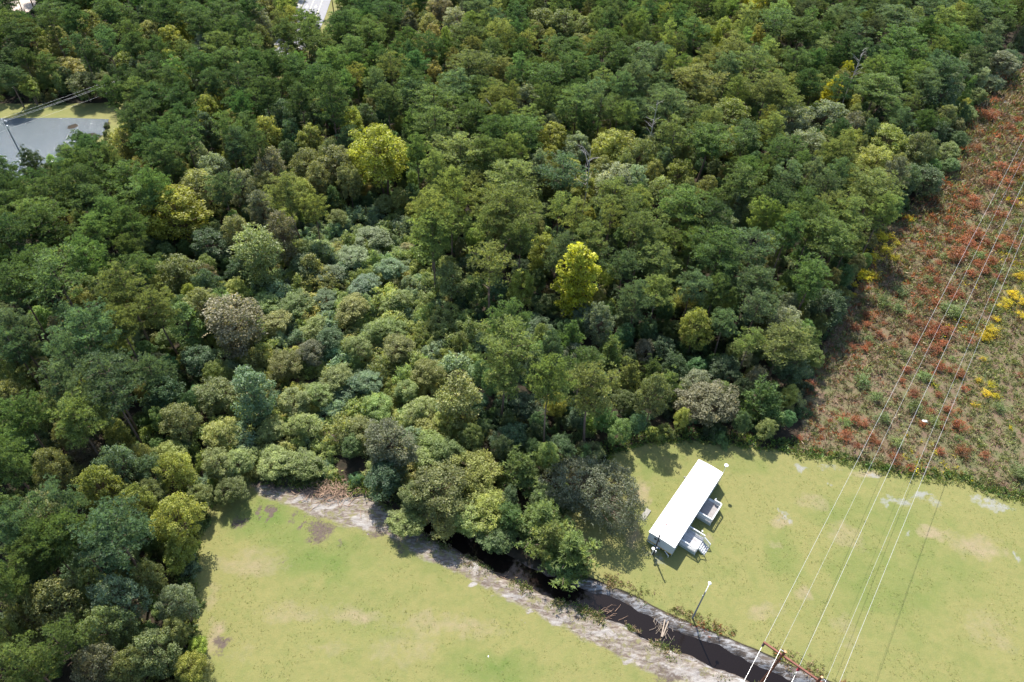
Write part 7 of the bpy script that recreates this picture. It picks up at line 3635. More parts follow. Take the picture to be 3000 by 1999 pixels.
MUD = [[-34.8,62.2,4.9,1.5,1.0],[-29.3,62.1,4.9,1.6,1.0],[-39.8,62.2,2.2,1.0,0.9],[-31.5,55.8,0.5,2.1,0.9],[-33.3,56.3,0.4,1.8,0.6],[-36.7,57.0,0.6,2.0,0.9],[-38.3,57.2,0.5,1.9,0.7],[-28.0,54.2,2.3,2.2,0.75],[-29.9,54.4,0.4,1.8,0.6],[-24.5,52.6,0.6,1.5,0.6],[-19.6,54.6,2.6,1.2,0.7],[-15.6,52.5,1.5,0.8,0.6],[-41.0,55.6,1.4,1.2,0.7],[-37.4,36.9,1.4,1.3,0.85],[-32.4,49.4,0.4,0.6,0.6],[-37.6,36.2,1.0,1.0,0.6],[-11.7,54.4,2.6,1.0,0.8],[19.8,38.8,1.4,0.6,0.6],[23.1,35.4,2.8,1.1,0.7],[4.7,44.1,2.0,0.6,0.5],[9.5,42.4,1.9,0.6,0.5],[15.6,38.9,1.4,0.5,0.6],[-23.2,46.6,0.6,0.3,0.5],[-13.9,44.5,0.8,0.3,0.5],[-16.5,34.3,0.5,0.2,0.5]]
WHITE = [[-32.6,60.0,1.9,0.8,1.0],[-29.6,58.6,1.6,0.6,1.0],[-25.9,59.1,3.2,1.0,1.0],[-22.1,56.3,2.1,0.9,0.9],[-21.0,54.8,0.6,0.5,1.0],[-3.5,49.8,2.5,0.8,0.8],[-4.0,46.5,0.9,0.5,1.0],[0.7,45.7,2.0,0.6,1.0],[2.7,45.8,1.5,0.5,1.0],[4.7,43.4,1.9,0.6,0.8],[8.6,42.6,2.4,0.7,0.8],[14.3,40.7,1.9,0.7,1.0],[16.1,40.1,1.4,0.7,0.9],[24.6,36.1,2.8,0.9,1.0],[27.7,35.4,2.8,0.8,1.0],[29.4,34.8,2.8,0.9,1.0],[31.8,35.3,2.3,0.7,0.8],[20.1,37.5,1.2,0.4,0.8],[18.3,37.4,1.4,0.5,0.8],[3.8,41.9,0.8,0.3,0.8],[-1.4,48.8,2.0,0.5,0.6]]

# ------------------------------------------------------------------ small helpers
def tag(o, label=None, cat=None, group=None, kind=None):
    if label: o['label'] = label
    if cat: o['category'] = cat
    if group: o['group'] = group
    if kind: o['kind'] = kind
    return o

def link(o, parent=None):
    COL.objects.link(o)
    if parent is not None: o.parent = parent
    return o

def empty(name, loc, rz=0.0):
    o = bpy.data.objects.new(name, None)
    o.empty_display_size = 0.3
    o.location = loc
    o.rotation_euler = (0, 0, rz)
    COL.objects.link(o)
    return o

def tri_mesh(name, V, F, mat, tint=None, colour=None):
    """V (n,3), F (m,3); tint: per-face float; colour: per-face rgb"""
    me = bpy.data.meshes.new(name)
    V = np.asarray(V, np.float32); F = np.asarray(F, np.int32)
    me.vertices.add(len(V)); me.vertices.foreach_set('co', V.ravel())
    me.loops.add(F.size); me.loops.foreach_set('vertex_index', F.ravel())
    me.polygons.add(len(F))
    me.polygons.foreach_set('loop_start', np.arange(0, F.size, 3, dtype=np.int32))
    if tint is not None:
        a = me.attributes.new('tint', 'FLOAT', 'FACE'); a.data.foreach_set('value', np.asarray(tint, np.float32))
    if colour is not None:
        a = me.attributes.new('leafcol', 'FLOAT_COLOR', 'CORNER')
        c = np.repeat(np.concatenate([np.asarray(colour, np.float32), np.ones((len(F), 1), np.float32)], 1), 3, axis=0)
        a.data.foreach_set('color', c.ravel())
    me.update(calc_edges=True)
    me.materials.append(mat)
    return me

class Shape:
    """collects boxes, tubes and prisms and links them as one mesh object"""
    def __init__(s): s.v = []; s.f = []
    def add(s, vs_, fs_):
        n = len(s.v); s.v += [tuple(p) for p in vs_]; s.f += [tuple(i + n for i in q) for q in fs_]
    def box(s, x0, x1, y0, y1, z0, z1):
        s.add([(x0,y0,z0),(x1,y0,z0),(x1,y1,z0),(x0,y1,z0),(x0,y0,z1),(x1,y0,z1),(x1,y1,z1),(x0,y1,z1)],
              [(0,3,2,1),(4,5,6,7),(0,1,5,4),(1,2,6,5),(2,3,7,6),(3,0,4,7)]); return s
    def tube(s, p, q, r0, r1=None, n=8, caps=True):
        r1 = r0 if r1 is None else r1
        p = Vector(p); q = Vector(q); d = (q - p).normalized()
        a = d.orthogonal().normalized(); b = d.cross(a)
        vs_ = []
        for c, r in ((p, r0), (q, r1)):
            for i in range(n):
                t = 2 * math.pi * i / n; vs_.append(c + a * (r * math.cos(t)) + b * (r * math.sin(t)))
        fs_ = [(i, (i + 1) % n, n + (i + 1) % n, n + i) for i in range(n)]
        if caps: fs_ += [tuple(range(n - 1, -1, -1)), tuple(range(n, 2 * n))]
        s.add(vs_, fs_); return s
    def path(s, pts, r, n=6, r1=None):
        r1 = r if r1 is None else r1
        m = len(pts) - 1
        for i in range(m):
            s.tube(pts[i], pts[i + 1], r + (r1 - r) * i / m, r + (r1 - r) * (i + 1) / m, n)
        return s
    def lathe(s, prof, n=16, c=(0, 0, 0)):
        vs_ = []
        for r, z in prof:
            for i in range(n):
                t = 2 * math.pi * i / n; vs_.append((c[0] + r * math.cos(t), c[1] + r * math.sin(t), c[2] + z))
        fs_ = []
        for k in range(len(prof) - 1):
            for i in range(n): fs_.append((k * n + i, k * n + (i + 1) % n, (k + 1) * n + (i + 1) % n, (k + 1) * n + i))
        fs_ += [tuple(range(n - 1, -1, -1)), tuple(range((len(prof) - 1) * n, len(prof) * n))]
        s.add(vs_, fs_); return s
    def mesh(s, name, mat):
        me = bpy.data.meshes.new(name); me.from_pydata(s.v, [], s.f); me.materials.append(mat); me.update(); return me
    def build(s, name, mat, parent=None, loc=None, bevel=0):
        o = bpy.data.objects.new(name, s.mesh(name, mat)); link(o, parent)
        if loc is not None: o.location = loc
        if bevel:
            b = o.modifiers.new('bevel', 'BEVEL'); b.width = bevel; b.segments = 1
        return o

# ------------------------------------------------------------------ materials
class NT:
    def __init__(s, m):
        m.use_nodes = True; s.t = m.node_tree; s.t.nodes.clear(); s.out = s.t.nodes.new('ShaderNodeOutputMaterial')
    def n(s, t, **k):
        x = s.t.nodes.new(t)
        for a, b in k.items(): setattr(x, a, b)
        return x
    def l(s, a, b): s.t.links.new(a, b)
    def val(s, sock, v):
        if hasattr(v, 'is_output') or isinstance(v, bpy.types.NodeSocket): s.l(v, sock)
        else: sock.default_value = v if not isinstance(v, tuple) or len(v) != 3 or sock.type == 'VECTOR' else (*v, 1)
    def math(s, op, a, b=0.0, clamp=False):
        x = s.n('ShaderNodeMath', operation=op, use_clamp=clamp); s.val(x.inputs[0], a); s.val(x.inputs[1], b); return x.outputs[0]
    def mix(s, f, a, b, blend='MIX'):
        x = s.n('ShaderNodeMix', data_type='RGBA', blend_type=blend); s.val(x.inputs[0], f); s.val(x.inputs[6], a); s.val(x.inputs[7], b); return x.outputs[2]
    def ramp(s, f, lo, hi):
        x = s.n('ShaderNodeMapRange', clamp=True); s.val(x.inputs[0], f); x.inputs[1].default_value = lo; x.inputs[2].default_value = hi; return x.outputs[0]
    def noise(s, vec, scale, detail=3.0, rough=0.6, dist=0.0):
        x = s.n('ShaderNodeTexNoise'); x.inputs['Scale'].default_value = scale; x.inputs['Detail'].default_value = detail
        x.inputs['Roughness'].default_value = rough; x.inputs['Distortion'].default_value = dist
        if vec is not None: s.l(vec, x.inputs['Vector'])
        return x.outputs['Fac']
    def pos(s): return s.n('ShaderNodeNewGeometry').outputs['Position']
    def scaled(s, vec, sc, rot=0.0):
        x = s.n('ShaderNodeMapping'); s.l(vec, x.inputs[0]); x.inputs['Scale'].default_value = sc; x.inputs['Rotation'].default_value = (0, 0, rot); return x.outputs[0]

def simple(name, col, rough=0.7, spec=0.3, var=0.15, scale=3.0, metal=0.0, stretch=(1, 1, 1), dirt=None, bump=0.0):
    m = bpy.data.materials.new(name); t = NT(m)
    co = t.n('ShaderNodeTexCoord').outputs['Object']
    nz = t.noise(t.scaled(co, stretch), scale, 4)
    c = t.mix(t.ramp(nz, .3, .7), tuple(x * (1 - var) for x in col), tuple(min(1, x * (1 + var)) for x in col))
    if dirt:
        c = t.mix(t.math('MULTIPLY', t.ramp(t.noise(t.scaled(co, stretch), scale * .7, 5, .7), .5, .68), dirt[3]), c, tuple(dirt[:3]))
    b = t.n('ShaderNodeBsdfPrincipled'); t.l(c, b.inputs['Base Color'])
    b.inputs['Roughness'].default_value = rough; b.inputs['Specular IOR Level'].default_value = spec; b.inputs['Metallic'].default_value = metal
    if bump:
        bp = t.n('ShaderNodeBump'); bp.inputs['Strength'].default_value = bump; bp.inputs['Distance'].default_value = .05; t.l(nz, bp.inputs['Height']); t.l(bp.outputs[0], b.inputs['Normal'])
    t.l(b.outputs[0], t.out.inputs[0])
    return m

def foliage(name, own_colour=False, gloss=.45, trans=.3, yellow=.25, rough=.45):
    """leaf colour = the plant's own colour (property tcol) varied leaf by leaf (tint) and patch by patch"""
    m = bpy.data.materials.new(name); t = NT(m)
    if own_colour:
        base = t.n('ShaderNodeAttribute', attribute_name='leafcol').outputs['Color']
    else:
        a = t.n('ShaderNodeAttribute', attribute_type='INSTANCER', attribute_name='tcol'); base = a.outputs['Color']
    ti = t.n('ShaderNodeAttribute', attribute_name='tint').outputs['Fac']
    p = t.pos()
    big = t.ramp(t.noise(p, .12, 2), .3, .7)
    f = t.math('ADD', t.math('MULTIPLY', ti, 1.1), .42)
    f = t.math('MULTIPLY', f, t.math('ADD', t.math('MULTIPLY', big, .25), .88))
    cc = t.n('ShaderNodeCombineColor'); [t.l(f, cc.inputs[i]) for i in range(3)]
    c = t.mix(1.0, base, cc.outputs[0], 'MULTIPLY')
    yel = t.mix(1.0, base, (2.0, 1.45, .8), 'MULTIPLY')
    c = t.mix(t.math('MULTIPLY', t.ramp(ti, .78, 1.0), yellow * 2), c, yel)
    b = t.n('ShaderNodeBsdfPrincipled'); t.l(c, b.inputs['Base Color']); b.inputs['Roughness'].default_value = rough; b.inputs['Specular IOR Level'].default_value = gloss
    tr = t.n('ShaderNodeBsdfTranslucent'); t.l(t.mix(1.0, c, (1.5, 1.5, .7), 'MULTIPLY'), tr.inputs[0])
    mx = t.n('ShaderNodeMixShader'); mx.inputs[0].default_value = trans
    t.l(b.outputs[0], mx.inputs[1]); t.l(tr.outputs[0], mx.inputs[2]); t.l(mx.outputs[0], t.out.inputs[0])
    return m

M_NEEDLE = foliage('pine_needles', gloss=.25, trans=.4, yellow=.22, rough=.55)
M_LEAF = foliage('broad_leaves', gloss=.3, trans=.42, yellow=.3, rough=.5)
M_LEAF2 = foliage('vine_leaves', gloss=.35, trans=.4, yellow=.3, rough=.48)
M_OWN = foliage('mixed_ground_plants', own_colour=True, gloss=.25, trans=.25, yellow=.15, rough=.6)
M_BARK = simple('pine_bark', (.16, .115, .09), .9, .1, .35, 2.5, stretch=(1, 1, .3))
M_GREYBARK = simple('dead_grey_wood', (.42, .38, .34), .9, .1, .25, 3)
M_WHITE = simple('white_roof_metal', (.86, .87, .88), .45, .4, .02, .6)
M_SIDING = simple('pale_siding', (.44, .48, .52), .55, .4, .06, 1.2, dirt=(.45, .45, .42, .25))
M_YELLOW = simple('ochre_trim', (.55, .36, .07), .6, .3, .15, 2)
M_TAN = simple('faded_trim', (.55, .44, .28), .6, .3, .2, 2)
M_GLASS = simple('window_glass', (.03, .04, .055), .12, .6, .1, 1)
M_FRAME = simple('window_frame', (.5, .52, .54), .5, .4, .05, 2)
M_DECKW = simple('white_painted_wood', (.58, .60, .61), .65, .3, .06, 2.5, dirt=(.42, .44, .42, .45))
M_DECKF = simple('worn_deck_paint', (.46, .46, .46), .8, .2, .2, 2.2, stretch=(.5, 3, 1), dirt=(.20, .16, .15, .9))
M_DECKB = simple('weathered_bare_planks', (.30, .28, .27), .85, .2, .2, 2.2, stretch=(.5, 3, 1), dirt=(.3, .25, .25, .6))
M_LATTICE = simple('grey_green_panel', (.34, .38, .37), .8, .2, .12, 2, dirt=(.33, .38, .3, .5))
M_BLOCK = simple('concrete_block', (.36, .35, .33), .9, .2, .2, 3)
M_DARKPOLE = simple('dark_treated_pole', (.055, .05, .05), .85, .2, .3, 3)
M_GREYPOLE = simple('grey_metal_pole', (.17, .18, .20), .55, .4, .15, 3)
M_REDPOLE = simple('red_brown_timber', (.13, .055, .035), .8, .2, .25, 1.5, stretch=(1, 1, .25), bump=.2)
M_REDARM = simple('red_timber_arm', (.21, .09, .065), .8, .2, .25, 1.5)
M_CUT = simple('cut_timber_end', (.62, .33, .18), .85, .2, .2, 6)
M_WIRE = simple('aluminium_wire', (.62, .62, .62), .4, .5, .03, 1, metal=.3)
M_PORC = simple('brown_glazed_insulator', (.06, .035, .035), .25, .6, .1, 2)
M_PORC2 = simple('red_glazed_insulator', (.35, .02, .03), .25, .6, .1, 2)
M_GALV = simple('galvanised_steel', (.62, .64, .66), .4, .5, .06, 3, metal=.4)
M_PLASTIC = simple('white_plastic', (.82, .82, .82), .4, .4, .03, 3)
M_RUST = simple('rusty_vent', (.32, .05, .04), .7, .3, .2, 4)
M_BLUE = simple('faded_blue_sheet', (.16, .26, .42), .6, .3, .2, 2)
M_CONC = simple('pale_concrete', (.26, .25, .22), .9, .2, .15, 2, dirt=(.3, .27, .22, .5))
M_ROAD = simple('pale_road_concrete', (.27, .27, .29), .85, .2, .06, .4)
M_WALK = simple('bright_sidewalk', (.36, .35, .33), .85, .2, .05, .5)
M_TRACK = simple('pale_gravel_track', (.22, .21, .20), .9, .1, .2, .5)
M_PAINT = simple('cream_road_paint', (.72, .66, .44), .7, .2, .08, 1)
M_LOT = simple('sandy_lot', (.50, .42, .36), .9, .1, .12, .2)
M_STICK = simple('dry_brown_sticks', (.34, .23, .16), .9, .1, .35, 1.5)
M_PALEWOOD = simple('pale_bare_wood', (.32, .26, .20), .9, .1, .2, 2)
M_SIGN = simple('yellow_tag', (.8, .6, .03), .5, .3, .05, 5)

def ground_material():
    m = bpy.data.materials.new('ground_cover'); t = NT(m)
    p = t.pos()
    a = t.n('ShaderNodeSeparateColor'); t.l(t.n('ShaderNodeAttribute', attribute_name='area').outputs['Color'], a.inputs[0])
    b = t.n('ShaderNodeSeparateColor'); t.l(t.n('ShaderNodeAttribute', attribute_name='patch').outputs['Color'], b.inputs[0])
    w = t.n('ShaderNodeSeparateColor'); t.l(t.n('ShaderNodeAttribute', attribute_name='patch2').outputs['Color'], w.inputs[0])
    lawn, sand, brush = a.outputs[0], a.outputs[1], a.outputs[2]
    lush, straw, gravel = b.outputs[0], b.outputs[1], b.outputs[2]
    mud, white, bank = w.outputs[0], w.outputs[1], w.outputs[2]
    n_big = t.noise(p, .055, 4, .6); n_mid = t.noise(p, .35, 5, .65); n_f = t.noise(p, 2.2, 5, .75); n_ff = t.noise(p, 9.0, 3, .8)
    def edge(mask, n, k=.55, lo=.4, hi=.6): return t.ramp(t.math('ADD', mask, t.math('MULTIPLY', t.math('SUBTRACT', n, .5), k)), lo, hi)
    # grass
    f_l = t.math('ADD', t.math('MULTIPLY', lush, .55), t.math('MULTIPLY', t.ramp(n_big, .35, .7), .45))
    f_l = t.ramp(t.math('ADD', f_l, t.math('MULTIPLY', t.math('SUBTRACT', n_mid, .5), .9)), .12, .85)
    c = t.mix(f_l, (.200, .188, .068), (.108, .150, .036))
    f_s = t.ramp(t.math('ADD', t.math('ADD', t.math('MULTIPLY', straw, 1.0), t.math('MULTIPLY', t.math('SUBTRACT', n_mid, .5), 1.0)), t.math('MULTIPLY', t.math('SUBTRACT', n_f, .5), .8)), .3, .95)
    c = t.mix(f_s, c, (.275, .215, .135))
    c = t.mix(t.math('MULTIPLY', t.ramp(n_f, .5, .75), .4), c, (.25, .235, .11))
    c = t.mix(t.math('MULTIPLY', t.ramp(n_ff, .55, .8), .5), c, (.13, .15, .04))
    c = t.mix(t.math('MULTIPLY', t.ramp(t.noise(p, 1.1, 6, .8), .45, .7), .5), c, (.105, .14, .04))
    grass = t.mix(t.math('MULTIPLY', t.ramp(t.noise(t.scaled(p, (.5, 1.6, 1), R(-35)), 3.5, 4, .8), .42, .25), .6), c, (.10, .10, .04))
    # sandy spoil bank, ruts running along the ditch
    ps = t.scaled(p, (1.0, .35, 1.0), R(-62))
    nr = t.noise(t.scaled(p, (.45, 1.5, 1.0), R(36)), 1.6, 6, .7, .6)
    sandc = t.mix(t.ramp(nr, .42, .62), (.13, .10, .08), (.31, .275, .235))
    sandc = t.mix(t.math('MULTIPLY', t.ramp(n_ff, .55, .75), .35), sandc, (.16, .12, .09))
    wn_ = edge(white, n_f, .7, .4, .75)
    sandc = t.mix(wn_, sandc, t.mix(t.ramp(nr, .35, .6), (.20, .17, .15), (.33, .31, .285)))
    ws = t.mix(t.ramp(t.noise(p, .9, 5, .7), .40, .5), (.18, .165, .085), sandc)
    # forest floor, brush floor
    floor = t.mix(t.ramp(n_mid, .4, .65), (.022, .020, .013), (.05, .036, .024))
    bf = t.mix(t.ramp(n_mid, .38, .62), (.15, .10, .07), (.11, .12, .05))
    bf = t.mix(t.math('MULTIPLY', t.ramp(n_f, .5, .7), .5), bf, (.24, .18, .12))
    bf = t.mix(t.math('MULTIPLY', t.ramp(n_ff, .5, .7), .5), bf, (.09, .07, .04))
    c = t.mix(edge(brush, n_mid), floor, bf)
    c = t.mix(edge(lawn, n_mid, .35), c, grass)
    c = t.mix(edge(sand, n_mid, .8, .42, .62), c, ws)
    c = t.mix(edge(t.math('MULTIPLY', white, .9), n_f, .9, .35, .6), c, sandc)
    c = t.mix(t.math('MULTIPLY', edge(gravel, n_f, 1.5, .35, .95), .75), c, t.mix(n_ff, (.18, .18, .17), (.34, .34, .34)))
    c = t.mix(edge(mud, n_f, 1.5, .36, .7), c, t.mix(n_ff, (.045, .035, .03), (.17, .13, .105)))
    bankc = t.mix(t.ramp(nr, .45, .6), (.10, .08, .065), (.34, .33, .32))
    c = t.mix(t.ramp(bank, .35, .6), c, bankc)
    s = t.n('ShaderNodeBsdfPrincipled'); t.l(c, s.inputs['Base Color']); s.inputs['Roughness'].default_value = .9; s.inputs['Specular IOR Level'].default_value = .15
    h = t.math('ADD', t.math('MULTIPLY', n_f, .6), t.math('ADD', t.math('MULTIPLY', n_ff, .25), t.math('MULTIPLY', t.math('MULTIPLY', nr, sand), 1.5)))
    bp = t.n('ShaderNodeBump'); bp.inputs['Strength'].default_value = .55; bp.inputs['Distance'].default_value = .22
    t.l(h, bp.inputs['Height']); t.l(bp.outputs[0], s.inputs['Normal']); t.l(s.outputs[0], t.out.inputs[0])
    return m

def water_material(name, col, rough, ripple, scale, spec=.5):
    m = bpy.data.materials.new(name); t = NT(m); p = t.pos()
    s = t.n('ShaderNodeBsdfPrincipled'); s.inputs['Base Color'].default_value = (*col, 1); s.inputs['Roughness'].default_value = rough; s.inputs['IOR'].default_value = 1.33; s.inputs['Specular IOR Level'].default_value = spec
    n = t.noise(t.scaled(p, (1, 2.2, 1), R(20)), scale, 5, .7)
    bp = t.n('ShaderNodeBump'); bp.inputs['Strength'].default_value = ripple; bp.inputs['Distance'].default_value = .1
    t.l(n, bp.inputs['Height']); t.l(bp.outputs[0], s.inputs['Normal']); t.l(s.outputs[0], t.out.inputs[0])
    return m

# ------------------------------------------------------------------ geometry of areas
def signed(poly, X, Y):
    P = np.array(poly); Q = np.roll(P, -1, axis=0)
    best = np.full(X.shape, 1e9); ins = np.zeros(X.shape, bool)
    for (ax, ay), (bx, by) in zip(P, Q):
        dx, dy = bx - ax, by - ay
        tt = np.clip(((X - ax) * dx + (Y - ay) * dy) / (dx * dx + dy * dy + 1e-9), 0, 1)
        best = np.minimum(best, np.hypot(X - ax - tt * dx, Y - ay - tt * dy))
        if abs(dy) > 1e-9: ins ^= ((ay > Y) != (by > Y)) & (X < dx * (Y - ay) / dy + ax)
    return np.where(ins, best, -best)

def dist_path(path, X, Y):
    best = np.full(X.shape, 1e9); side = np.zeros(X.shape)
    for (ax, ay), (bx, by) in zip(path, path[1:]):
        dx, dy = bx - ax, by - ay
        tt = np.clip(((X - ax) * dx + (Y - ay) * dy) / (dx * dx + dy * dy + 1e-9), 0, 1)
        d = np.hypot(X - ax - tt * dx, Y - ay - tt * dy)
        s = np.sign(dx * (Y - ay) - dy * (X - ax))
        side = np.where(d < best, s, side); best = np.minimum(best, d)
    return best, side

def hashnoise(X, Y, s, seed):
    """cheap smooth value noise"""
    r = np.random.default_rng(seed).random((64, 64)); x = X * s; y = Y * s
    xi = np.floor(x).astype(int); yi = np.floor(y).astype(int); fx = x - xi; fy = y - yi
    fx = fx * fx * (3 - 2 * fx); fy = fy * fy * (3 - 2 * fy)
    g = lambda i, j: r[i % 64, j % 64]
    return (g(xi, yi) * (1 - fx) + g(xi + 1, yi) * fx) * (1 - fy) + (g(xi, yi + 1) * (1 - fx) + g(xi + 1, yi + 1) * fx) * fy

def ditch_z(d, n=0.5):
    w = 1.2 + (n - .5) * 1.3
    t = np.clip((d - w * .75) / 1.5, 0, 1)
    return -1.25 * (1 - t * t * (3 - 2 * t))

def make_ground():
    def axis(parts):
        out = []
        for a, b, s in parts: out += list(np.arange(a, b, s))
        return np.array(out + [parts[-1][1]])
    xs = axis([(-2600, -400, 275), (-400, -140, 10), (-140, -56, 2.5), (-56, 88, .42), (88, 240, 2.5), (240, 500, 20), (500, 2600, 300)])
    ys = axis([(-1200, -100, 220), (-100, 16, 6), (16, 112, .42), (112, 210, 1.2), (210, 420, 5), (420, 600, 30), (600, 2800, 275)])
    X, Y = np.meshgrid(xs, ys); nx, ny = len(xs), len(ys)
    d, side = dist_path(DITCH, X, Y)
    near = (np.abs(X) < 130) & (Y > 0) & (Y < 210)
    Z = np.where(near, (hashnoise(X, Y, .22, 3) - .5) * .12 + (hashnoise(X, Y, .9, 4) - .5) * .05, 0)
    sd_s = signed(SAND, X, Y)
    Z += np.where(near, np.clip(sd_s / 2, 0, 1) * ((hashnoise(X * .6 + Y * .4, Y * .8 - X * .5, 1.1, 7) - .4) * .28), 0)
    XD = X; Z += np.where(dist_path(DITCH, X, Y)[0] < 6, 1, 0) * ditch_z(d, hashnoise(X, Y, .45, 9)) + np.where(d < 4, (hashnoise(X, Y, 1.3, 11) - .5) * .25, 0)
    sd_b = signed(BRUSH, X, Y)
    Z += np.where(sd_b > 0, (hashnoise(X, Y, .35, 5) - .4) * .5, 0)
    m = lambda sd, wd: np.clip(.5 + sd / wd, 0, 1)
    lawn = np.maximum(m(signed(LAWN_R, X, Y), 2.4), np.maximum(m(signed(LAWN_L, X, Y), 2.4), np.maximum(m(signed(BANK, X, Y), 3), m(signed(BANK2, X, Y), 3))))
    rd, _ = dist_path(ROAD, X, Y); lawn = np.maximum(lawn, m(13 - rd, 3) * (Y > 190))
    lawn = lawn * np.clip((d - 2.6) / .8, 0, 1)
    WX = X + (hashnoise(X, Y, .8, 61) - .5) * 1.6 + (hashnoise(X, Y, 2.1, 62) - .5) * .7; WY = Y + (hashnoise(X, Y, .8, 63) - .5) * 1.6 + (hashnoise(X, Y, 2.1, 64) - .5) * .7
    def blobs(L, soft=.9):
        o = np.zeros(X.shape)
        for x, y, rx, ry, a in L:
            q = ((WX - x) / rx) ** 2 + ((WY - y) / ry) ** 2
            o = np.maximum(o, a * np.clip(1 - q * .6, 0, 1))
        return o
    north = (side > 0)
    bank = np.where(north, np.clip(1.15 - np.abs(d - 1.9) / 1.2, 0, 1), np.clip(.8 - np.abs(d - 1.9) / 1.0, 0, 1)) * np.clip((X - 4) / 12, 0, 1)
    area = np.stack([lawn, m(sd_s, 3), m(sd_b, 3), np.ones_like(X)], -1)
    patch = np.stack([blobs(LUSH), blobs(STRAW), blobs(GRAVEL), np.ones_like(X)], -1)
    patch2 = np.stack([np.maximum(blobs(MUD), np.where(d < 1.6, 1, 0)), blobs(WHITE), bank, np.ones_like(X)], -1)
    V = np.stack([X, Y, Z], -1).reshape(-1, 3)
    i = np.arange(nx * ny).reshape(ny, nx)
    a, b, c, e = i[:-1, :-1].ravel(), i[:-1, 1:].ravel(), i[1:, 1:].ravel(), i[1:, :-1].ravel()
    F = np.concatenate([np.stack([a, b, c], -1), np.stack([a, c, e], -1)])
    me = tri_mesh('ground', V, F, ground_material())
    for nme, arr in (('area', area), ('patch', patch), ('patch2', patch2)):
        at = me.attributes.new(nme, 'FLOAT_COLOR', 'POINT'); at.data.foreach_set('color', arr.astype(np.float32).ravel())
    me.polygons.foreach_set('use_smooth', np.ones(len(me.polygons), bool))
    o = bpy.data.objects.new('ground', me); link(o); tag(o, kind='structure')

make_ground()

def sheet(name, poly, z, mat):
    me = bpy.data.meshes.new(name); me.from_pydata([(x, y, z) for x, y in poly], [], [tuple(range(len(poly)))]); me.materials.append(mat)
    o = bpy.data.objects.new(name, me); link(o); return tag(o, kind='structure')

def strip(path, w0, w1, z, name, mat, parent=None, structure=True):
    """ribbon between offsets w0 and w1 from a polyline"""
    P = [Vector((x, y)) for x, y in path]; vs_ = []
    for i, p in enumerate(P):
        d = (P[min(i + 1, len(P) - 1)] - P[max(i - 1, 0)]).normalized(); n = Vector((-d.y, d.x))
        vs_ += [(*(p + n * w0), z), (*(p + n * w1), z)]
    me = bpy.data.meshes.new(name); me.from_pydata(vs_, [], [(2 * i, 2 * i + 1, 2 * i + 3, 2 * i + 2) for i in range(len(P) - 1)]); me.materials.append(mat)
    o = bpy.data.objects.new(name, me); link(o, parent)
    return tag(o, kind='structure') if structure else o

def smooth_path(path, n=6):
    P = [np.array(p, float) for p in path]; P = [2 * P[0] - P[1]] + P + [2 * P[-1] - P[-2]]; out = []
    for i in range(1, len(P) - 2):
        for k in range(n):
            t = k / n
            out.append(tuple(.5 * ((2 * P[i]) + (-P[i-1] + P[i+1]) * t + (2*P[i-1] - 5*P[i] + 4*P[i+1] - P[i+2]) * t*t + (-P[i-1] + 3*P[i] - 3*P[i+1] + P[i+2]) * t**3)))
    out.append(tuple(P[-2])); return out

strip(smooth_path(DITCH), -2.9, 2.9, -.78, 'ditch_water', water_material('ditch_water', (.010, .007, .006), .03, .05, 2.5))
sheet('pond_water', POND, .03, water_material('pond_water', (.095, .115, .125), .13, 1.0, 2.2))
sheet('parking_lot', LOT, .05, M_LOT)
RP = smooth_path(ROAD)
strip(RP[:30], -5.0, 5.0, .10, 'road', M_ROAD)
strip(RP[29:], -2.2, 2.2, .10, 'gravel_track', M_TRACK)
strip(RP[:26], -7.4, -5.3, .18, 'sidewalk', M_WALK)
for off in (-1.7, 1.7): strip(RP[:30], off - .12, off + .12, .105, 'road_line', M_PAINT)
for k in (8, 12):
    p = Vector(RP[k]); d = (Vector(RP[k + 1]) - p).normalized(); n = Vector((-d.y, d.x))
    for off in (-3.4, 0.0):
        c_ = p + n * off
        vv = [c_ + d * a + n * b for a, b in ((1.6, 0), (.2, .7), (.2, .25), (-1.6, .25), (-1.6, -.25), (.2, -.25), (.2, -.7))]
        me = bpy.data.meshes.new('turn_arrow'); me.from_pydata([(*q, .11) for q in vv], [], [tuple(range(7))]); me.materials.append(M_PAINT)
        o = bpy.data.objects.new('turn_arrow', me); link(o); tag(o, kind='structure')

# ------------------------------------------------------------------ foliage geometry
def unit(a): return a / (np.linalg.norm(a, axis=-1, keepdims=True) + 1e-9)

def spikes(C, A, k, L, W, spread, rng):
    """k narrow triangles fanning out of each centre C around axis A: a tuft of needles"""
    n = len(C)
    d = unit(np.repeat(A, k, 0) + rng.normal(0, spread, (n * k, 3)))
    s = unit(np.cross(d, rng.normal(0, 1, (n * k, 3)))) * (W * rng.uniform(.7, 1.3, (n * k, 1)))
    c = np.repeat(C, k, 0); l = L * rng.uniform(.75, 1.25, (n * k, 1))
    V = np.stack([c - s * .35, c + s * .35 + d * l * .15, c + d * l + s * .5, ], 1).reshape(-1, 3)
    return V, np.arange(n * k * 3).reshape(-1, 3)

def leaves(C, N, L, W, rng, droop=.0):
    n = len(C); N = unit(N + rng.normal(0, .55, (n, 3)))
    t = unit(np.cross(N, rng.normal(0, 1, (n, 3)))); t[:, 2] -= droop; t = unit(t); s = unit(np.cross(N, t))
    l = L * rng.uniform(.7, 1.3, (n, 1)); w = W * rng.uniform(.7, 1.3, (n, 1))
    V = np.stack([C - t * l * .5, C + s * w * .5, C + t * l * .5, C - s * w * .5], 1).reshape(-1, 3)
    i = np.arange(n)[:, None] * 4
    return V, np.concatenate([i + [0, 1, 2], i + [0, 2, 3]], 1).reshape(-1, 3)

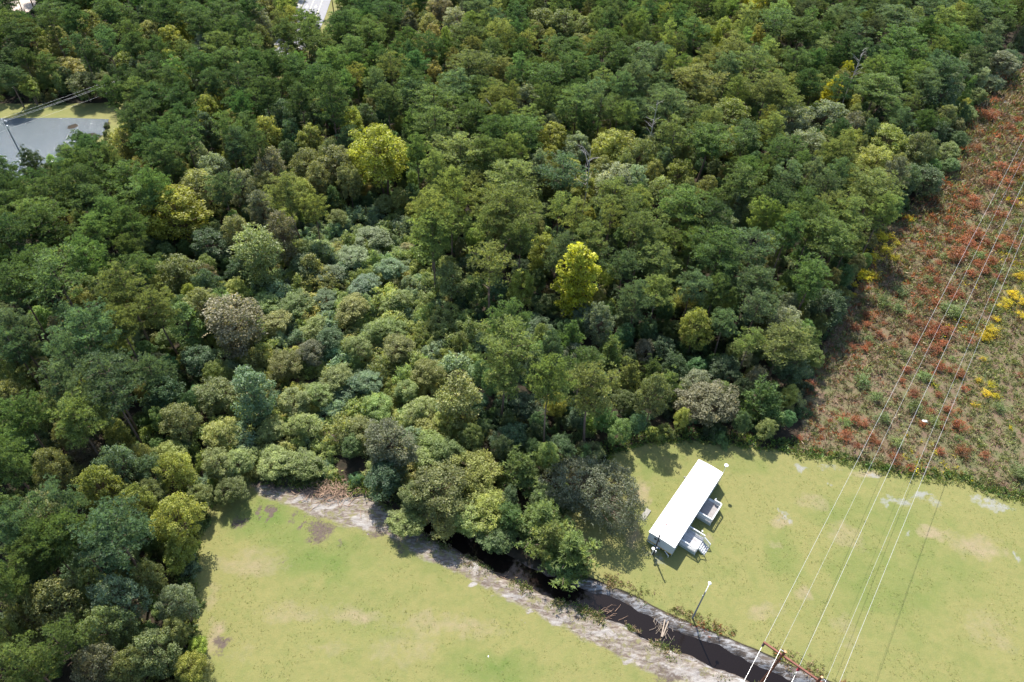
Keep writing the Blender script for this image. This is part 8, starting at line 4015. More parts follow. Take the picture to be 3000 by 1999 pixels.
def sphere_dirs(n, rng, zmin=-.4):
    z = rng.uniform(zmin, 1, n); a = rng.uniform(0, 2 * math.pi, n); r = np.sqrt(np.maximum(0, 1 - z * z))
    return np.stack([r * np.cos(a), r * np.sin(a), z], -1)

class Tree:
    def __init__(s): s.V = []; s.F = []; s.T = []; s.n = 0; s.wood = Shape()
    def put(s, V, F, tint): s.V.append(V); s.F.append(F + s.n); s.T.append(tint); s.n += len(V)
    def crown_mesh(s, name, mat): return tri_mesh(name, np.concatenate(s.V), np.concatenate(s.F), mat, np.clip(np.concatenate(s.T), 0, 1))

def puff(t, c, r, rng, ntuft, k, L, W, flat=.55, tone=None):
    D = sphere_dirs(ntuft, rng, -.25); C = c + D * np.array([r, r, r * flat]) * rng.uniform(.6, 1.05, (ntuft, 1))
    A = unit(D + [0, 0, .8]); V, F = spikes(C, A, k, L, W, .55, rng)
    tone = rng.uniform(.2, .75) if tone is None else tone
    tt = np.repeat(tone + rng.normal(0, .2, ntuft), k) + rng.normal(0, .10, ntuft * k)
    t.put(V, F, tt)

def pine(seed, W=8.0, H=20.0, z0=10.2, limbs=30, pr=(.32, .62), prof=((0, .6), (.22, .95), (.6, 1.0), (.85, .72), (1, .25)), trunk_r=.24, nt=11, L=.33, dens=4.0):
    rng = np.random.default_rng(seed); t = Tree()
    bend = rng.normal(0, .35, 2)
    def axis(z): u = z / H; return np.array([bend[0] * math.sin(u * 3), bend[1] * math.sin(u * 2.5), z])
    zs = np.linspace(0, H - .5, 8); pts = [axis(z) for z in zs]
    t.wood.path([tuple(p) for p in pts], trunk_r, 7, .05)
    px, py = zip(*prof)
    skew = rng.uniform(.75, 1.2, 6)
    for i in range(limbs):
        u = (i + rng.uniform(0, .8)) / limbs; z = z0 + (H - z0 - .9) * u ** .92
        a = i * 2.399 + rng.normal(0, .35); sect = skew[int((a % 6.283) / 6.283 * 6) % 6]
        r = W / 2 * np.interp(u, px, py) * rng.uniform(.72, 1.08) * sect
        b = axis(z); tip = b + np.array([math.cos(a) * r, math.sin(a) * r, r * rng.uniform(.02, .35)])
        mid = (b + tip) / 2 + [0, 0, -.12 * r]
        t.wood.path([tuple(b - [0, 0, .25 * r]), tuple(mid), tuple(tip)], .075 * (1.15 - u), 3, .02)
        m = max(3, int(r * dens)); side = np.array([-math.sin(a), math.cos(a), 0])
        for k in range(m):
            f = 1 - rng.random() ** 1.3 * .85
            c = mid + (tip - mid) * (2 * f - 1) if f > .5 else b + (mid - b) * 2 * f
            c = c + side * rng.normal(0, .42 * f * r * .55) + rng.normal(0, .22, 3) + [0, 0, rng.uniform(-.25, .35)]
            puff(t, c, rng.uniform(*pr), rng, nt, 6, L, .17)
    for k in range(int(5 * dens / 3)): puff(t, axis(H - .55) + rng.normal(0, .5, 3) * [1, 1, .7], rng.uniform(*pr), rng, nt, 6, L, .17, .8)
    # a few dead stubs under the crown
    for k in range(5):
        a = rng.uniform(0, 6.28); z = z0 - rng.uniform(.2, 4); b = axis(z); r = rng.uniform(.6, 1.8)
        t.wood.tube(tuple(b), tuple(b + [math.cos(a) * r, math.sin(a) * r, r * .15]), .04, .015, 3)
    return t

def mound(seed, W, H, n_lump, lump_r, per, L, Wd, spray):
    rng = np.random.default_rng(seed); t = Tree(); ph = rng.uniform(0, 6.28, 4)
    for i in range(n_lump):
        a = rng.uniform(0, 6.28); q = math.sqrt(rng.uniform(0, 1)); rr = W / 2 * (1 + .25 * math.sin(2 * a + ph[0]) + .15 * math.sin(3 * a + ph[1]))
        x, y = q * rr * math.cos(a), q * rr * math.sin(a); top = H * (1 - q ** 2.2) * (.6 + .5 * rng.random() + .2 * math.sin(x * 1.6 + ph[2]))
        r = lump_r * rng.uniform(.6, 1.3); m = int(per * (r / lump_r) ** 2); d = sphere_dirs(m, rng, -.5)
        c = np.array([x, y, max(.1, top - r * .6)]) + d * r * np.array([1.15, 1.15, .7]) * rng.uniform(.4, 1.12, (m, 1)); c[:, 2] = np.maximum(c[:, 2], .04)
        V, F = leaves(c, unit(d + [0, 0, .5]), L, Wd, rng, .1); t.put(V, F, np.repeat(rng.uniform(.15, .75) + rng.normal(0, .16, m), 2))
        if i % 3 == 0: t.wood.tube((x * .3, y * .3, 0), (x, y, max(.2, top - r * .5)), .05, .02, 3)
        for k in range(int(spray)):
            d1 = unit(np.array([rng.normal(0, 1), rng.normal(0, 1), .9])); ln = rng.uniform(.5, 1.2); s_ = np.linspace(0, 1, 7)[:, None]
            line = np.array([x, y, top]) + d1 * ln * s_ + np.array([0, 0, -.6]) * ln * s_ ** 2; c = np.repeat(line, 2, 0) + rng.normal(0, .05, (14, 3))
            V, F = leaves(c, np.repeat([[0, 0, 1.0]], 14, 0), L * .85, Wd * .6, rng); t.put(V, F, np.repeat(np.full(14, rng.uniform(.5, 1.0)), 2))
    return t

def lumpy(seed, W, H, zc, rz, n_lump, lump_r, per, L, Wd, shell=.74, trunk_r=.2, trunks=1, droop=0.0, power=2.0, spray=0, zmin=-.75, taper=0.0):
    """broad crown: leaf lumps spread over an uneven ellipsoid, limbs inside it"""
    rng = np.random.default_rng(seed); t = Tree()
    rx = W / 2 - lump_r * .55; rzz = rz - lump_r * .45
    D = sphere_dirs(n_lump, rng, zmin); wob = 1 + .22 * np.sin(D[:, 0] * 3.1 + seed) + .16 * np.cos(D[:, 1] * 4.3 + seed * 1.7)
    sc = np.where(rng.random(n_lump) < .8, rng.uniform(shell, 1.02, n_lump), rng.uniform(.25, shell, n_lump))
    C = D * np.stack([rx * sc * wob, rx * sc * wob, rzz * sc], -1)
    if taper: C[:, :2] *= (1 - taper * (C[:, 2:3] / max(rzz, .1)) * .5)
    C[:, 2] += zc
    for ti in range(trunks):
        a = ti * 2.2 + rng.uniform(0, 2); o = np.array([math.cos(a), math.sin(a), 0]) * (.25 if trunks > 1 else 0)
        top = np.array([math.cos(a) * rx * .3 * (trunks > 1), math.sin(a) * rx * .3 * (trunks > 1), zc + rzz * .5])
        t.wood.path([tuple(o), tuple(o + (top - o) * .45 + rng.normal(0, .2, 3)), tuple(top)], trunk_r, 6, trunk_r * .3)
    for i in range(0, n_lump, 2):
        z = max(.3, zc + (C[i, 2] - zc) * .3 - rzz * .35)
        t.wood.tube((0, 0, z), tuple(C[i]), trunk_r * .28, .02, 3)
    for i in range(n_lump):
        r = lump_r * rng.uniform(.7, 1.25); m = int(per * (r / lump_r) ** 2)
        d = sphere_dirs(m, rng, -.45); c = C[i] + d * r * np.array([1, 1, .72]) * rng.uniform(.55, 1.08, (m, 1))
        c[:, 2] = np.maximum(c[:, 2], .08)
        V, F = leaves(c, unit(d + [0, 0, .5]), L, Wd, rng, droop)
        tone = rng.uniform(.2, .72); t.put(V, F, np.repeat(tone + rng.normal(0, .15, m), 2))
    for i in range(spray):
        d = sphere_dirs(1, rng, .05)[0]; base = d * [rx, rx, rzz] * .95 + [0, 0, zc]
        dirn = unit(d + rng.normal(0, .5, 3) + [0, 0, .6]); ln = rng.uniform(.6, 1.5); q = 7
        s_ = np.linspace(0, 1, q)[:, None]; line = base + dirn * ln * s_ + np.array([0, 0, -.55]) * ln * s_ ** 2
        c = np.repeat(line, 2, 0) + rng.normal(0, .06, (2 * q, 3))
        V, F = leaves(c, np.repeat([[0, 0, 1.0]], 2 * q, 0), L * .8, Wd * .6, rng); t.put(V, F, np.repeat(np.full(2 * q, rng.uniform(.5, .95)), 2))
    return t

PROTO = {}
def proto(key, t, mat, W, H, bark=None):
    PROTO.setdefault(key, []).append((t.crown_mesh('crown', mat), t.wood.mesh('trunk', bark or M_BARK), W, H))
for s in range(9): proto('P', pine(100 + s, W=8 + (s % 3) * .5, z0=10.2 + (s % 4) * .7 - (s == 5) * 2), M_NEEDLE, 8.4, 20.0)
for s in range(3): proto('P', pine(150 + s, W=8, z0=12.2, limbs=18, pr=(.4, .7), dens=3.2), M_NEEDLE, 8.4, 20.0)
for s in range(4): proto('Y', pine(200 + s, W=5.2, H=8.0, z0=.9, limbs=36, pr=(.22, .42), nt=8, L=.34, dens=4.2, trunk_r=.12, prof=((0, .9), (.3, 1), (.6, .7), (1, .12))), M_NEEDLE, 5.4, 8.0)
for s in range(8): proto('B', lumpy(300 + s, 8, 14, 8.3, 5.7, 210, .72, 58, .30, .20, trunks=1 + s % 3, shell=.78), M_LEAF, 8.6, 14.0)
for s in range(4): proto('V', lumpy(400 + s, 5.4, 13, 6.7, 6.4, 130, .7, 60, .28, .19, droop=.5, shell=.8, zmin=-1, taper=-.25, spray=30), M_LEAF2, 5.6, 13.0)
for s in range(2): proto('L', lumpy(450 + s, 6.6, 20, 10.6, 9.6, 230, .72, 50, .40, .30, zmin=-.95, taper=.15), M_LEAF, 7.2, 20.0)
proto('O', lumpy(470, 13.5, 9, 4.6, 4.5, 420, .72, 62, .26, .16, trunks=3, zmin=-.5, shell=.82, spray=60), M_LEAF2, 14, 9.2)
for s in range(7): proto('M', mound(500 + s, 5.0, 2.9, 40, .62, 110, .23, .15, 2), M_LEAF2, 5.2, 3.2)
for s in range(4): proto('S', lumpy(600 + s, 1.7, 1.3, .55, .8, 16, .3, 46, .16, .07, trunk_r=.03, trunks=2, zmin=-.2, spray=26), M_LEAF2, 1.9, 1.4)

LIN = {'dg': (.095, .155, .065), 'mg': (.142, .210, .078), 'lg': (.220, .270, .100), 'bg': (.140, .205, .108), 'ol': (.215, .240, .095), 'yb': (.34, .355, .060), 'oa': (.165, .190, .115),
       'yg': (.275, .310, .080), 'ye': (.420, .400, .045), 'go': (.290, .280, .105), 'gy': (.245, .285, .175), 'gb': (.112, .170, .085), 'br': (.225, .220, .135),
       'tb': (.220, .295, .170), 'tg': (.245, .310, .105), 'to': (.270, .295, .110), 'tk': (.255, .255, .135), 'rd': (.29, .110, .050), 'gr': (.50, .42, .03), 'gs': (.17, .22, .080)}
DIRS = ['right of', 'above-right of', 'above', 'above-left of', 'left of', 'below-left of', 'below', 'below-right of']
ORD = ['nearest', 'second', 'third', 'fourth', 'fifth', 'sixth', 'seventh', 'eighth', 'ninth', 'tenth', 'eleventh', 'twelfth', 'thirteenth', 'fourteenth']
def where(lm, dr, n):
    if n < 0: return f'{DIRS[dr]} {LANDMARKS[lm]}'
    o = ORD[n] if n < 14 else f'{n + 1}th'
    return f'{o} {DIRS[dr]} {LANDMARKS[lm]}'

rnd = random.Random(11)
def jitter(c, a=.09):
    f = 1 + rnd.uniform(-a, a) * 2.2
    return [c[0] * f * (1 + rnd.uniform(-a, a)), c[1] * f, c[2] * f * (1 + rnd.uniform(-a, a))]

NAME = {'P': ('pine_tree', 'pine tree', 'pine'), 'B': ('broadleaf_tree', 'tree', 'broadleaf tree'), 'V': ('vine_draped_tree', 'tree', 'vine-draped tree'),
        'Y': ('young_pine', 'pine tree', 'young pine'), 'L': ('poplar_tree', 'tree', 'poplar'), 'O': ('oak_tree', 'tree', 'oak')}
GROUP = {'P': 'pines of the woods', 'B': 'broadleaf trees of the woods', 'V': 'vine-draped trees', 'Y': 'young pines near the lawn'}
def plant(kind, x, y, w, h, col, label, name, cat, group, parts=('crown', 'trunk'), z=0.0):
    cm, wm, W, H = rnd.choice(PROTO[kind])
    r = empty(name, (x, y, z), rnd.uniform(0, 6.283)); s = w / W
    r.scale = (s, s, h / H); tag(r, label, cat, group)
    a = bpy.data.objects.new(parts[0], cm); link(a, r); a['tcol'] = jitter(LIN[col])
    b = bpy.data.objects.new(parts[1], wm); link(b, r)
    return r

for line in TREES.split('\n'):
    k, x, y, w, h, c, lm, dr, n = line.split(); h = float(h)
    size = 'tall ' if h > 20.2 else ('low ' if h < 8 else '')
    label = f'{size}{COLOUR_WORD[c]} {NAME[k][2]}, {where(int(lm), int(dr), int(n))}'
    if k == 'L': label = 'bright yellow poplar with a tall narrow crown in the middle of the woods'
    if k == 'O': label = 'dark grey-green spreading oak on the lawn left of the white mobile home'
    plant(k, float(x), float(y), float(w), h, c, label, NAME[k][0], NAME[k][1], GROUP.get(k))
for line in MOUNDS.split('\n'):
    x, y, w, h, c, lm, dr, n = line.split()
    plant('M', float(x), float(y), float(w), float(h), c, f'{COLOUR_WORD[c]} vine-covered shrub, {where(int(lm), int(dr), int(n))}', 'vine_covered_shrub', 'shrub', 'vine-covered shrubs of the thicket', ('foliage', 'stems'))
for line in SHRUBS.split('\n'):
    x, y, w, c, lm, dr, n = line.split()
    nm, ct, ph = (('goldenrod_clump', 'wildflowers', 'goldenrod clump') if c == 'gr' else ('brush_shrub', 'shrub', 'shrub'))
    plant('S', float(x), float(y), float(w) * 1.25, float(w) * rnd.uniform(.6, .9), c, f'{COLOUR_WORD[c]} {ph}, {where(int(lm), int(dr), int(n))}', nm, ct,
          {'rd': 'rust-red shrubs of the brush field', 'gr': 'goldenrod clumps of the brush field', 'gs': 'green shrubs of the brush field'}[c], ('foliage', 'stems'), z=-.1)

# ---- trees past the limit and the undergrowth: instanced on points
def scatter(name, pts, kinds, label, cat):
    """pts: (x, y, z, sx, sz, rot, proto index, r, g, b); one object whose points carry whole plants"""
    me = bpy.data.meshes.new(name); P = np.array(pts, np.float32)
    me.vertices.add(len(P)); me.vertices.foreach_set('co', P[:, :3].ravel())
    for nme, typ, dat, key in (('psc', 'FLOAT_VECTOR', P[:, [3, 3, 4]], 'vector'), ('prot', 'FLOAT_VECTOR', np.stack([P[:, 5] * 0, P[:, 5] * 0, P[:, 5]], -1), 'vector'), ('pidx', 'INT', P[:, 6].astype(np.int32), 'value'), ('tcol', 'FLOAT_VECTOR', P[:, 7:10], 'vector')):
        a = me.attributes.new(nme, typ, 'POINT'); a.data.foreach_set(key, np.ascontiguousarray(dat).ravel())
    o = bpy.data.objects.new(name, me); link(o); tag(o, label, cat, kind='stuff')
    g = bpy.data.node_groups.new(name, 'GeometryNodeTree')
    g.interface.new_socket('Geometry', in_out='INPUT', socket_type='NodeSocketGeometry'); g.interface.new_socket('Geometry', in_out='OUTPUT', socket_type='NodeSocketGeometry')
    nn = g.nodes; gi = nn.new('NodeGroupInput'); go = nn.new('NodeGroupOutput')
    j = nn.new('GeometryNodeJoinGeometry')
    for ob in reversed(kinds):
        oi = nn.new('GeometryNodeObjectInfo'); oi.inputs['Object'].default_value = ob; oi.inputs['As Instance'].default_value = True; oi.transform_space = 'ORIGINAL'
        g.links.new(oi.outputs['Geometry'], j.inputs[0])
    ip = nn.new('GeometryNodeInstanceOnPoints'); ip.inputs['Pick Instance'].default_value = True
    def na(nme, dt):
        x = nn.new('GeometryNodeInputNamedAttribute'); x.data_type = dt; x.inputs['Name'].default_value = nme; return x.outputs[0]
    g.links.new(gi.outputs[0], ip.inputs['Points']); g.links.new(j.outputs[0], ip.inputs['Instance'])
    g.links.new(na('pidx', 'INT'), ip.inputs['Instance Index']); g.links.new(na('prot', 'FLOAT_VECTOR'), ip.inputs['Rotation']); g.links.new(na('psc', 'FLOAT_VECTOR'), ip.inputs['Scale'])
    g.links.new(ip.outputs[0], go.inputs[0])
    md = o.modifiers.new('plants', 'NODES'); md.node_group = g
    return o

def samples_of(name, part, n):
    seen = []; out = []
    for o in COL.objects:
        if o.type == 'MESH' and o.parent and o.parent.name.split('.')[0] == name and o.name.split('.')[0] == part and o.data.name not in seen:
            seen.append(o.data.name); out.append(o)
            if len(out) == n: break
    return out
pc = samples_of('pine_tree', 'crown', 10); bc = samples_of('broadleaf_tree', 'crown', 7); sh = samples_of('vine_covered_shrub', 'foliage', 7)
fp = []; fb = []; ft = []
pt = samples_of('pine_tree', 'trunk', 6)
for line in FAR.split('\n'):
    k, x, y, w, h, c = line.split(); x, y, w, h = map(float, (x, y, w, h)); q = jitter(LIN[c], .18)
    if k == 'P': fp.append((x, y, 0, w / 8.4, h / 20, rnd.uniform(0, 6.28), rnd.randrange(len(pc)), *q)); ft.append((x, y, 0, w / 8.4, h / 20, rnd.uniform(0, 6.28), rnd.randrange(len(pt)), *q))
    else: fb.append((x, y, 0, w / 8.6, h / 14, rnd.uniform(0, 6.28), rnd.randrange(len(bc)), *q))
scatter('distant_pine_woods', fp, pc, 'crowns of the smaller pines filling the far woods', 'woods')
scatter('distant_pine_trunks', ft, pt, 'trunks of the smaller pines filling the far woods', 'woods')
if fb: scatter('distant_broadleaf_woods', fb, bc, 'smaller broadleaf trees filling the far woods', 'woods')
RN = np.random.default_rng(21)
def rand_in(n, x0, x1, y0, y1, keep, avoid=(), dens=None):
    X = RN.uniform(x0, x1, n); Y = RN.uniform(y0, y1, n); ok = np.ones(n, bool)
    if keep: ok &= np.any([signed(p, X, Y) > 0 for p in keep], axis=0)
    for p in avoid: ok &= signed(p, X, Y) < 0
    if dens is not None: ok &= RN.random(n) < dens(X, Y)
    return X[ok], Y[ok]
X, Y = rand_in(30000, -260, 215, 24, 330, None, (LAWN_R, LAWN_L, BRUSH, THICKET, POND, BANK, BANK2, LOT), lambda X, Y: np.clip(150 / np.maximum(Y, 60), 0, 1) ** 1.3 * (np.abs(X) < Y * .95 + 25) * .6)
ok = (dist_path(ROAD, X, Y)[0] > 7) & (dist_path(DITCH, X, Y)[0] > 3.2); X, Y = X[ok], Y[ok]
un = []
for x, y in zip(X, Y):
    w = rnd.uniform(1.6, 4.4); c = rnd.choices(['gb', 'dg', 'mg', 'ol', 'tg', 'gy', 'tk'], [3, 2, 2, 1.2, 1, .7, .4])[0]
    un.append((x, y, -.1, w / 5.2, w / 5.2 * rnd.uniform(.8, 1.7), rnd.uniform(0, 6.28), rnd.randrange(len(sh)), *jitter(LIN[c], .2)))
scatter('forest_undergrowth', un, sh, 'shaded bushes and saplings filling the ground under the woods', 'undergrowth')
# low vines covering the ground between the thicket's shrubs
X, Y = rand_in(2600, -60, 40, 45, 160, (THICKET,)); un = []
for x, y in zip(X, Y):
    w = rnd.uniform(1.4, 3.2); c = rnd.choices(['tb', 'tg', 'to', 'gb'], [1, 1.2, 1.2, .5])[0]
    un.append((x, y, -.2, w / 5.2, w / 5.2 * rnd.uniform(.6, 1.1), rnd.uniform(0, 6.28), rnd.randrange(len(sh)), *jitter(LIN[c], .2)))
scatter('thicket_ground_vines', un, sh, 'low vines and brambles covering the ground of the thicket', 'undergrowth')

# ---- ground plants built as one mesh per patch
def herbs(name, X, Y, Z, size, cols, label, cat, k=12, wide=.28, up=.8):
    n = len(X); cols = np.array(cols)
    C = np.stack([X, Y, Z], -1); C = np.repeat(C, k, 0); S = np.repeat(size, k)[:, None]
    C += RN.normal(0, .33, C.shape) * S * [1, 1, 0]
    C[:, 2] += np.abs(RN.normal(0, .3, n * k)) * S[:, 0]
    A = unit(RN.normal(0, .7, C.shape) + [0, 0, up]); s = unit(np.cross(A, RN.normal(0, 1, C.shape))) * S * wide * .5
    V = np.stack([C - s, C + s, C + A * S * RN.uniform(.35, .8, (n * k, 1))], 1).reshape(-1, 3)
    F = np.arange(n * k * 3).reshape(-1, 3); col = np.repeat(cols, k, 0) * RN.uniform(.7, 1.35, (n * k, 1))
    o = bpy.data.objects.new(name, tri_mesh(name, V, F, M_OWN, RN.uniform(.2, .8, n * k), col)); link(o)
    return tag(o, label, cat, kind='stuff')
def pick(n, table, fx):
    """table: list of (rgb, weight array)"""
    Wt = np.stack([w * np.ones(n) for _, w in table], 1); Wt = np.cumsum(Wt / Wt.sum(1, keepdims=True), 1)
    i = (RN.random(n)[:, None] > Wt).sum(1).clip(0, len(table) - 1); return np.array([c for c, _ in table])[i]
X, Y = rand_in(120000, 20, 210, 40, 330, (BRUSH,), (), lambda X, Y: np.clip(110 / np.maximum(Y, 60), 0, 1) ** 1.6 * (X < Y * .95 + 30))
n = len(X); tpart = X - (36 + (Y - 60) * .55)
gz = hashnoise(X, Y, .12, 31); gy_ = hashnoise(X, Y, .09, 33)
east = np.clip((X - (55 + (Y - 60) * .72)) / 12, 0, 1)
cols = pick(n, [((.21, .14, .095), .8 + 1.1 * (gz > .58) - .5 * east), ((.29, .23, .15), .5 - .3 * east), ((.17, .18, .075), .5 + 1.3 * (gy_ > .52) + .7 * east), ((.22, .24, .08), .3 + 1.2 * east), ((.10, .14, .05), .35), ((.15, .09, .065), .5), ((.50, .42, .03), .0 + 2.2 * east * (gz > .56)), ((.32, .115, .05), .14 * (1 - east) + 1.3 * (gy_ > .62) * (1 - east))], 0)
herbs('brush_cover', X, Y, np.full(n, -.05) + (hashnoise(X, Y, .35, 5) - .4) * .5, RN.uniform(.5, 1.25, n) * np.clip(Y / 110, .8, 2), cols, 'knee-high tangle of brown and green brush under the power lines', 'brush', 12, .22)
def along(path, n, off, spread, j=.6):
    P = np.array(path); seg = RN.integers(0, len(P) - 1, n); t = RN.random(n)[:, None]; p = P[seg] + (P[seg + 1] - P[seg]) * t
    d = unit(P[seg + 1] - P[seg]); nrm = np.stack([-d[:, 1], d[:, 0]], -1); return (p + nrm * (off + RN.normal(0, spread, (n, 1)))).T
SD = smooth_path(DITCH)
X, Y = along(SD, 1900, 3.6, .6); keep = (X > 13) & (hashnoise(X, Y, .35, 41) > .35); X, Y = X[keep], Y[keep]; n = len(X)
herbs('ditch_edge_weeds', X, Y, np.full(n, -.1), RN.uniform(.2, .5, n), pick(n, [((.34, .24, .15), 1.2), ((.20, .20, .07), 1), ((.35, .11, .05), .35 * (X > 27)), ((.13, .17, .05), .7)], 0), 'brown and rusty weeds along the far edge of the ditch', 'weeds', 12)
X, Y = along(SD, 2600, -2.4, .5); keep = (hashnoise(X, Y, .3, 43) > .42); X, Y = X[keep], Y[keep]; n = len(X)
herbs('ditch_bank_grass', X, Y, np.full(n, -.25), RN.uniform(.25, .6, n), pick(n, [((.12, .17, .045), 1.2), ((.20, .20, .07), .8), ((.34, .25, .16), .7)], 0), 'green tufts along the near bank of the ditch', 'grass', 10)
e_r = [p for p in LAWN_R if 9 < p[0] < 60 and p[1] > 55]; 
def ring(poly, n, spread, inner, cond):
    X, Y = rand_in(n, -60, 110, 25, 120, None, (), None); s = signed(poly, X, Y); k = (np.abs(s - inner) < spread) & cond(X, Y); return X[k], Y[k]
X, Y = ring(LAWN_R, 60000, 1.6, -1.0, lambda X, Y: (Y > 52) & (signed(BRUSH, X, Y) < 1.2) & (dist_path(DITCH, X, Y)[0] > 5)); n = len(X)
herbs('lawn_edge_weeds', X, Y, np.zeros(n), RN.uniform(.4, 1.0, n), pick(n, [((.10, .17, .04), 1.2), ((.19, .22, .05), 1), ((.06, .10, .035), .8)], 0), 'green weeds along the woodland edge of the right lawn', 'weeds', 12)
X, Y = ring(LAWN_L, 60000, 1.8, -.9, lambda X, Y: (X < -18) & (dist_path(DITCH, X, Y)[0] > 5)); n = len(X)
herbs('lawn_edge_weeds', X, Y, np.zeros(n), RN.uniform(.4, 1.1, n), pick(n, [((.11, .16, .04), 1.2), ((.19, .21, .06), 1), ((.07, .10, .035), .8)], 0), 'leafy weeds along the left edge of the lower lawn', 'weeds', 12)
X, Y = ring(BRUSH, 60000, 1.5, -.2, lambda X, Y: (signed(LAWN_R, X, Y) > -2.6)); n = len(X)
herbs('brush_edge_weeds', X, Y, np.zeros(n), RN.uniform(.3, .7, n), pick(n, [((.22, .25, .07), 1.3), ((.27, .27, .12), 1), ((.13, .18, .05), .6)], 0), 'yellow-green weeds between the lawn and the brush field', 'weeds', 11)
# short grass on the lawns
X, Y = rand_in(60000, -56, 95, 24, 80, (LAWN_R, LAWN_L)); k = (dist_path(DITCH, X, Y)[0] > 4) & (hashnoise(X, Y, .5, 51) > .45); X, Y = X[k][:14000], Y[k][:14000]; n = len(X)
herbs('lawn_tufts', X, Y, np.zeros(n), RN.uniform(.08, .20, n), pick(n, [((.17, .23, .05), 1.2), ((.30, .29, .10), 1.3), ((.36, .30, .17), .5)], 0), 'short uneven grass tufts over both lawns', 'grass', 5, .35)

# ------------------------------------------------------------------ mobile home (local x across, y along)
HOME = (22.26, 55.23); TH = R(-35.2)
def local(x, y, z=0.0):
    return Vector((HOME[0] + x * math.cos(TH) - y * math.sin(TH), HOME[1] + x * math.sin(TH) + y * math.cos(TH), z))
def mobile_home():
    r = empty('mobile_home', (HOME[0], HOME[1], 0), TH); tag(r, 'long white mobile home with a flat bright roof and ochre trimmed end wall', 'mobile home')
    W, L, z0, z1 = 4.2, 17.0, .62, 2.82
    e = .06
    Shape().box(0, W, 0, L, z0 - .12, z0).build('floor', M_DARKPOLE, r)
    wl = []
    wl.append(Shape().box(0, W, 0, e, z0, z1).build('wall', M_SIDING, r)); wl.append(Shape().box(0, W, L - e, L, z0, z1).build('wall', M_SIDING, r))
    wl.append(Shape().box(0, e, e, L - e, z0, z1).build('wall', M_SIDING, r)); wl.append(Shape().box(W - e, W, e, L - e, z0, z1).build('wall', M_SIDING, r))
    rb = Shape()                                   # raised ribs of the metal siding
    for k in range(56): y = .15 + k * .3; rb.box(W, W + .018, y, y + .035, z0 + .02, z1 - .12); rb.box(-.018, 0, y, y + .035, z0 + .02, z1 - .12)
    for k in range(13): x = .2 + k * .31; rb.box(x, x + .03, -.015, 0, z0 + .13, z1 - .16)
    rb.build('siding_ribs', M_SIDING, r)
    # low crowned roof with overhang
    rf = Shape(); n = 10; prof = [(-.10 + (W + .20) * i / n, z1 + .03 + .13 * math.sin(math.pi * i / n)) for i in range(n + 1)]
    vs_ = [(x, y, z) for y in (-.10, L + .10) for x, z in prof] + [(x, y, z1) for y in (-.10, L + .10) for x, z in (prof[0], prof[-1])]
    m = n + 1; fs_ = [(i, i + 1, m + i + 1, m + i) for i in range(n)]
    a, b, c, d = 2 * m, 2 * m + 1, 2 * m + 2, 2 * m + 3
    fs_ += [(0, m, c, a), (n, b, d, m + n), (a, c, d, b), tuple([a, b] + list(range(n, -1, -1))), tuple([d, c] + list(range(m, 2 * m)))]
    rf.add(vs_, fs_); roof = rf.build('roof', M_WHITE, r)
    seam = Shape()
    for k in range(1, 14):
        y = k * L / 14
        for i in range(n): (x0, q0), (x1, q1) = prof[i], prof[i + 1]; seam.tube((x0, y, q0 + .004), (x1, y, q1 + .004), .012, n=4)
    seam.build('roof_seam', M_WHITE, roof)
    Shape().tube((1.45, 2.6, z1 + .1), (1.45, 2.6, z1 + .46), .07, n=10).build('vent_pipe', M_RUST, r)
    Shape().box(-.06, 2.1, -.06, -.005, z1 - .13, z1 - .005).build('trim', M_YELLOW, r); Shape().box(2.1, W + .06, -.06, -.005, z1 - .13, z1 - .005).build('trim', M_TAN, r)
    Shape().box(-.02, W + .02, -.045, -.004, z0, z0 + .11).build('trim', M_YELLOW, r)
    Shape().box(W + .004, W + .05, 0, L, z1 - .11, z1 - .004).build('gutter', M_WHITE, r)
    def window(x, y, z, w, h, face, louvre=False):
        if face == 'end': f = Shape().box(x - w/2 - .05, x + w/2 + .05, y - .05, y - .02, z - h/2 - .05, z + h/2 + .05); g_ = Shape().box(x - w/2, x + w/2, y - .06, y - .052, z - h/2, z + h/2)
        else:
            s_ = 1 if face == 'right' else -1; xa, xb = sorted((x + s_ * .021, x + s_ * .05)); f = Shape().box(xa, xb, y - w/2 - .05, y + w/2 + .05, z - h/2 - .05, z + h/2 + .05)
            xa, xb = sorted((x + s_ * .052, x + s_ * .06)); g_ = Shape().box(xa, xb, y - w/2, y + w/2, z - h/2, z + h/2)
        fo = f.build('window', M_FRAME, r); g_.build('pane', M_GLASS, fo)
        if face == 'end':
            mb = Shape().box(x - .03, x + .03, y - .075, y - .062, z - h/2, z + h/2); mb.build('mullion', M_FRAME, fo)
            for k in range(4): zz = z - h/2 + (k + .5) * h / 4; Shape().box(x - w/2, x + w/2, y - .072, y - .063, zz - .01, zz + .01).build('louvre', M_GREYPOLE, fo)
    window(1.45, 0, 2.05, .95, .5, 'end')
    for y in (1.1, 7.2, 9.6, 14.1, 16.0): window(W, y, 2.0, .9, .75, 'right')
    for y in (2.0, 6.0, 10.5, 14.0): window(0, y, 2.0, .9, .75, 'left')
    for y in (4.4, 11.9):
        d_ = Shape().box(W + .021, W + .06, y - .45, y + .45, z0 + .18, z0 + 2.08).build('door', M_DECKW, r, bevel=.01)
        Shape().tube((W + .06, y + .33, z0 + 1.1), (W + .12, y + .33, z0 + 1.1), .03).build('door_handle', M_GALV, d_)
        Shape().box(W + .061, W + .07, y - .28, y + .28, z0 + 1.35, z0 + 1.85).build('door_pane', M_GLASS, d_)
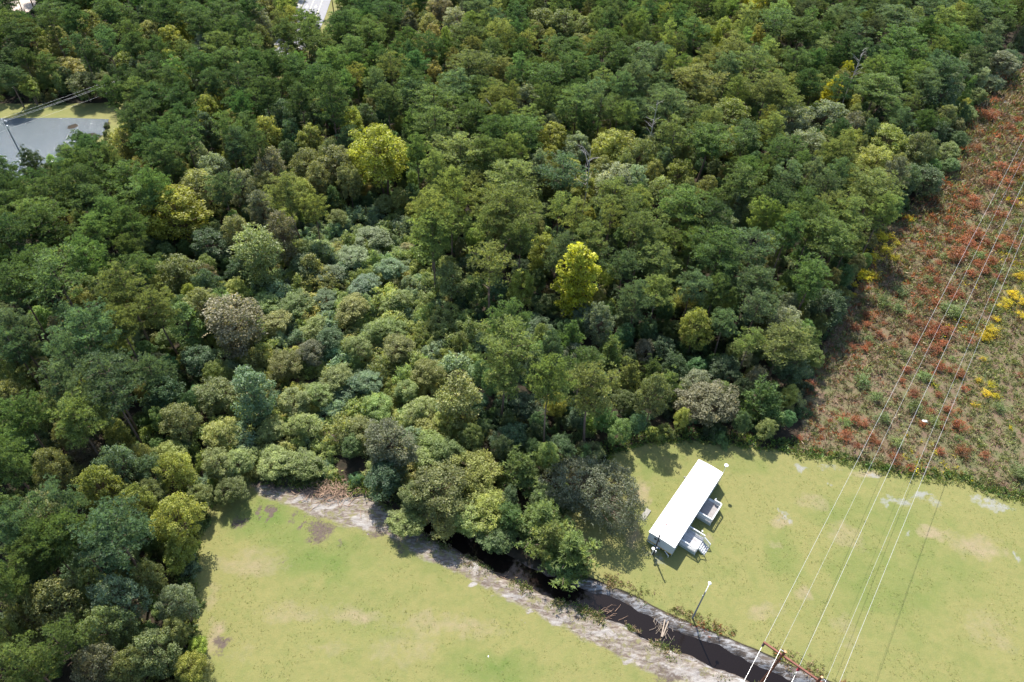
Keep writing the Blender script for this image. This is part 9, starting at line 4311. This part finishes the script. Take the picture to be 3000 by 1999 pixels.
    for k, y in enumerate((1.2, 4.5, 7.8, 11.1, 14.4)):
        for x in (.75, 3.45): Shape().box(x - .2, x + .2, y - .2, y + .2, -.15, z0 - .12).build('block_pier', M_BLOCK, r)
    for k in range(14): Shape().box(W - .03, W - .005, k * 1.21 + .02, k * 1.21 + 1.19, -.12, z0 - .13).build('skirt_panel', M_LATTICE, r)
    for k in range(14): Shape().box(.005, .03, k * 1.21 + .02, k * 1.21 + 1.19, -.12, z0 - .13).build('skirt_panel', M_LATTICE, r)
    Shape().box(1.3, 2.3, .02, .05, .0, z0 - .14).build('blue_skirt_sheet', M_BLUE, r); Shape().box(.1, 1.2, .02, .05, .1, z0 - .14).build('skirt_panel', M_LATTICE, r)
    h = Shape(); h.tube((3.0, .1, .45), (3.9, -.35, .45), .04); h.tube((3.0, .1, .30), (3.9, -.35, .30), .03); h.tube((3.9, -.35, -.1), (3.9, -.35, .55), .035); h.tube((2.6, .05, .4), (3.0, .1, .45), .03)
    h.build('hitch_frame', M_PLASTIC, r)
mobile_home()

def rail(parent, p, q, zf, zr, n, post=True, mat=None, name='baluster', wide=.05, thick=.03, cap=.09):
    """top rail, bottom rail and n uprights between local points p and q"""
    mat = mat or M_DECKW; p = Vector((*p, 0)); q = Vector((*q, 0)); z0p, z0q = (zf if isinstance(zf, tuple) else (zf, zf)); z1p, z1q = (zr if isinstance(zr, tuple) else (zr, zr))
    d = (q - p); l = d.length; u = d / l; nn = Vector((-u.y, u.x, 0))
    def bar(za, zb, w, h, nm, s0=0.0, s1=1.0):
        a = p + d * s0; b = p + d * s1; A = z0p; vs_ = []
        for pt, z in ((a, za), (b, zb)):
            for sx, sz in ((-w, -h), (w, -h), (w, h), (-w, h)): vs_.append(pt + nn * sx + Vector((0, 0, z + sz)))
        s = Shape(); s.add(vs_, [(3, 2, 1, 0), (4, 5, 6, 7), (0, 1, 5, 4), (1, 2, 6, 5), (2, 3, 7, 6), (3, 0, 4, 7)]); return s.build(nm, mat, parent)
    bar(z1p, z1q, cap, .022, 'top_rail'); bar(z0p + .14, z0q + .14, .02, .045, 'bottom_rail')
    for k in range(n):
        t = (k + .5) / n; c = p + d * t; zb = z0p + (z0q - z0p) * t + .19; zt = z1p + (z1q - z1p) * t - .024
        s = Shape(); vs_ = [c + u * sx * wide / 2 + nn * sy * thick / 2 + Vector((0, 0, z)) for z in (zb, zt) for sx, sy in ((-1, -1), (1, -1), (1, 1), (-1, 1))]
        s.add(vs_, [(3, 2, 1, 0), (4, 5, 6, 7), (0, 1, 5, 4), (1, 2, 6, 5), (2, 3, 7, 6), (3, 0, 4, 7)]); s.build(name, mat, parent)

def deck(name, label, x0, x1, y0, y1, zf, floor_mat, n_planks, along_x=True):
    r = empty(name, (HOME[0], HOME[1], 0), TH); tag(r, label, 'porch', 'wooden porches of the mobile home')
    if along_x:
        w = (y1 - y0) / n_planks
        for k in range(n_planks): Shape().box(x0, x1, y0 + k * w + .008, y0 + (k + 1) * w - .008, zf - .04, zf + rnd.uniform(-.003, .003)).build('plank', floor_mat, r)
    for (xa, xb, ya, yb) in ((x0, x1, y0 + .002, y0 + .04), (x0, x1, y1 - .04, y1 - .002), (x1 - .042, x1 - .002, y0 + .045, y1 - .045)):
        Shape().box(xa, xb, ya, yb, zf - .24, zf - .045).build('rim_board', M_DECKW, r)
    return r
def porches():
    zf = .78
    a = deck('wooden_porch', 'white porch with slatted railings and side steps at the near end of the mobile home', 4.28, 6.95, 2.5, 5.45, zf, M_DECKF, 20)
    for x in (4.34, 6.9):
        for y in (2.54, 5.41): Shape().box(x - .05, x + .05, y - .05, y + .05, -.15, zf + 1.0).build('post', M_DECKW, a)
    Shape().box(6.85, 6.95, 3.93 - .65, 3.93 - .55, -.15, zf + 1.0).build('post', M_DECKW, a)
    rail(a, (4.4, 5.41), (6.84, 5.41), zf, zf + .97, 17); rail(a, (4.4, 2.54), (6.84, 2.54), zf, zf + .97, 17); rail(a, (6.9, 2.6), (6.9, 3.28), zf, zf + .97, 5)
    for k in range(9): Shape().box(4.35 + k * .28, 4.35 + k * .28 + .25, 2.48, 2.498, -.1, zf - .26).build('skirt_board', M_LATTICE, a)
    for k in range(4):
        z = zf - (k + 1) * .19; x = 6.97 + k * .3
        Shape().box(x, x + .3, 3.5, 5.0, z - .04, z).build('step', M_DECKF, a)
    for y in (3.44, 5.03):
        s = Shape(); s.add([(6.97, y - .02, zf - .02), (6.97, y + .02, zf - .02), (8.2, y + .02, .0), (8.2, y - .02, .0), (6.97, y - .02, zf - .3), (6.97, y + .02, zf - .3), (7.7, y + .02, .0), (7.7, y - .02, .0)],
                            [(0, 1, 2, 3), (7, 6, 5, 4), (0, 4, 5, 1), (3, 2, 6, 7), (0, 3, 7, 4), (1, 5, 6, 2)]); s.build('stringer', M_DECKW, a)
    rail(a, (6.97, 5.12), (8.15, 5.12), (zf, .05), (zf + .95, .95), 6); Shape().box(8.1, 8.2, 5.07, 5.17, -.1, .98).build('post', M_DECKW, a)
    rail(a, (6.97, 3.36), (8.15, 3.36), (zf, .05), (zf + .95, .95), 0); Shape().box(8.1, 8.2, 3.31, 3.41, -.1, .98).build('post', M_DECKW, a)
    b = deck('wooden_porch', 'white porch with panelled railings and dark weathered planks midway along the mobile home', 4.28, 6.6, 8.65, 12.35, zf, M_DECKB, 25)
    for x, y in ((4.34, 8.7), (6.55, 8.7), (6.55, 12.3), (5.35, 12.3), (6.55, 10.5)): Shape().box(x - .05, x + .05, y - .05, y + .05, -.15, zf + .95).build('post', M_DECKW, b)
    rail(b, (4.4, 8.7), (6.49, 8.7), zf, zf + .95, 8, wide=.245, mat=None, name='panel_board'); rail(b, (6.55, 8.76), (6.55, 10.44), zf, zf + .95, 4, wide=.12, name='panel_board', cap=.1); rail(b, (6.55, 10.56), (6.55, 12.24), zf, zf + .95, 4, wide=.12, name='panel_board', cap=.1)
    rail(b, (5.41, 12.3), (6.49, 12.3), zf, zf + .95, 4, wide=.25, name='panel_board')
    for k in range(9): Shape().box(4.32 + k * .25, 4.32 + k * .25 + .23, 8.62, 8.645, -.1, zf - .25).build('skirt_board', M_LATTICE, b)
    for k in range(3): Shape().box(4.35, 5.25, 12.36 + k * .3, 12.36 + k * .3 + .29, zf - (k + 1) * .19 - .04, zf - (k + 1) * .19).build('step', M_DECKW, b)
    rail(b, (5.35, 12.36), (5.35, 13.3), (zf, .1), (zf + .93, .95), 0, cap=.08); Shape().box(5.3, 5.4, 13.25, 13.35, -.1, .98).build('post', M_DECKW, b)
porches()

def thing_at(name, p, label, cat, group=None, rz=0.0): o = empty(name, p, rz); return tag(o, label, cat, group)
# tv antenna on its mast at the far corner of the home
t = thing_at('tv_antenna', local(4.34, 16.7), 'round white antenna dome on a thin mast at the far corner of the mobile home', 'antenna')
Shape().tube((0, 0, -.1), (0, 0, 5.35), .03, n=8).build('mast', M_GALV, t); Shape().lathe([(.02, -.12), (.2, -.1), (.33, -.02), (.33, .03), (.22, .10), (.02, .13)], 20, (0, 0, 5.42)).build('dome', M_PLASTIC, t)
for z in (1.6, 2.6): Shape().box(-.12, .02, -.03, .03, z - .03, z + .03).build('bracket', M_GALV, t)
# service pole with meter
t = thing_at('service_pole', (23.0, 53.0, 0), 'black service pole with a meter box in front of the mobile home end wall', 'utility pole')
Shape().tube((0, 0, -.3), (0, 0, 5.9), .13, .10, 10).build('pole', M_DARKPOLE, t)
Shape().box(-.33, -.12, -.16, .10, 1.1, 1.75).build('meter_box', M_GALV, t, bevel=.02); Shape().box(.13, .3, -.12, .08, .9, 1.3).build('breaker_box', M_PLASTIC, t, bevel=.02)
Shape().tube((-.24, -.02, 0), (-.24, -.02, 1.1), .04).build('conduit', M_PLASTIC, t)
Shape().lathe([(.02, -.05), (.17, 0), (.24, .06), (.02, .10)], 16, (-.32, -.1, 2.0)).build('meter_dish', M_PLASTIC, t); Shape().lathe([(.08, 0), (.08, .14), (.02, .18)], 12, (.2, -.05, 2.1)).build('meter_cap', M_PLASTIC, t)
Shape().tube((.1, 0, 5.4), (.28, 0, 5.62), .035).build('weatherhead', M_GALV, t)
# yard lamp by the ditch
t = thing_at('street_lamp', (27.5, 43.4, 0), 'slim grey street lamp with a white arm beside the ditch', 'street lamp')
Shape().tube((0, 0, -.3), (0, 0, 8.1), .13, .085, 12).build('pole', M_GREYPOLE, t)
Shape().path([(0, 0, 7.85), (.35, .55, 8.25), (.66, 1.05, 8.38)], .05, 8).build('arm', M_PLASTIC, t)
Shape().lathe([(.04, .16), (.13, .12), (.24, 0), (.22, -.10), (.05, -.16)], 14, (.72, 1.15, 8.36)).build('lamp_head', M_PLASTIC, t); Shape().box(-.16, -.1, -.05, .05, 6.9, 7.1).build('clamp', M_GALV, t)
# H frame of the power line
PD = Vector((.594, .8045, 0)); PX = Vector((.8045, -.594, 0))
P1 = Vector((34.6, 34.25, 0)); P2 = Vector((38.2, 31.5, 0))
ARM = 10.55
AL = Vector((32.7, 36.1, ARM)); AR = AL + (Vector((38.75, 31.55, ARM)) - AL).normalized() * 0
def h_frame(origin, label):
    t = thing_at('power_pole_frame', origin, label, 'power pole'); ax = (P2 - P1).normalized()
    o = lambda v: Vector(v) - P1
    for k, b in enumerate((P1, P2)):
        pl = Shape().tube(o(b) + Vector((0, 0, -.5)), o(b) + Vector((0, 0, 12.2)), .21, .15, 14).build('pole', M_REDPOLE, t)
        Shape().tube(o(b) + Vector((0, 0, 12.202)), o(b) + Vector((0, 0, 12.23)), .149, n=14).build('cut_top', M_CUT, pl)
        s_ = -1 if k == 0 else 1
        Shape().tube(o(b) + Vector((0, 0, 12.05)), o(b) + ax * (s_ * .55) + Vector((0, 0, 12.0)), .04).build('wire_bracket', M_GALV, t)
        Shape().box(-.0, .0, 0, 0, 0, 0)
    a0 = -ax * 2.45; a1 = o(P2) + ax * 2.45; n_ = Vector((-ax.y, ax.x, 0)) * .11
    for s_ in (1,):
        vs_ = []
        off = Vector((ax.y, -ax.x, 0)) * -.32
        for p_ in (a0, a1):
            for dn, dz in ((-1, -.13), (1, -.13), (1, .13), (-1, .13)): vs_.append(p_ + off + n_ * dn + Vector((0, 0, ARM + dz)))
        sh_ = Shape(); sh_.add(vs_, [(3, 2, 1, 0), (4, 5, 6, 7), (0, 1, 5, 4), (1, 2, 6, 5), (2, 3, 7, 6), (3, 0, 4, 7)]); sh_.build('crossarm', M_REDARM, t)
    for k, p_ in enumerate((a0 + ax * .15, (a0 + a1) / 2, a1 - ax * .15)):
        q = p_ + off; st = Shape()
        for m_ in range(5): st.lathe([(.04, .0), (.14, .02), (.15, .06), (.04, .12)], 12, (q.x, q.y, ARM - .35 - m_ * .14))
        st.build('insulator', M_PORC2 if k == 1 else M_PORC, t)
        Shape().tube(q + Vector((0, 0, ARM - .14)), q + Vector((0, 0, ARM - .22)), .06).build('insulator_cap', M_PLASTIC, t)
    tg_ = Shape(); e_ = Vector((0, -1, 0)); tg_.box(-.05, .09, -.215, -.205, 10.9, 11.25); tg_.build('warning_tag', M_SIGN, t)
    Shape().tube((0, -.17, 10.55), (0, -.25, 10.55), .05).build('bolt', M_GALV, t)
    Shape().tube(Vector((0, 0, 8.2)), o(P1) - PD * 2.6 + Vector((0, 0, 0)), .09, .09, 8).build('brace_pole', M_REDPOLE, t)
    return [p_ + off + P1 + Vector((0, 0, ARM - 1.05)) for p_ in (a0 + ax * .15, (a0 + a1) / 2, a1 - ax * .15)], [P1 - ax * .55 + Vector((0, 0, 12.0)), P2 + ax * .55 + Vector((0, 0, 12.0))]
ph, st_ = h_frame(P1, 'red-brown twin pole frame with long crossarm at the bottom edge beside the ditch')
SPAN = 215.0
def wire(a, span, sag, drop, label, group, direction, r=.022):
    pts = []
    for k in range(25):
        u = k / 24; pts.append(tuple(a + direction * (span * u) + Vector((0, 0, -4 * sag * u * (1 - u) + drop * u))))
    o = Shape().path([tuple(Vector(p) - a) for p in pts], r, 5).build('power_wire', M_WIRE, None, loc=a); tag(o, label, 'power line', group)
W_LAB = ['leftmost white power wire running up the right side of the photo', 'middle heavy power wire starting at the crossarm centre', 'rightmost power wire running up across the lawn and brush']
S_LAB = ['thin wire second from the left, fixed above the left pole', 'thin wire second from the right, fixed beside the right pole']
for q, lb in zip(ph, W_LAB): wire(q, SPAN, 2.6, 0.3, lb, 'wires of the twin pole line', PD, .018); 
for q, lb in zip(st_, S_LAB): wire(q, SPAN, 2.2, 0.3, lb, 'wires of the twin pole line', PD, .012)
for q, lb in zip(ph, ['left', 'middle', 'right']): wire(q, 120, 2.0, 0.3, f'short stretch of the {lb} power wire leaving the frame toward the bottom edge', 'wires leaving the bottom edge', -PD, .016)
for q, lb in zip(st_, ['left', 'right']): wire(q, 120, 2.0, 0.3, f'short stretch of the {lb} upper thin wire leaving toward the bottom edge', 'wires leaving the bottom edge', -PD, .012)
# small poles and wires over the pond
def wood_pole(p, h, label, arm=True, rz=0.0):
    t = thing_at('utility_pole', p, label, 'utility pole', rz=rz)
    Shape().tube((0, 0, -.5), (0, 0, h), .17, .12, 10).build('pole', M_GREYPOLE, t)
    if arm:
        Shape().box(-1.2, 1.2, .14, .26, h - .55, h - .42).build('crossarm', M_GALV, t)
        for x in (-1.1, .45, 1.1): Shape().lathe([(.05, 0), (.08, .08), (.05, .2)], 8, (x, .2, h - .42)).build('insulator', M_PLASTIC, t)
        Shape().lathe([(.05, 0), (.22, .03), (.22, .7), (.08, .78)], 12, (.38, 0, h - 2.4)).build('transformer', M_GALV, t)
    return t
A_ = Vector((-130.6, 158.2, 0)); B_ = Vector((-98.4, 211.8, 0)); dAB = (B_ - A_).normalized(); rzz_ = math.atan2(dAB.y, dAB.x) - math.pi / 2
wood_pole(A_, 11.6, 'dark pole standing at the left edge in front of the pond', True, rzz_)
wood_pole(B_, 12.0, 'pole top with white crossarm among the upper left trees where the wires end', True, rzz_)
sx_ = Vector((dAB.y, -dAB.x, 0))
for off, z, lb in ((-1.1, -.25, 'upper left wire over the pond'), (.45, -.25, 'second wire down over the pond'), (1.1, -.25, 'third wire down over the pond'), (.25, -2.6, 'lowest wire over the pond')):
    a = A_ + sx_ * off + Vector((0, 0, 11.6 + z)); b = B_ + sx_ * off + Vector((0, 0, 12 + z)); a2 = a - (b - a)
    for s_, e_, l2 in ((a, b, lb), (a2, a, lb.replace('over the pond', 'left of the pond pole'))):
        d_ = e_ - s_; pts = [tuple(d_ * (k / 14) + Vector((0, 0, -4 * .7 * (k / 14) * (1 - k / 14)))) for k in range(15)]
        o = Shape().path(pts, .013, 4).build('power_wire', M_WIRE, None, loc=s_); tag(o, l2, 'power line', 'wires over the pond')

# ------------------------------------------------------------------ debris and small things
def sticks(name, c, n, spread, ln, r, h, mat, label, cat, flat=.25, main=None):
    s = Shape()
    for k in range(n):
        a = rnd.uniform(0, math.pi) if main is None else main + rnd.gauss(0, .35); l_ = ln * rnd.uniform(.4, 1.1); x = rnd.gauss(0, spread[0]); y = rnd.gauss(0, spread[1]); zz = max(.04, h * math.exp(-(x * x / (2 * spread[0] ** 2) + y * y / (2 * spread[1] ** 2))) * rnd.uniform(.2, 1))
        d_ = Vector((math.cos(a), math.sin(a), rnd.uniform(-flat, flat))) * l_ / 2; m_ = Vector((x, y, zz)); k_ = Vector((rnd.gauss(0, .12), rnd.gauss(0, .12), .08)) * l_
        s.path([tuple(m_ - d_), tuple(m_ + k_), tuple(m_ + d_)], r * rnd.uniform(.5, 1.3), 4, r * .4)
    o = s.build(name, mat, None, loc=c); return tag(o, label, cat)
sticks('brush_pile', (-28.2, 61.6, 0), 210, (2.3, 1.1), 2.6, .045, 1.0, M_STICK, 'heap of brown cut branches at the edge of the thicket', 'brush pile')
sticks('debris_dam', (23.2, 42.0, -.75), 30, (.7, 1.0), 1.5, .03, .3, M_PALEWOOD, 'pale sticks and boards blocking the ditch below the street lamp', 'debris', main=1.15)
sticks('fallen_branch', (-.5, 48.5, -.72), 7, (.6, .5), 2.4, .035, .2, M_STICK, 'thin fallen branches lying in the black ditch water', 'branch', main=.2)
sticks('fallen_branch', (16.0, 44.2, -.7), 14, (.8, .5), 1.7, .03, .3, M_STICK, 'brown twigs caught on the near bank of the ditch below the mobile home', 'branch', main=.4)
sticks('fallen_branch', (-20.0, 60.5, .2), 5, (.8, .4), 4.5, .06, .3, M_STICK, 'grey broken limbs right of the brush pile', 'branch', main=-.6)
for k, (dx, dy) in enumerate(((0, 0), (.35, -.1))):
    o = Shape().box(-.09, .09, -1.5, 1.5, 0, .06).build('board', M_PALEWOOD, None, loc=(23.3 + dx, 42.2 + dy, -.35)); o.rotation_euler = (R(6), 0, R(-18 - k * 9)); tag(o, ['pale board lying across the ditch, left of two', 'pale board lying across the ditch, right of two'][k], 'board')
s = Shape().box(2.95 - .0, 5.2, -2.9, -2.05, 0, .13)
s = Shape(); c4 = [local(-2.9, 2.95), local(-2.05, 2.95), local(-2.05, 5.2), local(-2.9, 5.2)]; cc_ = sum(c4, Vector()) / 4
s.add([(*(p - cc_).xy, z) for z in (-.05, .16) for p in c4], [(3, 2, 1, 0), (4, 5, 6, 7), (0, 1, 5, 4), (1, 2, 6, 5), (2, 3, 7, 6), (3, 0, 4, 7)])
o = s.build('concrete_slab', M_CONC, None, loc=cc_); tag(o, 'pale rectangular concrete slab between the oak and the mobile home', 'slab')
def chunk(name, p, sz, mat, label, cat):
    rr = np.random.default_rng(int(abs(p[0] * 100))); s = Shape(); D = [( -1,-1,0),(1,-1,0),(1,1,0),(-1,1,0),(-.8,-.7,1),(.7,-.9,1),(.8,.7,.8),(-.6,.9,1)]
    s.add([tuple(np.array(d) * sz * rr.uniform(.7, 1.2, 3)) for d in D], [(0,3,2,1),(4,5,6,7),(0,1,5,4),(1,2,6,5),(2,3,7,6),(3,0,4,7)]); o = s.build(name, mat, None, loc=p, bevel=.02); return tag(o, label, cat)
chunk('litter', local(-.75, 14.5), (.16, .2, .15), M_CONC, 'small white bundle behind the far part of the mobile home', 'litter')
chunk('litter', (-1.2, 36.8, 0), (.08, .14, .06), M_PLASTIC, 'small white scrap alone on the lower lawn', 'litter')
chunk('litter', (76.0, 82.0, .3), (.5, .35, .3), M_PLASTIC, 'white scrap in the brush field right of the wires', 'litter')
chunk('litter', local(6.1, 7.0), (.12, .2, .15), M_PLASTIC, 'white scrap on the ground between the two porches', 'litter')
# dead trees
def dead_tree(p, h, seed, label, w=1.0):
    rr = np.random.default_rng(seed); t = thing_at('dead_tree', p, label, 'dead tree'); s = Shape()
    s.path([(0, 0, -.3), (rr.normal(0, .2), rr.normal(0, .2), h * .5), (rr.normal(0, .4), rr.normal(0, .4), h)], .2, 7, .05); s.build('trunk', M_GREYBARK, t)
    s = Shape()
    for k in range(14):
        z = h * rr.uniform(.5, .98); a = rr.uniform(0, 6.28); l = rr.uniform(.9, 2.6) * w; q = np.array([math.cos(a) * l, math.sin(a) * l, z + l * rr.uniform(.3, .9)])
        s.path([(0, 0, z), tuple(q * [.5, .5, 1] + [0, 0, -.25 * l]), tuple(q)], .06, 4, .02)
        for m in range(2): d = rr.normal(0, .5, 3); s.tube(tuple(q * [.6, .6, 1] + [0, 0, -.2 * l]), tuple(q + d), .025, .01, 3)
    s.build('branches', M_GREYBARK, t)
dead_tree((33.5, 166.0, 0), 21, 1, 'bare pale snag with forked top among the upper centre pines')
dead_tree((98.0, 205.0, 0), 22, 2, 'bare white forked snag in the upper right woods')
dead_tree((15.5, 141.5, 0), 19.5, 3, 'bare grey crown of thin branches in the woods right of centre', 1.6)
dead_tree((-7.0, 168.0, 0), 14, 4, 'grey leafless tree in the opening of the upper centre woods', 1.6)

# ------------------------------------------------------------------ air
